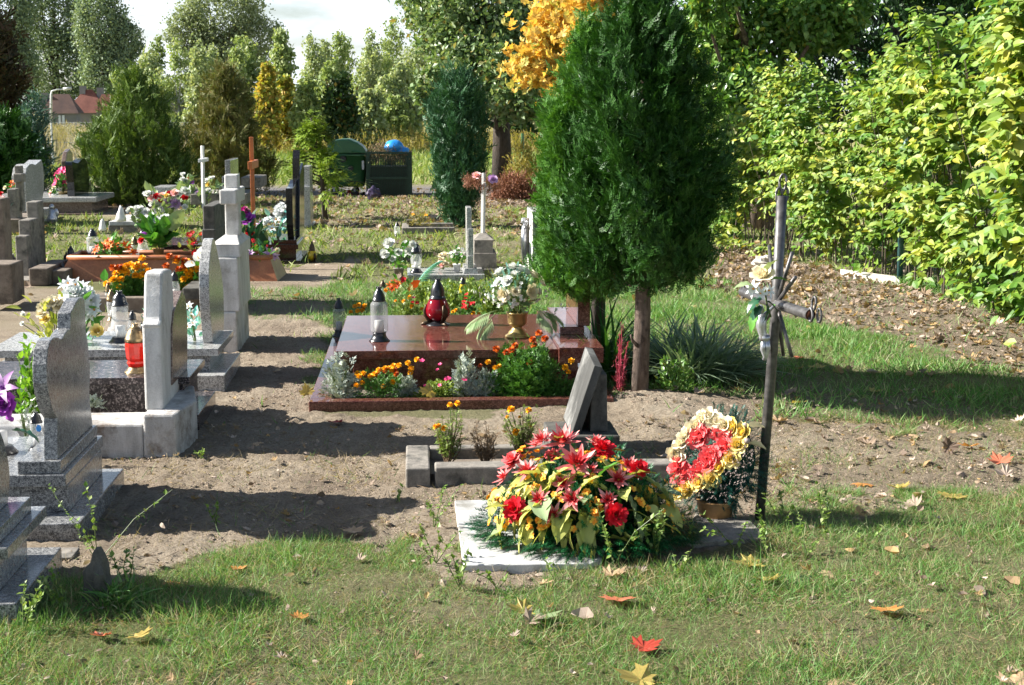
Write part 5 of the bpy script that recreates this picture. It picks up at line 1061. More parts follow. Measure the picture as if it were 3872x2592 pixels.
# --- flowers on the left graves
Z2 = lambda L: mz(L, 0, 1000, 2.24)
arrangement('rose_bouquet', 'bouquet of cream roses with yellow-green leaves behind the wavy headstone', 'bouquet', g3(215, 1360, .12), 9.6, Z2([('rose_cream', 370, 370, 22), ('rose_cream', 410, 345, 22), ('rose_cream', 355, 425, 19), ('rose_cream', 480, 320, 24), ('rose_yellow', 385, 470, 20), ('rose_cream', 500, 365, 20), ('rose_cream', 440, 330, 22), ('rose_white', 195, 425, 10), ('rose_white', 190, 505, 9)]), 'silk_yellowgreen', 60, .09, seed=7)
arrangement('lily_bouquet', 'bouquet of white lilies and chrysanthemums behind the wavy headstone top', 'bouquet', g3(300, 1340, .12), 9.9, Z2([('lily_white', 640, 180, 32), ('lily_white', 700, 200, 30), ('lily_white', 580, 165, 26), ('chrysanthemum_white', 600, 250, 36), ('chrysanthemum_white', 700, 270, 40), ('chrysanthemum_white', 770, 310, 38), ('chrysanthemum_white', 650, 250, 36), ('lily_white', 760, 440, 32), ('lily_white', 800, 390, 30), ('chrysanthemum_white', 780, 380, 32), ('chrysanthemum_white', 730, 240, 32), ('lily_white', 545, 180, 24)]), 'silk_green', 50, .09, seed=8)
arrangement('tulip', 'single orange-yellow tulip lying on the light granite slab', 'artificial flower', g3(350, 1290, .25), 9.7, [('rose_yellow', 367, 1256, 24)], 'teal_leaf', 6, .05)
arrangement('lily_bouquet', 'white lilies with teal leaves beside the bowed granite stone', 'bouquet', g3(735, 1290, .25), 9.75, mz([('lily_white', 1300, 660, 22), ('lily_white', 1330, 740, 20), ('lily_white', 1290, 900, 16), ('lily_white', 1350, 860, 18)], 300, 950, 3.137), 'teal_leaf', 26, .07, seed=9)
arrangement('rose_bouquet', 'pink-white roses half hidden left of the whitewashed stone', 'bouquet', g3(552, 1290, .25), 9.6, mz([('rose_pink', 800, 760, 14), ('rose_white', 825, 720, 12)], 300, 950, 3.137), 'teal_leaf', 12, .06, seed=10)
bush('boxwood', 'bright green glossy-leaved shrub left behind the wavy headstone', 'shrub', 50, 150, 1290, None, 8.0, 'box_leaf', 420, .05, LEAF, 81)
bush('silver_ragwort', 'pale silver foliage at the foot of the green glossy shrub', 'plant', 60, 145, 1490, None, 7.3, 'silver_leaf', 260, .035, SPRAY_S[0], 82)
bush('silver_ragwort', 'silver sprigs with dry stems at the back corner of the whitewashed grave border', 'plant', 330, 385, 1500, None, 7.95, 'silver_leaf', 110, .035, SPRAY_S[0], 83, z0=.17)
t = thing('artificial_lily', 'purple artificial lily with green leaf at the left edge', 'artificial flower', (av(20, 1600, 6.3)[0], 6.3, .25))
put('lily', FL['lily_lilac'], t, a3(12, 1470, 6.3), (-.2, -.8, .5), .14); put('lily', rose_m('rose_purple', M['purple'], 12), t, a3(15, 1530, 6.28), (0, -.8, .3), .10)
part('ribbon', MB().tube([a3(20, 1530, 6.28), a3(35, 1560, 6.27), a3(32, 1580, 6.26), a3(48, 1588, 6.25)], [.012, .014, .013, .01], M['purple'], 6), t, True)
putleaf(BL['silk_dark'], t, a3(50, 1630, 6.4), (.9, -.2, .1), .12, .3)
# planter flowers
Z8 = lambda L: mz(L, 300, 650, 3.484)
zt_ = .215
arrangement('lily_bouquet', 'row of orange artificial lilies in the orange-brown grave box', 'bouquet', (av(420, 962, 15.65)[0], 15.65, zt_), 15.6, Z8([('lily_orange', x, y, 15) for x, y in ((215, 1040), (240, 1010), (330, 960), (380, 920), (430, 950), (490, 940), (470, 990), (530, 1040), (600, 960), (640, 1000), (650, 980), (720, 1070), (700, 1050), (400, 990), (350, 1000))]), 'silk_green', 60, .09, seed=11, spread=.18)
arrangement('leafy_arrangement', 'large green arrangement in a wooden pot with white buds, dark rose and violet lily', 'flower arrangement', (av(600, 965, 15.7)[0], 15.7, zt_), 15.7, Z8([('rose_white', 1030, 655, 15), ('rose_white', 1130, 610, 15), ('lily_violet', 920, 820, 28), ('rose_red', 830, 910, 15), ('rose_pink', 915, 895, 10), ('rose_white', 985, 725, 9), ('rose_white', 1215, 705, 9), ('rose_white', 1190, 770, 9)]), 'silk_green', 90, .17, ('pot_tan', .06, .09), seed=12, spread=.12)
t = thing('calla_leaf', 'upright pale green spathe leaf above the wooden pot', 'artificial leaf', (av(640, 900, 15.6)[0], 15.6, .3)); putleaf(BL['silk_pale'], t, a3(640, 870, 15.6), (.5, .1, .8), .26, 1.5); putleaf(BL['silk_green'], t, a3(620, 880, 15.6), (.2, -.1, 1), .2, 1.2)
arrangement('gerbera_bouquet', 'red gerberas left of the dark stepped monument', 'bouquet', (av(730, 965, 15.6)[0], 15.6, zt_), 15.5, Z8([('gerbera', 1490, 925, 22), ('gerbera', 1450, 830, 14), ('gerbera', 1490, 800, 11), ('rose_red', 1530, 1080, 13), ('gerbera', 1605, 820, 10)]), 'silk_yellowgreen', 30, .08, seed=13)
Zc = lambda L: mz(L, 650, 500, 2.614)
arrangement('peony_bouquet', 'magenta and purple peonies in a red-ribboned bunch by the orange cross', 'bouquet', (av(935, 965, 15.7)[0], 15.7, zt_), 15.7, Zc([('peony', 720, 780, 19), ('peony_purple', 750, 870, 27), ('peony', 700, 800, 15), ('rose_red', 765, 990, 14), ('rose_red', 740, 1065, 12), ('rose_red', 770, 1010, 13)]), 'silk_dark', 60, .11, seed=14)
arrangement('tulip_bouquet', 'pink tulips, lilac lilies and a dark leaf at the right end of the grave box', 'bouquet', (av(985, 975, 15.6)[0], 15.6, zt_), 15.5, Zc([('tulip', 810, 1085, 15), ('tulip', 845, 1140, 15), ('lily_lilac', 850, 1265, 20), ('lily_lilac', 960, 1195, 22), ('lily_lilac', 985, 1210, 22), ('lily_lilac', 785, 1195, 14), ('lily_lilac', 1020, 1230, 17), ('rose_cream', 1040, 1170, 9), ('tulip', 945, 1130, 9)]), 'silk_green', 36, .09, seed=15)
t = thing('dark_leaf', 'large dark veined artificial leaf with white edge behind the pink tulips', 'artificial leaf', (av(990, 970, 15.8)[0], 15.8, .25)); putleaf(BL['silk_dark'], t, a3(985, 958, 15.8), (.18, -.15, 1), .31, 1.5); putleaf(BL['silk_pale'], t, a3(972, 950, 15.85), (.35, -.1, 1), .27, 1.2)
arrangement('lily_bouquet', 'white lilies and pale teal leaves in a grey pot on the black grave', 'bouquet', (av(1045, 912, 17.35)[0], 17.35, zt), 17.4, Zc([('lily_white', x, y, 22) for x, y in ((1060, 900), (1090, 930), (990, 960), (1030, 870))] + [('chrysanthemum_white', x, y, 17) for x, y in ((1050, 760), (1080, 730), (1110, 760), (1070, 800), (1110, 820), (960, 870), (920, 890), (1100, 870), (1040, 800))] + [('lily_lilac', 870, 920, 16)]), 'teal_leaf', 40, .1, ('concrete_dark', .06, .07), seed=16)
# back-left flowers
arrangement('potted_flowers', 'pot of hot pink flowers before the polished black headstone', 'potted plant', (av(240, 750, 26.3)[0], 26.3, av(240, 750, 26.3)[1]), 26.3, mz([('small_pink', x, y, 13) for x, y in ((660, 235), (640, 240), (600, 245), (580, 270), (560, 290), (620, 270), (670, 290), (590, 330), (560, 350), (545, 380), (590, 380), (630, 370), (640, 400), (680, 320), (570, 330), (690, 370), (540, 400))], 0, 550, 2.6125), 'silk_green', 60, .1, ('pot_olive', .09, .1), seed=17)
arrangement('potted_flowers', 'white pot with small cream flowers left of the hot pink pot', 'potted plant', (av(207, 760, 26.1)[0], 26.1, av(207, 760, 26.1)[1]), 26.1, [('rose_cream', 195, 722, 7), ('rose_cream', 203, 712, 7), ('rose_pink', 192, 732, 7), ('rose_white', 212, 718, 6)], 'silk_green', 24, .07, ('pot_white', .06, .1), seed=18)
arrangement('mixed_bouquet', 'mixed bouquet of pink, red and white roses with lilac chrysanthemums', 'bouquet', (av(620, 850, 20.9)[0], 20.9, .16), 20.9, Z8([('rose_white', 900, 300, 15), ('rose_pink', 950, 360, 13), ('rose_red', 1020, 330, 13), ('rose_pink', 1095, 330, 16), ('rose_red', 1195, 300, 13), ('rose_pink', 1260, 290, 15), ('rose_red', 1070, 410, 14), ('rose_white', 1040, 455, 16), ('rose_white', 960, 430, 12), ('chrysanthemum', 1180, 420, 20), ('chrysanthemum', 1270, 430, 22), ('rose_red', 1395, 345, 13), ('rose_white', 1390, 260, 16), ('rose_white', 1420, 290, 14), ('rose_white', 1390, 470, 12), ('rose_yellow', 1150, 330, 12), ('rose_white', 1340, 290, 12)]), 'silk_pale', 90, .12, seed=19)
arrangement('rose_bouquet', 'bunch of white roses lying on the pale slab in front of the mixed bouquet', 'bouquet', (av(530, 845, 20.7)[0], 20.7, .16), 20.6, Z8([('rose_white', 760, 500, 14), ('rose_white', 740, 550, 13), ('rose_white', 800, 490, 13), ('rose_white', 880, 530, 14), ('rose_white', 670, 510, 14), ('rose_white', 830, 560, 13), ('rose_white', 790, 590, 12)]), 'silk_pale', 40, .09, seed=20)
for (x0, y0, y1, lab) in ((458, 776, 838, 'white conical plaster ornament standing on the pale slab'), (388, 826, 872, 'small white plaster ornament in the grass left of the pale slab')):
    vv_ = 20.6 if y0 < 800 else 20.9; b = a3(x0, y1, vv_); hh = a3(x0, y0, vv_)[2] - b[2]; solo('plaster_ornament', MB().lathe([(.001, 0), (hh * .3, 0), (hh * .32, hh * .2), (hh * .24, hh * .45), (hh * .17, hh * .7), (hh * .08, hh * .9), (.001, hh)], M['white_paint'], b, 12).roughen(.012, 14), lab, 'ornament', b, smooth=True)
b = a3(198, 842, 23.5); hh = a3(198, 772, 23.5)[2] - b[2]
t = thing('angel_figurine', 'small blue-white kneeling angel figure behind the cracked grey monument', 'figurine', b); part('body', MB().lathe([(.001, 0), (hh * .3, 0), (hh * .27, hh * .25), (hh * .17, hh * .5), (hh * .15, hh * .68), (.001, hh * .72)], M['silver'], b, 14), t, True); part('head', MB().blob((b[0], b[1], b[2] + hh * .84), (hh * .14, hh * .14, hh * .16), M['silver'], .1, 2), t, True)
part('wing', MB().blob((b[0] + hh * .2, b[1] + .03, b[2] + hh * .5), (hh * .14, hh * .05, hh * .25), M['silver'], .1, 2), t, True)
arrangement('mixed_bouquet', 'faded mixed bouquet before the brown conifer, left of the white cross', 'bouquet', (av(712, 745, 24.)[0], 24., .1), 24., mz([('lily_orange', 460, 290, 10), ('rose_white', 400, 340, 11), ('rose_white', 360, 240, 9), ('violet', 500, 365, 0), ('rose_cream', 440, 330, 11), ('rose_white', 480, 410, 9)][:3] + [('rose_cream', 440, 330, 11), ('lily_violet', 500, 365, 11), ('rose_white', 350, 310, 9)], 600, 600, 3.92), 'silk_pale', 60, .14, seed=21)
arrangement('mixed_bouquet', 'pale yellow and blue-white flowers right of the thin white cross', 'bouquet', (av(785, 745, 23.9)[0], 23.9, .1), 23.9, mz([('rose_white', 700, 340, 11), ('chrysanthemum', 600, 520, 14), ('rose_white', 740, 480, 11), ('rose_white', 690, 490, 11), ('rose_yellow', 740, 400, 11), ('rose_white', 760, 300, 8), ('rose_white', 800, 290, 8), ('chrysanthemum_white', 570, 550, 12), ('rose_white', 700, 560, 11), ('rose_white', 930, 450, 9)], 600, 600, 3.92), 'silk_pale', 70, .13, seed=22)
arrangement('small_bouquet', 'orange flowers in a vase by the far left cross', 'bouquet', (av(48, 722, 21.7)[0], 21.7, av(48, 722, 21.7)[1]), 21.7, [('lily_orange', 46, 690, 10), ('lily_orange', 55, 700, 9), ('lily_orange', 42, 706, 9), ('rose_cream', 20, 712, 7)], 'silk_green', 12, .07, seed=23)
arrangement('small_bouquet', 'pink-white flowers on the grave at the far left edge', 'bouquet', (av(10, 830, 21.)[0], 21., .05), 21., [('rose_pink', 8, 755, 12), ('rose_white', 14, 775, 12), ('rose_red', 4, 735, 9), ('rose_pink', 22, 762, 9), ('rose_white', 10, 800, 9)], 'silk_dark', 20, .1, seed=24)
# --- marigolds in the concrete frame grave
for i, (x0, x1, yt, bs, lab, z) in enumerate([(1640, 1750, 1570, [(680, 0, 0, 0)][:0] + [('marigold', 1702, 1532, 11), ('marigold', 1730, 1527, 12), ('marigold', 1648, 1615, 11), ('marigold', 1680, 1622, 12), ('marigold', 1660, 1610, 9)], 'spindly marigold with orange heads at the left of the concrete frame', 7.07),
        (1905, 2040, 1540, [('marigold', 1933, 1550, 15), ('marigold', 2000, 1553, 12), ('marigold', 1950, 1635, 14), ('marigold', 1918, 1578, 7), ('marigold', 1965, 1578, 6), ('marigold', 2005, 1613, 6)], 'spindly marigold with orange heads in the middle of the concrete frame', 7.1),
        (1780, 1890, 1600, [], 'withered brown marigold between the two flowering ones in the concrete frame', 7.08)]):
    t = thing('marigold_plant', lab, 'flowering plant', (av((x0 + x1) / 2, 1740, z)[0], z, .03), 'marigolds in the concrete frame'); r = np.random.default_rng(90 + i); o = Vector(ORG[t.name]); sm = MB(); tips = []
    for k in range(26):
        e = Vector(a3(r.uniform(x0, x1), r.uniform(yt, yt + 110), z + r.uniform(-.08, .08))); s0 = o + Vector((r.uniform(-.012, .012), r.uniform(-.012, .012), 0)); md = s0 * .45 + e * .55 + Vector((r.uniform(-.02, .02), 0, -.0)); sm.tube([s0, md, e], [.0035, .0025, .0012], M['dead' if i == 2 else 'twig'], 4, False); tips += [tuple(s0 * (1 - q) + e * q) for q in r.uniform(.35, 1.05, 26 if i < 2 else 14)]
    for b in bs: e = Vector(a3(b[1], b[2], z - .03)); sm.tube([o, o * .4 + e * .6 + Vector((.01, 0, 0)), e], [.003, .0025, .002], M['stem'], 4, False)
    part('stems', sm, t); tips = np.array(tips) + r.normal(size=(len(tips), 3)) * .006
    part('foliage', MB().scatter(SPRAY_S[0], tips, frames(rdir(len(tips), r) + np.array([0, 0, .6])), r.uniform(.018, .036, len(tips)), M['dead' if i == 2 else 'bush_pale']), t)
    for b in bs: put('marigold_bloom', FL[b[0]], t, a3(b[1], b[2], z - .03), (-.3, -.4, .85), b[3] / 5690 * z / .42)
fb = g3(2062, 1680, .03)
t = thing('angel_figurine', 'tiny silver figure beside the base of the tilted plate', 'figurine', fb); part('body', MB().lathe([(.001, 0), (.02, 0), (.017, .02), (.012, .035), (.014, .05), (.006, .058)], M['silver'], fb, 12), t, True); part('head', MB().blob((fb[0], fb[1], .1), (.011, .011, .013), M['silver'], .1, 2), t, True)
# ------------------------------------------------------------------ the big red and yellow arrangement
Bc = Vector((*g(2215, 2030, .02), .02)); C = Vector((Bc[0] + .01, Bc[1] + .02, .03)); R = Vector((.42, .31, .33))
t = thing('flower_arrangement', 'large mound of coral lilies, red carnations and yellow-green leaves on fir tinsel', 'flower arrangement', (C[0], C[1], .022)); random.seed(3); r = np.random.default_rng(3)
n_ = 900; ph = r.uniform(0, 6.28, n_); thh = np.arccos(r.uniform(0, 1, n_)); q = r.uniform(.5, .85, n_)
pts = np.stack([C[0] + R[0] * q * np.sin(thh) * np.cos(ph), C[1] + R[1] * q * np.sin(thh) * np.sin(ph), .03 + R[2] * q * np.cos(thh) * .9], 1); D = pts - np.array([C[0], C[1], -.1]); D += r.normal(size=(n_, 3)) * .12
tb_ = MB().scatter(TINSEL, pts, frames(D), r.uniform(.09, .15, n_), M['tinsel'])
k = 300; ph = r.uniform(0, 6.28, k); p2 = np.stack([C[0] + R[0] * .92 * np.cos(ph), C[1] + R[1] * .95 * np.sin(ph), r.uniform(.03, .08, k)], 1); D2 = np.stack([np.cos(ph), np.sin(ph), r.uniform(-.1, .25, k)], 1)
tb_.scatter(TINSEL, p2, frames(D2), r.uniform(.07, .12, k), M['tinsel']); part('tinsel_base', tb_, t)
part('core', MB().blob((C[0], C[1], .03), (R[0] * .66, R[1] * .66, R[2] * .66), M['black'], .2, 3, 2, 24, 14, .025), t)
Z5 = lambda L: mz(L, 1450, 1250, 1.651)
for i, (k, x, y, rp) in enumerate(Z5([('lily_pink', 1120, 715, 84), ('lily_pink_b', 1215, 845, 84), ('lily_pink', 905, 890, 54), ('lily_pink_b', 815, 850, 50), ('lily_pink', 1180, 1060, 56), ('lily_pink_b', 975, 1060, 46), ('lily_pink', 1465, 940, 54), ('lily_pink_b', 1530, 855, 46), ('lily_pink', 1000, 700, 50)])):
    p, nn = dome(x, y, C, R); nn = (nn * .7 + Vector((-.15, -.6, .25))).normalized() if i != 0 else Vector((-.1, -.35, .9)); put('lily', FL[k], t, p + nn * .012, nn, rp / 5690 * p.y / .56)
for k, x, y, rp in Z5([('carnation', 838, 1125, 44), ('carnation', 1370, 770, 42), ('carnation', 1580, 885, 38), ('carnation', 1445, 1155, 40), ('rose_coral', 820, 830, 30)]):
    p, nn = dome(x, y, C, R); put('carnation', FL[k], t, p + nn * .012, (nn + Vector((0, -.5, .1))).normalized(), rp / 5690 * p.y / .42)
for x, y in ((850, 755), (880, 740), (905, 760), (960, 760), (940, 790), (985, 800), (960, 820), (1220, 755), (1245, 770), (1270, 760), (1210, 775), (690, 1010), (705, 1000), (700, 1060), (650, 1030), (720, 1045), (900, 990), (930, 1010), (945, 965), (905, 1190), (915, 1215), (970, 1185), (1000, 1230), (1265, 1015), (1240, 1040), (1275, 1080), (1325, 1070), (1345, 1105), (1310, 1130), (1340, 1140), (1600, 1080), (1610, 1095), (1455, 745), (1480, 760), (1090, 1030), (1000, 740), (870, 780), (1230, 790), (1290, 1050)):
    x, y = 1450 + x / 1.651, 1250 + y / 1.651; p, nn = dome(x, y, C, R * 1.03)
    for j in range(2): put('small_blossom', FL['small'], t, p + Vector(r.uniform(-.008, .008, 3)), (nn + Vector(r.normal(size=3)) * .4).normalized(), .03)
def pl(x, y, dx, dy, s, kind='silk_yellowgreen', wide=True, out=.3, spin=None):
    x, y = 1450 + x / 1.651, 1250 + y / 1.651; p, nn = dome(x, y, C, R); d = Vector((dx, -out, -dy)); d = d - nn * d.dot(nn) * .6; putleaf((BL if wide else BLN)[kind], t, p + nn * .0, d, s, r.uniform(-.5, .5) if spin is None else spin)
for a in ((760, 990, -1, .55, .13), (770, 1150, -.8, 1., .15), (1030, 960, .1, -1, .1), (1110, 900, -.9, .5, .12), (1220, 1010, .3, -1, .1), (880, 1210, .2, 1, .09), (1330, 1130, -.3, 1, .1), (1560, 1140, .5, 1, .17, 'silk_pale'), (1590, 920, 1, -.2, .13, 'silk_pale'), (1700, 960, .8, .3, .15, 'silk_pale'), (1340, 930, .2, -.8, .1, 'silk_green'), (1120, 800, .1, -1, .09), (1170, 810, .5, -.8, .08), (1500, 1020, .6, .6, .12, 'silk_pale'), (960, 860, .3, -1, .08), (1020, 850, -.4, .6, .09), (1650, 1100, .9, .6, .13), (1440, 830, .5, -.4, .07), (1080, 690, .0, -1, .07)): pl(*a)
for a in ((880, 960, -.9, .7, .17), (900, 970, -.7, 1., .2), (860, 940, -1, .3, .16), (840, 900, -.7, .8, .14), (900, 1000, -.5, 1, .19), (1150, 1000, -1, 0, .12), (1130, 1110, -1, .3, .14), (1150, 1150, -.3, 1, .15), (1180, 1180, -.5, 1, .14), (1220, 740, 1, .0, .08), (1300, 1100, .2, 1, .12), (1420, 980, .6, .6, .12, 'silk_green'), (1000, 1180, -.2, 1, .12)): pl(*a[:5], kind=a[5] if len(a) > 5 else 'silk_yellowgreen', wide=False)
for i in range(54):
    a = r.uniform(-2.9, -.2); e_ = r.uniform(.15, 1.3); nn = Vector((math.cos(e_) * math.cos(a), math.cos(e_) * math.sin(a), math.sin(e_))); p = C + Vector((nn.x * R.x, nn.y * R.y, nn.z * R.z)) * r.uniform(.8, .95); d = Vector((nn.x * .9 + r.normal() * .5, nn.y * .5 + r.normal() * .4, r.uniform(-.5, .5))); putleaf((BL if i % 3 else BLN)['silk_pale' if i % 12 == 4 else 'silk_yellowgreen'], t, p, d, r.uniform(.09, .15), r.uniform(-.5, .5))
for i in range(60):
    a = r.uniform(-2.9, -.2); e_ = r.uniform(.2, 1.4); nn = Vector((math.cos(e_) * math.cos(a), math.cos(e_) * math.sin(a), math.sin(e_))); p = C + Vector((nn.x * R.x, nn.y * R.y, nn.z * R.z)) * 1.02; put('small_blossom', FL['small'], t, p, nn, .032)
for i, (x, y, k) in enumerate(((960, 720, 'lily_pink'), (1060, 790, 'rose_coral'), (1290, 880, 'lily_pink_b'), (1330, 700, 'lily_pink'), (1120, 960, 'lily_pink_b'), (1060, 1150, 'lily_pink'), (1400, 1060, 'lily_pink'), (760, 920, 'lily_pink_b'))):
    p, nn = dome(1450 + x / 1.651, 1250 + y / 1.651, C, R); put('lily' if 'lily' in k else 'carnation', FL[k], t, p, (nn + Vector((-.2, -.4, .2))).normalized(), .085 if 'lily' in k else .07)
# ------------------------------------------------------------------ wreath
t = thing('wreath', 'round wreath of yellow and cream roses with coral roses inside, standing in a tan pot', 'wreath', g3(2705, 1955, .02)); random.seed(5); r = np.random.default_rng(5)
B = Vector(g3(2705, 1955, .02)); s_ = B.y / 5690
part('pot', MB().lathe([(.001, 0), (62 * s_, 0), (78 * s_, 70 * s_), (80 * s_, 72 * s_), (74 * s_, 72 * s_), (.001, 60 * s_)], M['pot_tan'], B, 24), t, True)
cw = Vector(a3(2712, 1735, B.y - .0)); nw = Vector((-.52, -.78, .42)).normalized()
def onpl(x, y, off=0.):
    x, y = 1900 + x / 1.4357, 1500 + y / 1.4357; d = Vector(ray(x, y)); o = Vector((0, 0, CAMH)); k = (cw - o).dot(nw) / d.dot(nw); return o + d * k + nw * off
for k, L, s in (('rose_cream', ((1130, 112), (1075, 155), (1015, 212), (990, 268), (968, 345), (1180, 145), (1222, 165), (1150, 150), (1000, 240), (950, 310), (1100, 130), (1045, 180)), .062), ('rose_yellow', ((1275, 168), (1325, 205), (1290, 275), (1255, 345), (1195, 395), (1145, 458), (1085, 478), (1010, 500), (965, 530), (1020, 520)), .064),
                ('rose_coral', ((1080, 210), (1130, 203), (1180, 215), (1060, 245), (1215, 255), (1195, 290), (1150, 315), (1120, 350), (975, 375), (1000, 420), (1050, 420), (1090, 385), (960, 435), (1125, 390), (1160, 355), (1100, 230), (1220, 220), (1235, 285), (1175, 335), (1080, 425), (1000, 455), (965, 400), (1040, 445)), .068)):
    for x, y in L: p = onpl(x, y, .02); put('rose', FL[k], t, p, nw + Vector(r.uniform(-.45, .45, 3)), s * r.uniform(.95, 1.25))
n_ = 900; e1 = nw.cross(Vector((0, 0, 1))).normalized(); e2 = e1.cross(nw); ph = r.uniform(0, 6.28, n_); rr = np.sqrt(r.uniform(0, 1, n_)) * .17
pts = np.array(cw)[None] + np.outer(rr * np.cos(ph), e1) + np.outer(rr * 1.12 * np.sin(ph), e2) - np.outer(r.uniform(.0, .06, n_), nw)
out_ = np.outer(np.cos(ph), e1) + np.outer(np.sin(ph), e2)
part('dried_filling', MB().scatter(SHRUBTWIG, pts[:420] + np.array(nw) * .035, frames(np.array(nw)[None] + r.normal(size=(420, 3)) * .5), r.uniform(.03, .05, 420), M['dried_grey']), t)
k = (rr > .11) & (np.arange(n_) % 3 > 0); part('tinsel_base', MB().scatter(TINSEL, (pts - np.array(nw) * .035)[k], frames(out_[k] * 1. - np.array(nw) * .1 + r.normal(size=(k.sum(), 3)) * .3), r.uniform(.05, .085, k.sum()), M['tinsel_blue']), t)
n_ = 110; pts = np.stack([B[0] + .02 + r.normal(0, .05, n_), B[1] + r.normal(0, .04, n_), B[2] + r.uniform(.11, .17, n_)], 1); part('tinsel_foot', MB().scatter(TINSEL, pts, frames(rdir(n_, r) + np.array([0, 0, .1])), r.uniform(.07, .1, n_), M['tinsel_blue']), t)
part('backing', MB().add([cw - nw * .06 + e1 * .15 * math.cos(a) + e2 * .17 * math.sin(a) for a in np.linspace(0, 6.28, 20)[:-1]] + [cw - nw * .09 + e1 * .13 * math.cos(a) + e2 * .15 * math.sin(a) for a in np.linspace(0, 6.28, 20)[:-1]], [tuple(range(19)), tuple(range(37, 18, -1))] + [(i, (i + 1) % 19, (i + 1) % 19 + 19, i + 19) for i in range(19)], M['tinsel_blue']), t)
for x, y, dx, dy in ((1370, 165, 1, -.2), (1380, 255, 1, .1)): putleaf(big_leaf('leaf', M['rose_cream'], .4, -.2), t, onpl(x - 40, y + 5, .01), (dx, -.2, -dy), .075, .6)
for x, y in ((1335, 170), (1345, 250)): part('bead', MB().blob(onpl(x, y, .04), (.013, .013, .013), M['dried_grey'], 0, 1, 0, 12, 8), t, True)
# rose tied to the iron cross
t = thing('rose_bouquet', 'large cream rose with white blossoms tied to the iron cross', 'bouquet', a3(2890, 1120, vX - .06)); vr = vX - .08
put('rose', FL['rose_cream'], t, a3(2885, 1050, vr), (-.2, -.55, .8), .088); 
for x, y, d, s in ((2852, 1095, (-.7, -.5, .3), .075), (2905, 1100, (.4, -.8, .2), .06), (2875, 1110, (-.1, -.9, .1), .06)): put('blossom', FL['lily_white'], t, a3(x, y, vr), d, s)
for x, y, d, s, k in ((2895, 1030, (.3, -.2, 1), .07, 'silk_pale'), (2915, 1060, (1, -.2, .4), .07, 'silk_green'), (2845, 1080, (-1, -.1, .3), .07, 'silk_pale'), (2880, 1130, (-1, -.2, -.4), .08, 'silk_dark'), (2880, 1160, (-.9, -.3, -.9), .085, 'silk_dark'), (2895, 1150, (.3, -.3, -1), .07, 'silk_dark'), (2865, 1185, (-.8, -.2, -1), .08, 'silk_green'), (2895, 1140, (.8, -.4, -.2), .06, 'silk_dark')): putleaf(BL[k], t, a3(x, y, vr), d, s, .3)
part('stem', MB().tube([a3(2888, 1070, vr), a3(2900, 1150, vr + .02), a3(2915, 1200, vr + .03)], .004, M['stem'], 6), t, True)
ob = part('tie_wire', link(cc + Vector((.01, -.02, 0)), (1, 0, 0), (0, 0, 1), .03, .035, .003), t, True); ob.data.materials.clear(); ob.data.materials.append(M['silk_green'])
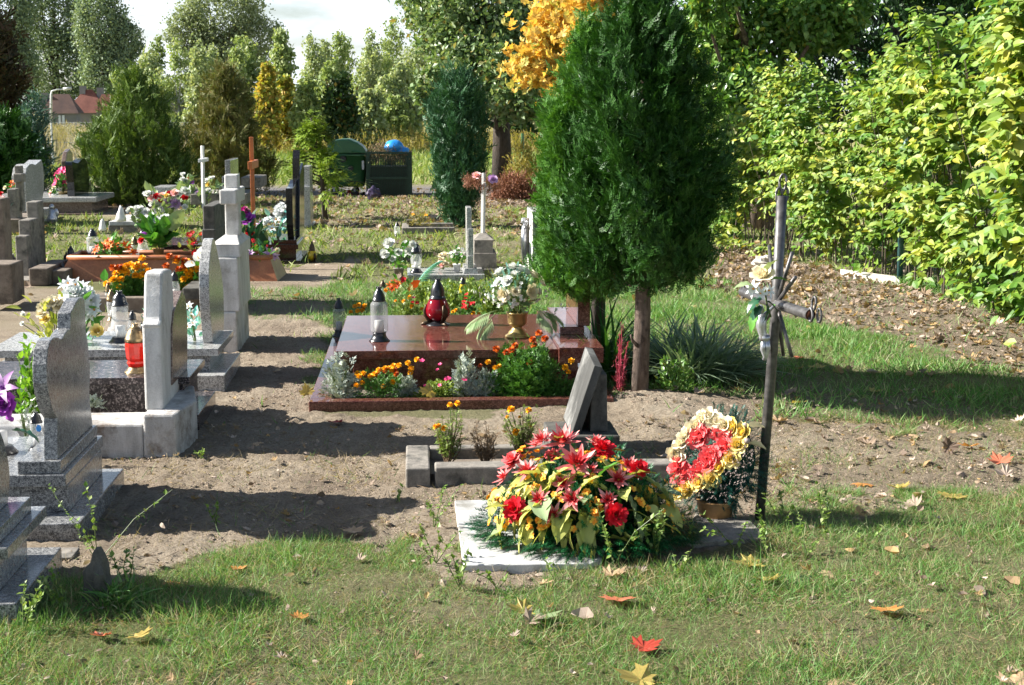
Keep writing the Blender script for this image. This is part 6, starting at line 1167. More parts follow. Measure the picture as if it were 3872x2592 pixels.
# ------------------------------------------------------------------ trees
def conifer(name, label, base, prof_, n_, ss, mat_, tm=None, seed=1, trunk=.05, group=None, dirz=.35, flat=1., inner=.25, bark='bark_dark', lump=.14, zbase=0., branches=10, cat='tree', shift=(0, 0), foot=None, cl_=13):
    """prof_: list of (z, radius); sprays on and inside the surface"""
    r = np.random.default_rng(seed); u0, v0 = base; t = thing(name, label, cat, (u0, v0, zbase), group)
    zs = np.array([p[0] for p in prof_]); rs = np.array([p[1] for p in prof_]); H = zs[-1]
    zz = zs[0] + (H - zs[0]) * r.uniform(0, 1, n_ * 3); rad = np.interp(zz, zs, rs); k = r.uniform(0, rs.max(), n_ * 3) < rad + .02 * rs.max(); zz, rad = zz[k][:n_], rad[k][:n_]; N = len(zz)
    ph = r.uniform(0, 6.28, N)
    lm = 1 + lump * (np.sin(ph * 3 + zz * 5 / H * 2 + seed) + .7 * np.sin(ph * 7 + seed * 2 + 9 * zz / H) + .6 * np.sin(zz * 26 / H + 2.3 * ph))
    q = np.where(r.random(N) < inner, r.uniform(.25, .8, N), r.uniform(.8, 1.03, N)); R = rad * lm * q
    sh = np.interp(zz, [zs[0], H], [0, 1])
    pts = np.stack([u0 + shift[0] * sh + R * np.cos(ph), v0 + R * flat * np.sin(ph), zz], 1)
    D = np.stack([np.cos(ph), np.sin(ph), np.full(N, dirz)], 1) + r.normal(size=(N, 3)) * .35
    spin_ = r.uniform(-3.1, 3.1, N)
    if cl_:   # sprays gather in fronds that stand out of the crown or sink into it
        nc = N // cl_; ci = r.integers(0, nc, N); cen = pts[:nc]; out = D[:nc] / np.linalg.norm(D[:nc], axis=1, keepdims=True)
        ax = out * .6 + r.normal(size=(nc, 3)) * .35 + np.array([0, 0, .5]); ax /= np.linalg.norm(ax, axis=1, keepdims=True)
        push = r.uniform(-.9, .55, nc)[:, None] * ss * .8; al = r.uniform(-.8, .8, N)[:, None] * ss
        pts = cen[ci] + out[ci] * push[ci] + ax[ci] * al + r.normal(size=(N, 3)) * ss * .26
        D = ax[ci] + r.normal(size=(N, 3)) * .28; spin_ = r.uniform(-3.1, 3.1, nc)[ci] + r.normal(0, .35, N)
    up = np.stack([-np.sin(ph), np.cos(ph), np.zeros(N)], 1)
    tms = tm or SPRAYS; mb = MB()
    for i, tt in enumerate(tms):
        s_ = slice(i, N, len(tms)); mb.scatter(tt, pts[s_] - D[s_] * ss * .35, frames(D[s_], spin_[s_]), r.uniform(.65, 1.25, len(pts[s_])) * ss, M[mat_])
    fu, fv = foot or (u0, v0)
    tr = MB().tube([(fu, fv, zbase - .05), (fu * .9 + u0 * .1 + .3 * trunk, fv * .9 + v0 * .1, zs[0] * .8), (u0, v0, zs[0] + .2 * H), (u0 + shift[0], v0, H * .93)], [trunk * 1.15, trunk, trunk * .75, trunk * .15], M[bark], 12)
    tr = part('trunk', tr, t, True)
    bm_ = MB()
    for i in range(branches):
        a = r.uniform(0, 6.28); z_ = zs[0] + (H - zs[0]) * (i / branches) * .8; rr = np.interp(z_ + .1 * H, zs, rs) * .85; s0 = Vector((u0, v0, z_)); bm_.tube([s0, s0 + Vector((rr * .5 * math.cos(a), rr * .5 * math.sin(a), rr * .12)), s0 + Vector((rr * math.cos(a), rr * math.sin(a), rr * .5))], [trunk * .35, trunk * .25, trunk * .08], M[bark], 6, False)
    if branches: part('branch', bm_, t)
    part('crown', mb, t); return t
def zat(x, y, v): return av(x, y, v)[1]
def prf(v, L, cx=None):
    """(pixel y, left x, right x) rows -> crown profile at depth v, bottom first"""
    out = [(zat((a + b) / 2, y, v), (av(b, y, v)[0] - av(a, y, v)[0]) / 2) for y, a, b in L]; return sorted(out)
v1 = 8.9; u1_ = g(2410, 1518)[0]
conifer('thuja_tree', 'large thuja, green darkened for its shade, on a bare trunk in front, right of the red grave', (u1_ + .03, v1), prf(v1, [(1080, 2420, 2500), (1040, 2270, 2660), (960, 2190, 2710), (800, 2180, 2730), (600, 2195, 2710), (400, 2225, 2670), (200, 2270, 2600), (0, 2330, 2530), (-120, 2380, 2480), (-200, 2410, 2450)]), 32000, .078, 'thuja', seed=2, trunk=.048, bark='bark', dirz=.45, branches=0, inner=.2, lump=.2)
t = bpy.data.objects['thuja_tree']
for i, (a, b) in enumerate((((2400, 1080), (2300, 1000)), ((2395, 1040), (2220, 1010)), ((2420, 1020), (2560, 960)), ((2410, 900), (2250, 850)), ((2430, 880), (2600, 800)), ((2415, 1060), (2560, 1040)))):
    p, q = Vector(a3(*a, v1)), Vector(a3(*b, v1 - .1 * (i % 3 - 1))); m_ = (p + q) / 2 - Vector((0, 0, .05)); part('branch', MB().tube([p, m_, q], [.014, .01, .006], M['bark'], 7, False), t, True)
part('branch', MB().tube([a3(2412, 1310, v1 - .03), a3(2392, 1290, v1 - .06), a3(2385, 1268, v1 - .1)], [.012, .01, .006], M['bark'], 7), t, True, label='short broken stub on the trunk')
v2 = 9.5
conifer('thuja_tree', 'brighter thuja on the left, merging with the large one and hanging before the red headstone', (av(2225, 600, v2)[0], v2), prf(v2, [(1090, 2180, 2290), (1050, 2090, 2400), (940, 2075, 2420), (800, 2065, 2430), (600, 2085, 2420), (400, 2155, 2390), (200, 2245, 2350), (80, 2280, 2320)]), 42000, .078, 'thuja_sunlit', seed=3, trunk=.05, bark='bark_dark', dirz=.7, branches=8, flat=1.15, inner=.25, lump=.17, foot=(g(2243, 1290)[0], 10.9))
vj = 22.3
conifer('juniper_tree', 'blue-green columnar juniper beyond the graves', (g(1737, 862)[0], vj), prf(vj, [(845, 1705, 1765), (780, 1675, 1795), (700, 1650, 1815), (600, 1640, 1830), (500, 1635, 1840), (420, 1635, 1840), (360, 1655, 1820), (310, 1685, 1785), (262, 1705, 1730)]), 7500, .16, 'juniper', [JUNI, SPRAYS[1]], seed=4, trunk=.06, dirz=1.5, lump=.1, branches=6, cl_=9)
vt = 28.
conifer('thuja_tree', 'broad olive-green conical thuja left of centre in the back row', (g(510, 780)[0], vt), prf(vt, [(785, 470, 570), (760, 370, 660), (700, 335, 695), (620, 340, 700), (540, 350, 690), (460, 380, 650), (400, 410, 610), (340, 440, 575), (270, 490, 530)]), 9500, .2, 'thuja_olive', SPRAYS + [JUNI], seed=5, trunk=.09, dirz=.7, lump=.13)
vt = 31.
conifer('thuja_tree', 'browning conical thuja in the back row, behind the grey cross', (g(862, 740)[0], vt), prf(vt, [(735, 830, 900), (700, 720, 990), (620, 700, 1010), (540, 715, 985), (460, 740, 950), (400, 765, 935), (330, 790, 920), (245, 845, 875)]), 8500, .19, 'thuja_brown', SPRAYS + [JUNI], seed=6, trunk=.09, dirz=.7, lump=.16)
vt = 30.
conifer('spruce_tree', 'small slim blue spruce near the far left headstones', (g(170, 745)[0], vt), prf(vt, [(720, 150, 190), (690, 115, 240), (600, 120, 225), (520, 130, 210), (450, 140, 200), (370, 158, 176)]), 1500, .24, 'spruce_blue', [JUNI, SHRUBTWIG], seed=7, trunk=.05, dirz=.5, lump=.2)
vt = 33.
conifer('thuja_tree', 'very tall reddish-brown conifer at the left edge', (av(-70, 700, vt)[0], vt), prf(vt, [(470, -200, 110), (420, -190, 140), (340, -180, 130), (250, -170, 100), (100, -150, 45), (-100, -100, 0)]), 3200, .34, 'thuja_red', SPRAY_S + [JUNI], seed=8, trunk=.12, dirz=.5, lump=.18)
vt = 28.
conifer('thuja_tree', 'dark green rounded thuja at the left edge below the brown one', (av(20, 740, vt)[0], vt), prf(vt, [(730, -60, 70), (660, -90, 90), (560, -90, 95), (480, -80, 75), (440, -50, 40)]), 2300, .26, 'thuja', SPRAY_S + [JUNI], seed=9, trunk=.09, dirz=.6, lump=.15)
# young yew-like conifer with airy branches
vt = 24.
t = thing('young_conifer', 'young bright green conifer with airy drooping branches beside the green bin', 'tree', (g(1240, 818)[0], vt, 0)); r = np.random.default_rng(10)
tp = Vector(a3(1175, 445, vt)); bs = Vector((g(1240, 818)[0], vt, 0)); md = Vector(a3(1215, 650, vt))
part('trunk', MB().tube([bs, md, tp], [.045, .03, .01], M['bark_dark'], 8), t, True); mb = MB(); bb = MB(); P = []; D = []
for i in range(46):
    f = r.uniform(.22, 1.0) if i > 8 else .3 + i * .07; s0 = bs * (1 - f) ** 2 + md * 2 * f * (1 - f) + tp * f * f; a = r.uniform(0, 6.28); L = (1.12 - f) * .78 * r.uniform(.6, 1.1); e = s0 + Vector((L * math.cos(a), L * math.sin(a), .12 * L - .02)); bb.tube([s0, (s0 + e) / 2 + Vector((0, 0, .05)), e], [.012, .008, .004], M['bark_dark'], 4, False)
    for q in np.linspace(.3, 1.05, 16): P.append(s0 * (1 - q) + e * q + Vector(r.normal(size=3) * .025) + Vector((0, 0, .05 * math.sin(q * 3)))); D.append((e - s0).normalized() + Vector(r.normal(size=3) * .5))
part('branch', bb, t); part('crown', mb.scatter(SPRAY_S[0], P, frames(np.array(D)), r.uniform(.14, .26, len(P)), M['yew']), t)
# ------------------------------------------------------------------ broadleaf trees
def broadleaf(name, label, base, clumps, n_, ls, mat_, seed=1, trunk=.15, group=None, tm=QLEAF, bark='bark_dark', zc=None, cat='tree', droop=-.2, tmin=.35, bunch=45, bs=1.):
    """clumps: (u, v, z, ru, rv, rz); leaves gather in bunches inside them"""
    r = np.random.default_rng(seed); t = thing(name, label, cat, (base[0], base[1], 0), group)
    cl = np.array(clumps, float); wt = cl[:, 3] * cl[:, 5]; wt /= wt.sum(); nb = max(20, n_ // bunch)
    ci = r.choice(len(cl), nb, p=wt); d = rdir(nb, r) * (r.uniform(tmin, 1., nb) ** .5)[:, None]; bc = cl[ci, :3] + d * cl[ci, 3:]
    bi = r.integers(0, nb, n_); br = (cl[ci, 3:].mean(axis=1) * r.uniform(.08, .26, nb) * bs)[bi]; pts = bc[bi] + r.normal(size=(n_, 3)) * br[:, None] * .7
    D = r.normal(size=(n_, 3)); D[:, 2] += droop; part('crown', MB().scatter(tm, pts, frames(D, r.uniform(-1.5, 1.5, n_)), r.uniform(.6, 1.25, n_) * ls, M[mat_]), t)
    top = cl[:, :3].mean(axis=0); b0 = Vector((base[0], base[1], -.1)); tz = top[2] if zc is None else zc; tt = Vector((base[0] * .6 + top[0] * .4, base[1] * .6 + top[1] * .4, tz))
    tr = MB().tube([b0, (b0 + tt) / 2 + Vector((trunk * .5, 0, 0)), tt], [trunk * 1.2, trunk * .85, trunk * .5], M[bark], 10)
    part('trunk', tr, t, True); lm = MB()
    for c in bc[:: max(1, nb // 26)]: 
        f = r.uniform(.45, 1.); s0 = b0 * (1 - f) + tt * f; e = Vector(c); lm.tube([s0, (s0 + e) / 2 + Vector((0, 0, -.06 * (e - s0).length)), e], [trunk * .32, trunk * .2, trunk * .06], M[bark], 5, False)
    part('limb', lm, t); return t
def clump(x0, x1, y0, y1, v, dv=.7):
    a = av(x0, (y0 + y1) / 2, v); b = av(x1, (y0 + y1) / 2, v); zt = av((x0 + x1) / 2, y0, v)[1]; zb = av((x0 + x1) / 2, y1, v)[1]
    return ((a[0] + b[0]) / 2, v, (zt + zb) / 2, (b[0] - a[0]) / 2, (b[0] - a[0]) / 2 * dv, (zt - zb) / 2)
broadleaf('broadleaf_tree', 'large grey-green broadleaf tree behind the juniper and the golden maple', (av(1900, 500, 33)[0], 33), [clump(1560, 2080, -150, 260, 33), clump(1620, 2050, 150, 420, 32), clump(1500, 1800, -200, 120, 33.5), clump(1560, 1700, 250, 460, 31), clump(1850, 2100, 250, 470, 31)], 30000, .13, 'broad_mixed', 21, .22)
broadleaf('maple_tree', 'golden yellow maple branches left of the large thuja', (av(2330, 500, 19)[0], 19), [clump(2060, 2350, -120, 150, 19), clump(1990, 2250, 60, 260, 18.6), clump(1960, 2120, 190, 320, 18.4), clump(2120, 2300, -20, 60, 18.4), clump(2050, 2160, 280, 370, 18.2), clump(2130, 2280, 80, 200, 18)], 3600, .11, 'maple_gold', 22, .1, tm=MAPLES[0], bark='bark', bunch=6, bs=3., tmin=.05)
broadleaf('broadleaf_tree', 'dark green broadleaf tree between the large thuja and the hedge', (av(2900, 700, 21)[0], 21.5), [clump(2560, 3100, -200, 300, 21), clump(2620, 2960, 200, 620, 20.5), clump(2640, 2850, 500, 900, 20.2), clump(2900, 3300, -150, 200, 20.5), clump(2600, 2800, -250, 100, 20)], 26000, .1, 'broad_green', 23, .2, tm=LEAF, bark='bark')
conifer('spruce_tree', 'dark spruce rising behind the hedge at upper right', (av(3380, 300, 22)[0], 22), [(1.4, 1.6), (3.2, 1.25), (4.5, .9), (6, .3)], 3000, .4, 'spruce', [JUNI, SPRAY_S[0]], seed=24, trunk=.12, dirz=-.05)
for i, (x0, x1, y0, v_) in enumerate([(2480, 2750, 350, 26), (3300, 3900, -250, 25)]):
    broadleaf('broadleaf_tree', ['mid green tree filling the gap behind the large thuja', 'green tree behind the hedge at the right edge'][i], (av((x0 + x1) / 2, 500, v_)[0], v_), [clump(x0, x1, y0, 760, v_), clump(x0 - 100, x1 + 40, y0 - 300, 400, v_ + .6)], 11000, .13, 'broad_green', 30 + i, .15)
# ------------------------------------------------------------------ hedge
HB = [g(2730, 945), g(3159, 1018), g(3427, 1082), g(3772, 1196), (4.55, 9.6), (4.3, 8.)]
HT = [2.0, 2.3, 2.65, 2.9, 3., 3.]
r = np.random.default_rng(40); seg = np.array(HB); sl = np.linalg.norm(np.diff(seg, axis=0), axis=1); cum = np.concatenate([[0], np.cumsum(sl)]); NS = 3600
s_ = r.uniform(0, cum[-1], NS); hu = np.interp(s_, cum, seg[:, 0]); hv = np.interp(s_, cum, seg[:, 1]); ht = np.interp(s_, cum, HT) * (1 + .06 * np.sin(s_ * 2.1) + .05 * np.sin(s_ * 5.3 + 1))
f = r.uniform(.0, 1, NS) ** .85; nx, ny = -.93, -.36   # the hedge faces left and a little towards the viewer
hole = np.array([mnoise.noise(Vector((a * 1.5, b * 3.2, 2.))) for a, b in zip(s_, f)]); kk = hole < .22; s_, hu, hv, ht, f = s_[kk], hu[kk], hv[kk], ht[kk], f[kk]; NS = len(s_)
bul = .22 * np.sin(np.pi * np.clip(f * 1.05, 0, 1)) + .2 * np.sin(s_ * 2.3 + f * 5) + .13 * np.sin(s_ * 6 + f * 11)
dep = r.uniform(0, 1, NS) ** 1.5 * .5 + .12; dep = np.where(f > .9, r.uniform(0, .8, NS), dep)
b0 = np.stack([hu + nx * (bul - dep), hv + ny * (bul - dep), f * ht * .93], 1)
dr = np.stack([nx * r.uniform(.2, 1.1, NS), ny * r.uniform(.2, 1.2, NS) + r.normal(0, .35, NS), r.uniform(-.1, .9, NS) + (f > .88) * .8], 1); dr /= np.linalg.norm(dr, axis=1, keepdims=True)
Ls = r.uniform(.22, .5, NS); P = []; D = []; NR = []; SZ = []
for k in range(10):
    q = (k + .7) / 10; side = (1 if k % 2 else -1); sag = np.zeros((NS, 3)); sag[:, 2] = -.28 * q * q * Ls; cx_ = np.cross(dr, [0, 0, 1]); cx_ /= np.linalg.norm(cx_, axis=1, keepdims=True)
    P.append(b0 + dr * (Ls * q)[:, None] + sag); D.append(cx_ * side * .8 + dr * .5 + np.array([0, 0, -.55]) + r.normal(size=(NS, 3)) * .3); NR.append(np.tile([nx * .6, ny * .5, .75], (NS, 1)) + r.normal(size=(NS, 3)) * .4); SZ.append(r.uniform(.08, .125, NS) * (1.15 - .5 * q) * np.interp(s_, [0, 4, 8], [.9, 1.1, 1.4]))
P = np.concatenate(P); D = np.concatenate(D); NR = np.concatenate(NR); SZ = np.concatenate(SZ)
keep = (r.random(len(P)) < np.clip(.3 + P[:, 2] * 1.1, 0, 1)) & (P[:, 2] > .04); P, D, NR, SZ = P[keep], D[keep], NR[keep], SZ[keep]
t = thing('hedge', 'tall yellow-green lilac hedge running along the right side', 'hedge', (HB[2][0], HB[2][1], 0))
part('foliage', MB().scatter(LEAF, P, frames(D, None, NR), SZ, M['lilac_hedge']), t)
mb = MB()
for i in range(130):
    q = r.uniform(0, cum[-1]); b = Vector((np.interp(q, cum, seg[:, 0]) + .12 + r.uniform(-.1, .3), np.interp(q, cum, seg[:, 1]) + r.uniform(-.1, .2), 0)); h = np.interp(q, cum, HT) * r.uniform(.5, .95); e = b + Vector((r.uniform(-.4, .1), r.uniform(-.3, .3), h)); m_ = b * .5 + e * .5 + Vector((.08, 0, 0)); mb.tube([b, m_, e], [.009, .006, .003], M['hedge_stem'], 5, False)
part('stems', mb, t)
px_ = g(3410, 1068); solo('fence_post', MB().tube([(px_[0] - .02, px_[1] + .0, 0), (px_[0] - .06, px_[1] - .05, 1.0), (av(3445, 400, px_[1] - .2)[0], px_[1] - .2, zat(3445, 400, px_[1] - .2))], .03, plain('post_teal', (.03, .1, .1), .5), 10), 'blue-green steel fence post standing within the hedge', 'fence post', (px_[0], px_[1], 0), smooth=True)
p0, p1 = g(3180, 1050), g(3390, 1075); solo('stone_plank', MB().add([(p0[0], p0[1], .05), (p1[0], p1[1] - .1, .05), (p1[0] + .02, p1[1] + .12, .07), (p0[0] + .05, p0[1] + .2, .07), (p0[0], p0[1], -.01), (p1[0], p1[1] - .1, -.01), (p1[0] + .02, p1[1] + .12, -.01), (p0[0] + .05, p0[1] + .2, -.01)], [(0, 1, 2, 3), (0, 4, 5, 1), (1, 5, 6, 2), (2, 6, 7, 3), (3, 7, 4, 0)], M['stone_pale']), 'pale flat stone slab lying at the foot of the hedge', 'stone', (p0[0], p0[1], 0), bevel=.006)
b = g3(2895, 1000, .06); solo('rock', MB().blob(b, (.14, .11, .09), M['stone_pale'], .5, 2, 3), 'pale round stone near the hedge behind the iron cross', 'stone', b)
b = g3(3255, 1068, .0); 
# ------------------------------------------------------------------ plants by the thuja
def tuft(name, label, cat, base, n_, L, mat_, tm, lean, seed, wf=1., z0=0., rad=.1):
    r = np.random.default_rng(seed); t = thing(name, label, cat, (*base, z0)); a = r.uniform(0, 6.28, n_); q = rad * np.sqrt(r.uniform(0, 1, n_))
    P = np.stack([base[0] + q * np.cos(a), base[1] + q * np.sin(a), np.full(n_, z0)], 1); b_ = a + r.normal(0, .5, n_); l_ = r.uniform(.1, lean, n_); D = np.stack([l_ * np.cos(b_), l_ * np.sin(b_), np.ones(n_)], 1); h = r.uniform(.55, 1.1, n_) * L
    part('leaves', MB().scatter(tm, P, frames(D, r.normal(0, .3, n_), None), np.stack([h * wf, h, h], 1), M[mat_]), t); return t
for i, (x, y, n_, L, lab) in enumerate([(2600, 1440, 420, .46, 'large clump of striped grey-green grass right of the thuja trunk'), (2720, 1430, 340, .40, 'clump of striped grass nearest the iron cross'), (2510, 1410, 260, .46, 'clump of striped grass close behind the thuja trunk'), (2660, 1400, 260, .46, 'clump of striped grass behind the other two')]):
    tuft('ornamental_grass', lab, 'ornamental grass', g(x, y), n_, L, 'striped_leaf', BLADE_LONG, 1.25, 100 + i, 1., rad=.13)
tuft('iris_plant', 'dark green sword-leaved iris clump between red headstone and thuja trunk', 'plant', g(2320, 1440), 60, .5, 'iris_leaf', BLADE_WIDE, .7, 105, .55, rad=.08)
tuft('iris_plant', 'smaller sword-leaved clump left of the red amaranth', 'plant', g(2270, 1400), 40, .55, 'iris_leaf', BLADE_WIDE, .6, 106, .5, rad=.07)
t = thing('amaranth_plant', 'tall dark red feathery plant left of the thuja trunk', 'plant', g3(2345, 1500)); o = Vector(ORG[t.name]); r = np.random.default_rng(60); sm = MB(); P = []; D = []
for x, y in ((2350, 1235), (2338, 1300), (2370, 1290), (2330, 1360), (2365, 1350), (2325, 1420), (2362, 1410), (2345, 1260), (2355, 1450), (2330, 1470)):
    e = Vector(a3(x, y, o.y)) + Vector((0, r.uniform(-.05, .05), 0)); sm.tube([o, (o + e) / 2 + Vector((0, 0, .01)), e], [.005, .004, .002], M['amaranth'], 5, False)
    for q in r.uniform(.3, 1.0, 46): P.append(o * (1 - q) + e * q + Vector(r.normal(size=3) * .006)); D.append(r.normal(size=3) + np.array([0, 0, .7]))
part('stems', sm, t); part('foliage', MB().scatter(SHRUBTWIG, P, frames(np.array(D)), r.uniform(.018, .035, len(P)), M['amaranth']), t)
bush('ivy_plant', 'small trailing green leaves at the foot of the thuja trunk', 'plant', 2285, 2400, 1490, None, 8.75, 'bush_green', 110, .03, LEAF, 61)
bush('periwinkle_plant', 'low leafy plants with pale leaves right of the thuja trunk', 'plant', 2480, 2640, 1340, None, 8.95, 'broad_green', 420, .035, LEAF, 62)
# ------------------------------------------------------------------ background
far = 'trees beyond the meadow'
r = np.random.default_rng(70)
L = [(500, 250, 90, .34, 'birch'), (560, 180, 95, .36, 'birch_pale'), (700, 250, 80, .3, 'birch'), (800, 170, 100, .34, 'birch_pale'), (930, 130, 75, .34, 'birch'), (1060, 90, 70, .34, 'birch'), (1180, 130, 80, .3, 'birch_pale'), (1290, 110, 85, .32, 'birch'), (1400, 100, 80, .3, 'birch_pale'), (1490, 60, 85, .3, 'birch'), (1590, 90, 95, .3, 'birch_pale'), (470, 280, 88, .3, 'birch_pale'), (1250, 210, 60, .3, 'birch'), (1520, 220, 65, .3, 'birch_pale'), (880, 230, 60, .3, 'birch_pale')]
for k in range(17): L.append((455 + k * 78 + r.uniform(-25, 25), r.uniform(130, 300), r.uniform(66, 104), .3, ('birch', 'birch_pale', 'birch_deep')[k % 3]))
for i, (x, yt, v_, ls, mt) in enumerate(L):
    yb = project(0, v_)[1]; hw = r.uniform(75, 125) * (1 if i < 15 else .95); cls = []
    for k in range(5): cx_ = x + r.normal() * hw * .35; w_ = hw * r.uniform(.35, .6); y0 = yt + (yb - yt) * (.02 + .17 * k) + r.uniform(-15, 15); cls.append(clump(cx_ - w_, cx_ + w_, max(y0, yt), min(y0 + (yb - yt) * r.uniform(.3, .5), yb + 15), v_))
    cls[0] = clump(x - hw * .3, x + hw * .3, yt, yt + (yb - yt) * .4, v_)
    broadleaf('birch_tree', 'airy pale green birch in the row beyond the meadow', (av(x, 460, v_)[0], v_), cls, 4800, ls * .6, mt, 200 + i, .1, far, bark='bark_white', droop=-1.2, bunch=18, bs=1.5, tmin=.1)
for i, (x, yt, w, mt, lab) in enumerate([(1015, 240, 42, 'sapling', 'yellow-green autumn maple sapling before the birches'), (1080, 290, 45, 'sapling', 'orange-tinged sapling beside the yellow-green one'), (1230, 300, 75, 'dark_bush', 'dark rounded bush at the meadow edge behind the bin'), (1290, 270, 60, 'dark_bush', 'second dark bush with orange top right of the rounded one'), (1400, 330, 70, 'birch_pale', 'pale shrub at the meadow edge right of the dark bushes'), (1500, 360, 80, 'birch', 'green shrub at the meadow edge left of the juniper'), (1160, 290, 50, 'birch', 'small grey-green tree left of the dark bushes'), (1960, 400, 80, 'dark_bush', 'dark brownish shrub seen between juniper and thuja')]):
    v_ = 58 + 3 * (i % 3); yb = project(0, v_)[1]
    broadleaf('shrub', lab, (av(x, 460, v_)[0], v_), [clump(x - w, x + w, yt + 30, yb, v_), clump(x - w * .6, x + w * .6, yt, yt + 80, v_)], 3000, .2, mt, 230 + i, .07, cat='shrub', droop=-.3, bunch=22)
for i, (cl_, mt, lab, v_) in enumerate([([(-150, 130, -150, 250), (-100, 150, 100, 400)], 'poplar', 'huge dark poplar at the far left edge beyond the houses', 165), ([(60, 330, -180, 200), (80, 360, 100, 430)], 'poplar', 'huge poplar above the red-roofed houses', 170), ([(280, 480, -60, 240), (300, 520, 150, 420), (400, 540, 80, 240)], 'poplar', 'huge poplar right of the houses, against the sky', 160), ([(620, 800, 30, 200), (680, 1000, -60, 160), (900, 1080, 60, 230), (700, 980, 120, 300)], 'poplar_pale', 'huge pale spreading poplar standing above the birches', 175)]):
    broadleaf('poplar_tree', lab, (av(sum(c[0] + c[1] for c in cl_) / 2 / len(cl_), 460, v_)[0], v_), [clump(*c, v_, .6) for c in cl_], 26000, .31, mt, 260 + i, .5, droop=-.2, bunch=26, bs=1.1)
# houses
def house(label, x0, x1, yr, ye, yb, v_, hip, mt, ch, win):
    t = thing('house', label, 'house', (av((x0 + x1) / 2, yb, v_)[0], v_, 0)); a, b = av(x0, ye, v_)[0], av(x1, ye, v_)[0]; ze, zr = zat(x0, ye, v_), zat(x0, yr, v_); d = (b - a) * .7; k = (b - a) * hip
    part('wall', MB().box(a + .3, b - .3, v_ + .3, v_ + d - .3, -1, ze, M['house_wall']), t)
    rf = part('roof', MB().add([(a, v_, ze), (b, v_, ze), (b, v_ + d, ze), (a, v_ + d, ze), (a + k, v_ + d / 2, zr), (b - k, v_ + d / 2, zr)], [(0, 1, 5, 4), (1, 2, 5), (2, 3, 4, 5), (3, 0, 4), (3, 2, 1, 0)], M[mt]), t)
    for x, y in ch: c = av(x, y, v_ + d / 2); part('chimney', MB().box(c[0] - .28, c[0] + .28, v_ + d * .4, v_ + d * .4 + .8, zr - 1.5, c[1], M['house_wall']), rf)
    for x, y, w, h in win: c = av(x, y, v_ + .25); q = v_ / 5690; part('window', MB().box(c[0] - w * q, c[0] + w * q, v_ + .2, v_ + .29, c[1] - h * q, c[1] + h * q, M['window']).box(c[0] - .06, c[0] + .06, v_ + .17, v_ + .195, c[1] - h * q, c[1] + h * q, M['house_wall']), t)
house('house with a low brown roof and one white window, partly hid by the blue spruce', 150, 298, 356, 430, 472, 135, .3, 'roof_brown', [(168, 352)], [(233, 452, 11, 15)])
house('house with a steep red hipped roof and two chimneys', 240, 410, 338, 428, 470, 150, .42, 'roof_red', [(313, 326), (378, 332)], [])
house('house with a red roof just showing right of the hipped one', 350, 450, 357, 420, 470, 147, .3, 'roof_red', [], [])
t = thing('street_lamp', 'curved grey street lamp in front of the houses', 'street lamp', (av(193, 470, 110)[0], 110, 0)); q = [a3(193, 470, 110), a3(193, 360, 110), a3(196, 346, 110), a3(215, 340, 110), a3(245, 338, 110)]
part('pole', MB().tube(q, [.1, .08, .07, .06, .05], M['lamp_grey'], 6), t, True); part('lamp_head', MB().tube([a3(240, 338, 110), a3(270, 334, 110)], [.13, .1], M['lamp_grey'], 6), t, True)
# wire fence
t = thing('wire_fence', 'chain-link fence across the dry meadow at left', 'fence', (av(200, 560, 46)[0], 46, 0)); mb = MB(); ua, ub_ = av(-100, 500, 46)[0], av(800, 500, 46)[0]
for z in (.15, .75, 1.35): mb.tube([(ua, 46, z), (ub_, 46, z)], .004, M['lamp_grey'], 4, False)
for i in range(150): x = ua + (ub_ - ua) * i / 150; mb.tube([(x, 46, .1), (x + .8, 46, 1.35)], .0022, M['lamp_grey'], 3, False).tube([(x, 46, 1.35), (x + .8, 46, .1)], .0022, M['lamp_grey'], 3, False)
part('mesh', mb, t)
for i in range(4): x = ua + (ub_ - ua) * (i + .3) / 4; part('post', MB().tube([(x, 46.03, 0), (x, 46.03, 1.42)], .03, M['lamp_grey'], 8), t)
# ------------------------------------------------------------------ bins
vb_ = 30.6; t = thing('waste_bin', 'green plastic wheeled waste container with domed lid', 'waste bin', (av(1310, 715, vb_)[0], vb_, 0)); q = vb_ / 5690
def bp(x, y): return av(x, y, vb_)
xl, xr = bp(1240, 640)[0], bp(1385, 640)[0]; zt, zb = bp(1300, 585)[1], bp(1300, 708)[1]; D_ = 1.1
def ring(x0, x1, y0, y1, z, rr, k=5):
    out = []
    for cx, cy, a0 in ((x1 - rr, y0 + rr, -90), (x1 - rr, y1 - rr, 0), (x0 + rr, y1 - rr, 90), (x0 + rr, y0 + rr, 180)):
        for j in range(k): a = math.radians(a0 + 90 * j / (k - 1)); out.append((cx + rr * math.cos(a), cy + rr * math.sin(a), z))
    return out
def loft(rings, m, caps=(True, True)):
    V = sum(rings, []); k = len(rings[0]); fs = [(i * k + j, i * k + (j + 1) % k, (i + 1) * k + (j + 1) % k, (i + 1) * k + j) for i in range(len(rings) - 1) for j in range(k)]
    if caps[0]: fs.append(tuple(range(k - 1, -1, -1)))
    if caps[1]: fs.append(tuple(range((len(rings) - 1) * k, len(rings) * k)))
    return MB().add(V, fs, m)
part('body', loft([ring(xl + .07, xr - .06, vb_ + .04, vb_ + D_ - .04, zb, .12), ring(xl + .03, xr - .03, vb_, vb_ + D_, zb + .1, .12), ring(xl, xr, vb_, vb_ + D_, zt - .03, .1), ring(xl - .02, xr + .02, vb_ - .02, vb_ + D_ + .02, zt - .03, .1), ring(xl - .02, xr + .02, vb_ - .02, vb_ + D_ + .02, zt, .1)], M['bin_green']), t, True)
dm = [(1236, 585), (1236, 560), (1241, 545), (1256, 534), (1285, 528), (1318, 527), (1350, 540), (1372, 556), (1388, 580)]
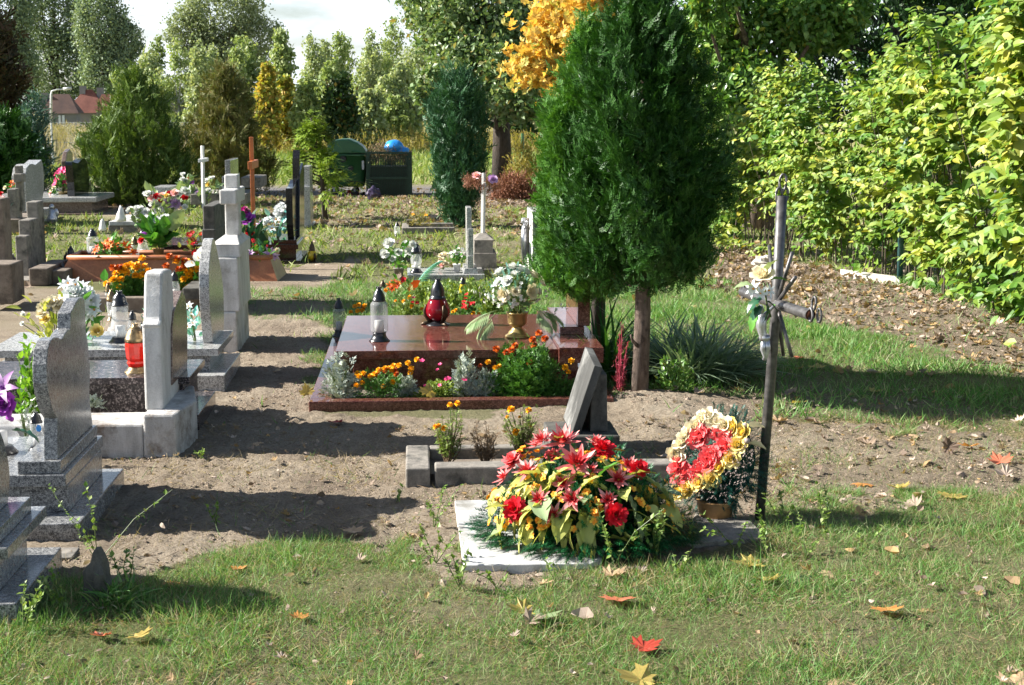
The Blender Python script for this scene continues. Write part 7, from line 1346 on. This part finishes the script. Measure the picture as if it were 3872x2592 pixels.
dm = [bp(*p) for p in dm]; part('lid', MB().prism(dm, vb_ + .02, vb_ + D_ - .02, M['bin_green'], 'v'), t, bevel=.03)
c = bp(1300, 552); part('lid_flap', MB().add([(bp(1300, 553)[0], vb_ - .03, bp(1300, 550)[1]), (bp(1322, 541)[0], vb_ - .03, bp(1322, 538)[1]), (bp(1372, 560)[0], vb_ - .03, bp(1372, 556)[1]), (bp(1386, 578)[0], vb_ - .03, bp(1386, 578)[1]), (bp(1320, 580)[0], vb_ - .03, bp(1320, 580)[1])] , [(0, 1, 2, 3, 4)], M['bin_green']).box(bp(1330, 575)[0], bp(1362, 575)[0], vb_ - .07, vb_ - .035, bp(1345, 590)[1], bp(1345, 585)[1], M['bin_green']), t)
mb = MB().tube([bp3 for bp3 in [(bp(1331, 572)[0], vb_ - .06, bp(1331, 572)[1]), (bp(1361, 575)[0], vb_ - .06, bp(1361, 575)[1]), (bp(1361, 590)[0], vb_ - .06, bp(1361, 590)[1]), (bp(1331, 588)[0], vb_ - .06, bp(1331, 588)[1]), (bp(1331, 572)[0], vb_ - .06, bp(1331, 572)[1])]], .014, M['bin_green'], 5); part('handle', mb, t)
c = bp(1326, 637); part('latch', MB().lathe([(.001, 0), (.055, 0), (.05, .05), (.001, .05)], M['black'], (0, 0, 0), 14).xform(Matrix.Translation((c[0], vb_ - .0, c[1])) @ Matrix.Rotation(math.pi / 2, 4, 'X')), t)
c = bp(1298, 602); part('trunnion', MB().lathe([(.001, 0), (.07, 0), (.06, .09), (.001, .09)], M['black'], (0, 0, 0), 14).xform(Matrix.Translation((c[0], vb_ - .0, c[1])) @ Matrix.Rotation(math.pi / 2, 4, 'X')), t)
c = bp(1372, 625); part('sticker', MB().box(c[0] - .02, c[0] + .025, vb_ - .012, vb_ - .004, c[1] - .09, c[1] + .09, M['white_paint']), t)
for x in (1262, 1340):
    c = bp(x, 722); 
    for dy in (.15, .85): part('wheel', MB().lathe([(.001, -.02), (.075, -.02), (.075, .02), (.001, .02)], M['black'], (0, 0, 0), 14).xform(Matrix.Translation((c[0], vb_ + dy, .077)) @ Matrix.Rotation(math.pi / 2, 4, 'X')), t); part('axle', MB().box(c[0] - .02, c[0] + .02, vb_ + dy - .04, vb_ + dy + .04, .08, zb, M['lamp_grey']), t)
vc_ = 30.2; t = thing('waste_cage', 'dark green slatted metal waste cage heaped with dead wreaths', 'waste container', (av(1470, 740, vc_)[0], vc_, 0))
xl, xr = av(1386, 660, vc_)[0], av(1556, 660, vc_)[0]; zt = zat(1470, 583, vc_); mb = MB()
for s0, s1, y_ in ((xl, xr, vc_), (xl, xr, vc_ + 1.)):
    for i in range(27): x = s0 + (s1 - s0) * (i + .5) / 27; w_ = .009 if i < 24 else .018; mb.box(x - w_, x + w_, y_, y_ + .012, .02, zt - .03, M['bin_dark'])
for x in (xl, xr):
    for i in range(24): y_ = vc_ + .02 + i / 24; mb.box(x - .006, x + .006, y_, y_ + .02, .02, zt - .03, M['bin_dark'])
part('slats', mb, t)
mb = MB()
for x in (xl, xr - .06):
    for y_ in (vc_ - .02, vc_ + .97): mb.box(x - .01, x + .07, y_, y_ + .06, 0, zt, M['bin_dark'])
mb.box(xl - .012, xr + .012, vc_ - .03, vc_ + .032, zt, zt + .04, M['bin_dark']).box(xl - .012, xr + .012, vc_ + .97, vc_ + 1.03, zt, zt + .04, M['bin_dark']).box(xl, xr, vc_ - .014, vc_ - .002, .35, .40, M['bin_dark'])
mb.box(xl + .01, xr - .01, vc_ + .06, vc_ + .94, .03, .6, M['black']); part('frame', mb, t)
r = np.random.default_rng(77); n_ = 900; c = ((xl + xr) / 2 - .05, vc_ + .5); x = r.uniform(xl + .02, xr - .02, n_); y_ = r.uniform(vc_ + .02, vc_ + 1, n_); h = zt - .15 + (.42 - .5 * np.abs(x - c[0] + .1)) * r.uniform(0, 1, n_) * .9
part('garden_waste', MB().scatter(SHRUBTWIG, np.stack([x, y_, h], 1), frames(rdir(n_, r)), r.uniform(.08, .18, n_), leafy('waste', [(.06, .1, .03), (.25, .15, .08), (.3, .2, .12), (.02, .08, .04)], .1, .8)), t)
c = a3(1490, 556, vc_ + .3); t = solo('plastic_bag', MB().blob(c, (.2, .17, .14), M['bag_blue'], .12, 1.6, 4, 26, 16).blob((c[0] + .16, c[1], c[2] - .075), (.16, .12, .075), M['bag_blue'], .15, 2, 5, 20, 12), 'bright blue full plastic bag on top of the waste cage', 'plastic bag', c, smooth=True)
b = g3(1412, 735, .11); solo('plastic_bag', MB().blob(b, (.14, .1, .13), plain('bag_dark', (.05, .035, .08), .3), .4, 2, 6), 'dark violet plastic bag on the ground before the waste cage', 'plastic bag', b)
for x, lab in ((1335, 'red brick under the green waste container'), (1460, 'dull red brick at the foot of the waste cage')): b = g3(x, 738); solo('brick', MB().box(b[0] - .12, b[0] + .12, b[1], b[1] + .1, 0, .1, M['red_brick']), lab, 'brick', b, bevel=.006)
# second green bin piece beside the juniper and brush pile
c = g3(2010, 700); 
bush('brush_pile', 'heap of withered wreaths and twigs between juniper and thuja', 'brush pile', 1860, 2030, 665, None, 29., 'dried_brown', 1100, .2, SHRUBTWIG, 140, h0=.0)
bush('brush_pile', 'tall pile of dry pale twigs behind the withered wreaths', 'brush pile', 1910, 2060, 545, None, 32., 'herbs', 900, .22, SHRUBTWIG, 141, h0=.0)
c = a3(1976, 530, 36); solo('fence_post', MB().tube([(c[0], 36, 0), (c[0], 36, zat(1976, 505, 36))], .035, M['bin_green'], 8), 'thin green fence post by the dry twig pile', 'fence post', (c[0], 36, 0))
# ------------------------------------------------------------------ ground cover
field('grass', 340000, (-2.6, 3.2, 3.9, 7.8), M['grass_near'], .025, .075, .3, 300, lambda g_, l_, a, u, v: g_ ** 1.5 * np.clip(.8 + 1.4 * vnoise(u, v, 3.1, 6.) + .8 * vnoise(u, v, 9., 2.), .3, 1), lean=.9)
field('dry_grass', 280000, (-2.6, 3.4, 3.9, 8.2), M['grass_dry'], .02, .07, .3, 301, lambda g_, l_, a, u, v: (.06 + g_ * .9) * (l_ > .03), BLADE, 2.4)
field('grass', 190000, (-3, 6, 7.8, 15), M['grass_near'], .035, .09, .65, 302, lambda g_, l_, a, u, v: g_ ** 1.5, lean=.8)
field('grass', 90000, (-9, 9, 15, 30), M['grass_far'], .04, .11, 1.6, 303, lambda g_, l_, a, u, v: g_ ** 1.4 * .9, lean=.8)
field('meadow_grass', 110000, (-20, 16, 35, 70), M['grass_far'], .08, .28, 1.5, 304, lambda g_, l_, a, u, v: np.full(u.shape, .8), lean=.6)
field('dry_meadow', 90000, (-34, -8, 46, 100), M['herbs_dry'], .3, .8, .8, 305, lambda g_, l_, a, u, v: np.full(u.shape, .9), lean=.4)
field('goldenrod', 110000, (-34, 6, 56, 75), M['herbs'], .14, .3, 1., 306, lambda g_, l_, a, u, v: np.clip(.5 + vnoise(u, v, .25, 4.) * 1.8, .1, 1), SHRUBTWIG, .5, .8)
def litter(name, n_, box, smin, smax, seed, weight, mat_=None):
    u, v = sample(n_, *box, seed); gr, lt, asx = zones(u, v); r = np.random.default_rng(seed); k = r.random(len(u)) < weight(gr, lt, asx, u, v); u, v = u[k], v[k]; N = len(u)
    D = np.stack([r.normal(size=N), r.normal(size=N), r.normal(0, .25, N)], 1); mb = MB(); z = gz(u, v) + r.uniform(.004, .03, N); s_ = r.uniform(smin, smax, N); P = np.stack([u, v, z], 1); Rm = frames(D, r.normal(0, .45, N))
    h = N // 3
    mb.scatter(LITTER[0], P[:h], Rm[:h], s_[:h], mat_ or M['litter']).scatter(LITTER[1], P[h:2 * h], Rm[h:2 * h], s_[h:2 * h], mat_ or M['litter']).scatter(MAPLES[1], P[2 * h:], Rm[2 * h:], s_[2 * h:] * 1.1, mat_ or M['litter'])
    return solo(name, mb, kind='stuff')
litter('leaf_litter', 19000, (.8, 8, 9.3, 19), .02, .07, 310, lambda g_, l_, a, u, v: np.clip(l_ - .1, 0, 1) * .9)
litter('leaf_litter', 26000, (-7, 7, 13, 33), .05, .11, 311, lambda g_, l_, a, u, v: np.clip(l_ * .55, .04, 1))
litter('leaf_litter', 4200, (-2.5, 3.5, 4, 9), .008, .042, 312, lambda g_, l_, a, u, v: .25 + l_)
field('turf', 260000, (-2.6, 3.2, 3.9, 7.2), M['grass_near'], .008, .026, 1.1, 307, lambda g_, l_, a, u, v: g_ ** 1.2, lean=1.6)
litter('leaf_litter', 330, (-1., 4.5, 4.6, 10), .05, .085, 313, lambda g_, l_, a, u, v: np.clip(.35 + l_, 0, 1) * (u > .3))
# crumbs of soil
u, v = sample(130000, -2.6, 3.4, 5., 12, 320); gr, lt, asx = zones(u, v); r = np.random.default_rng(321); k = r.random(len(u)) < (1 - gr) * .9; u, v = u[k], v[k]; N = len(u)
OCT = T([(0, 0, .6), (1, 0, 0), (0, 1, 0), (-1, 0, 0), (0, -1, 0)], [(0, 1, 2), (0, 2, 3), (0, 3, 4), (0, 4, 1)])
s_ = .002 + .0075 * r.random(N) ** 3
solo('soil_crumbs', MB().scatter(OCT, np.stack([u, v, gz(u, v) + .001], 1), frames(np.stack([r.normal(size=N), r.normal(size=N), np.zeros(N)], 1)), s_[:, None] * r.uniform(.6, 1.3, (N, 3)), leafy('crumbs', [(.25, .19, .14), (.32, .25, .19), (.2, .15, .11), (.38, .31, .245)], 0, 1, .1)), kind='stuff')
# twigs and dry stalks lying about
n_ = 900; u, v = sample(n_, -2.5, 3.4, 4.2, 9.5, 330); mb = MB(); r = np.random.default_rng(331)
for a, b in zip(u, v): q = r.uniform(0, 3.14); L_ = r.uniform(.02, .09); z = float(gz(np.array([a]), np.array([b]))[0]) + .012; mb.tube([(a, b, z), (a + L_ * math.cos(q), b + L_ * math.sin(q), z + r.uniform(-.004, .012))], .0012, M['dead'], 3, False)
solo('dry_stalks', mb, kind='stuff')
# fallen leaves big enough to tell apart
FLV = [(2040, 2325, .135, 'leaf_green', 0, 'large grey-green maple leaf lying in the front grass'), (1975, 2300, .1, 'leaf_yellow', 1, 'pale olive leaf under the grey-green one in the front grass'), (2335, 2255, .115, 'leaf_pink', 0, 'salmon-pink maple leaf below the white marble slab'), (2440, 2435, .10, 'leaf_red', 1, 'dark red maple leaf with long stalk in the front grass'), (2415, 2560, .13, 'leaf_yellow', 0, 'pale yellow maple leaf at the bottom edge'),
       (2835, 2125, .13, 'leaf_yellow', 1, 'olive-yellow curled maple leaf right of the broken slab'), (3020, 2165, .13, 'leaf_green', 2, 'faded green leaf right of the olive-yellow one'), (2900, 2185, .09, 'leaf_yellow', 1, 'bright yellow leaf in front of the olive-yellow one'), (3130, 2155, .06, 'leaf_tan', 2, 'small pale leaf standing upright at right'), (3355, 2300, .10, 'leaf_orange', 0, 'yellow and orange maple leaf in the right front grass'), (3180, 2560, .12, 'leaf_tan', 2, 'brown curled leaf at the bottom right'),
       (1130, 2325, .06, 'leaf_orange', 1, 'small orange leaf in the left front grass'), (1335, 2003, .10, 'leaf_tan', 0, 'pale tan maple leaf on the soil left of the marble slab'), (1270, 1590, .09, 'leaf_red', 0, 'red-brown maple leaf on the soil before the red plinth'), (900, 2140, .06, 'leaf_orange', 1, 'orange-brown leaf at the grass edge left'), (650, 2190, .06, 'leaf_orange', 2, 'bright orange leaf on the soil at left'), (530, 2400, .08, 'leaf_yellow', 1, 'yellow leaf at lower left'), (970, 1670, .06, 'leaf_tan', 2, 'brown leaf on the shaded soil path'),
       (3090, 1385, .11, 'leaf_yellow', 0, 'pale yellow leaf in the shaded grass right of the iron cross'), (2940, 1585, .12, 'leaf_tan', 1, 'curled tan leaf right of the iron pipe'), (3020, 1520, .12, 'leaf_yellow', 0, 'yellow-green maple leaf in front of the shaded grass'), (3310, 1475, .10, 'leaf_yellow', 1, 'lone yellow leaf in the shaded grass at right'), (3660, 1685, .10, 'leaf_orange', 0, 'orange maple leaf on the bare ground at right'), (3780, 1740, .11, 'leaf_pink', 1, 'reddish leaf at the right edge'), (3450, 1640, .08, 'leaf_tan', 2, 'tan leaf on the bare ground at right'), (3600, 1870, .12, 'leaf_yellow', 0, 'yellow-green maple leaf at lower right'), (3400, 1840, .09, 'leaf_yellow', 1, 'small yellow maple leaf left of the yellow-green one'), (3260, 1820, .09, 'leaf_orange', 2, 'orange-brown leaf on the bare ground'), (1620, 1480, .095, 'leaf_yellow', 2, 'yellowed maple leaf standing against the red plinth'), (2318, 2165, .09, 'leaf_tan', 3, 'brown crumpled leaf at the foot of the big flower arrangement'),
       (1160, 1480, .08, 'leaf_yellow', 1, 'pale leaf by the left side of the red plinth'), (1050, 1400, .07, 'leaf_tan', 0, 'tan leaf on the path left of the red grave'), (860, 1060, .09, 'leaf_orange', 0, 'orange leaf on the sand beside the white cross monument'), (2810, 1440, .1, 'leaf_yellow', 0, 'yellow leaf under the striped grass'), (3020, 1340, .08, 'leaf_pink', 2, 'reddish leaf in the shaded grass'), (1560, 2010, .07, 'leaf_tan', 2, 'pale leaf near the corner of the marble slab'), (2060, 2190, .06, 'leaf_tan', 1, 'small tan leaf below the marble slab'), (3840, 2560, .1, 'leaf_tan', 0, 'brown maple leaf at the bottom right corner'), (1010, 2250, .05, 'leaf_yellow', 2, 'tiny yellow leaf in the left grass'), (380, 2400, .07, 'leaf_pink', 1, 'pinkish leaf in the lower left corner')]
MPM = {}
for x, y, s, mt, k, lab in FLV:
    if (mt, k) not in MPM: MPM[(mt, k)] = MB().scatter(MAPLES[k], [(0, -.4, 0)], np.eye(3)[None], np.array([1.]), M[mt]).tube([(0, -.4, 0), (.04, -.6, .02), (.02, -.8, -.0)], .012, M[mt], 4).mesh('fallen_leaf', False)
    zl = .03 if y > 2050 else .022; zl = {1480: .09}.get(y, zl); u, v = g(x, y, zl); ob = bpy.data.objects.new('fallen_leaf', MPM[(mt, k)]); sc.collection.objects.link(ob)
    zz = float(gz(np.array([u]), np.array([v]))[0]); ob.location = (*w2(u, v), zz + zl * .6 if y != 1480 else zl); tilt = .9 if y == 1480 else .3
    ob.rotation_euler = (random.uniform(-.05, tilt * .6) if tilt < .5 else 1.0, random.uniform(-tilt, tilt) * .5, random.uniform(0, 6.28) if tilt < .5 else .3); ob.scale = (s * .98, s * .98, s * random.uniform(.35, .8))
    ob['label'] = lab; ob['category'] = 'fallen leaf'; ob['group'] = 'fallen maple leaves'
# weeds
def weed(x, y, h, lab, seed, n_=22, mt='weed', flop=.3, z=0.):
    r = np.random.default_rng(seed); u, v = g(x, y, z); t = thing('weed', lab, 'weed', (u, v, 0), 'weeds in the foreground'); sm = MB(); P = []; D = []
    for i in range(r.integers(2, 5)):
        e = Vector((u + r.normal() * h * flop, v + r.normal() * h * flop, h * r.uniform(.6, 1.))); s0 = Vector((u, v, 0)); md = (s0 + e) / 2 + Vector((r.normal() * .01, 0, h * .08)); sm.tube([s0, md, e], [.0022, .0016, .0008], M['stem'], 4, False)
        for q in r.uniform(.2, 1, n_): P.append(s0 * (1 - q) ** 2 + md * 2 * q * (1 - q) + e * q * q); D.append(r.normal(size=3) + np.array([0, 0, .5]))
    part('stems', sm, t); part('leaves', MB().scatter(QLEAF, P, frames(np.array(D)), r.uniform(.008, .03, len(P)), M[mt]), t)
WD = [(370, 2130, .36, 'tall thin weed in front of the wavy-stone grave'), (820, 1990, .1, 'small seedling weed on the shaded soil'), (1650, 2130, .17, 'sparse weed at the left corner of the marble slab'), (1640, 2000, .2, 'dry weed beside the marble slab edge'), (1740, 2230, .16, 'weed before the near left corner of the marble slab'), (2320, 2140, .26, 'tall seeding weed before the big flower arrangement'), (2480, 2120, .22, 'yellowish weed right of the big flower arrangement'), (2620, 2080, .2, 'weed in front of the wreath pot'), (2780, 2080, .22, 'weed below the iron cross'), (2900, 2100, .22, 'leafy weed right of the iron cross foot'), (2960, 2000, .2, 'weed with tiny white heads beside the iron cross'), (3050, 2110, .2, 'bushy weed at the foot of the iron cross shadow'), (3130, 2020, .22, 'broad-leaved weed right of the iron cross'), (3260, 2080, .15, 'low weed farther right of the iron cross'), (250, 2330, .22, 'weed in the lower left corner'), (90, 2400, .2, 'weed at the left bottom edge'), (480, 2250, .2, 'weed on the grass edge by the front grave'), (2100, 2200, .1, 'small weed along the marble slab'), (1880, 2230, .1, 'tiny weed below the marble slab'), (2560, 2190, .13, 'weed left of the olive-yellow leaf'), (760, 1740, .06, 'tiny seedling beside the whitewashed grave'), (1500, 1900, .08, 'seedling left of the concrete frame')]
for i, (x, y, h, lab) in enumerate(WD): weed(x, y, h, lab, 400 + i, 26 if h > .15 else 12)
b = g3(375, 2290); solo('stone', MB().blob((b[0], b[1], .05), (.05, .05, .13), M['concrete_dark'], .5, 1.6, 8), 'dark upright stone in the weeds at lower left', 'stone', b)
bush('grass_tussock', 'tall grass tussock in the shade by the dark stone at lower left', 'grass tussock', 300, 560, 2200, None, 5.15, 'grass_near', 380, .07, BLADE, 150)
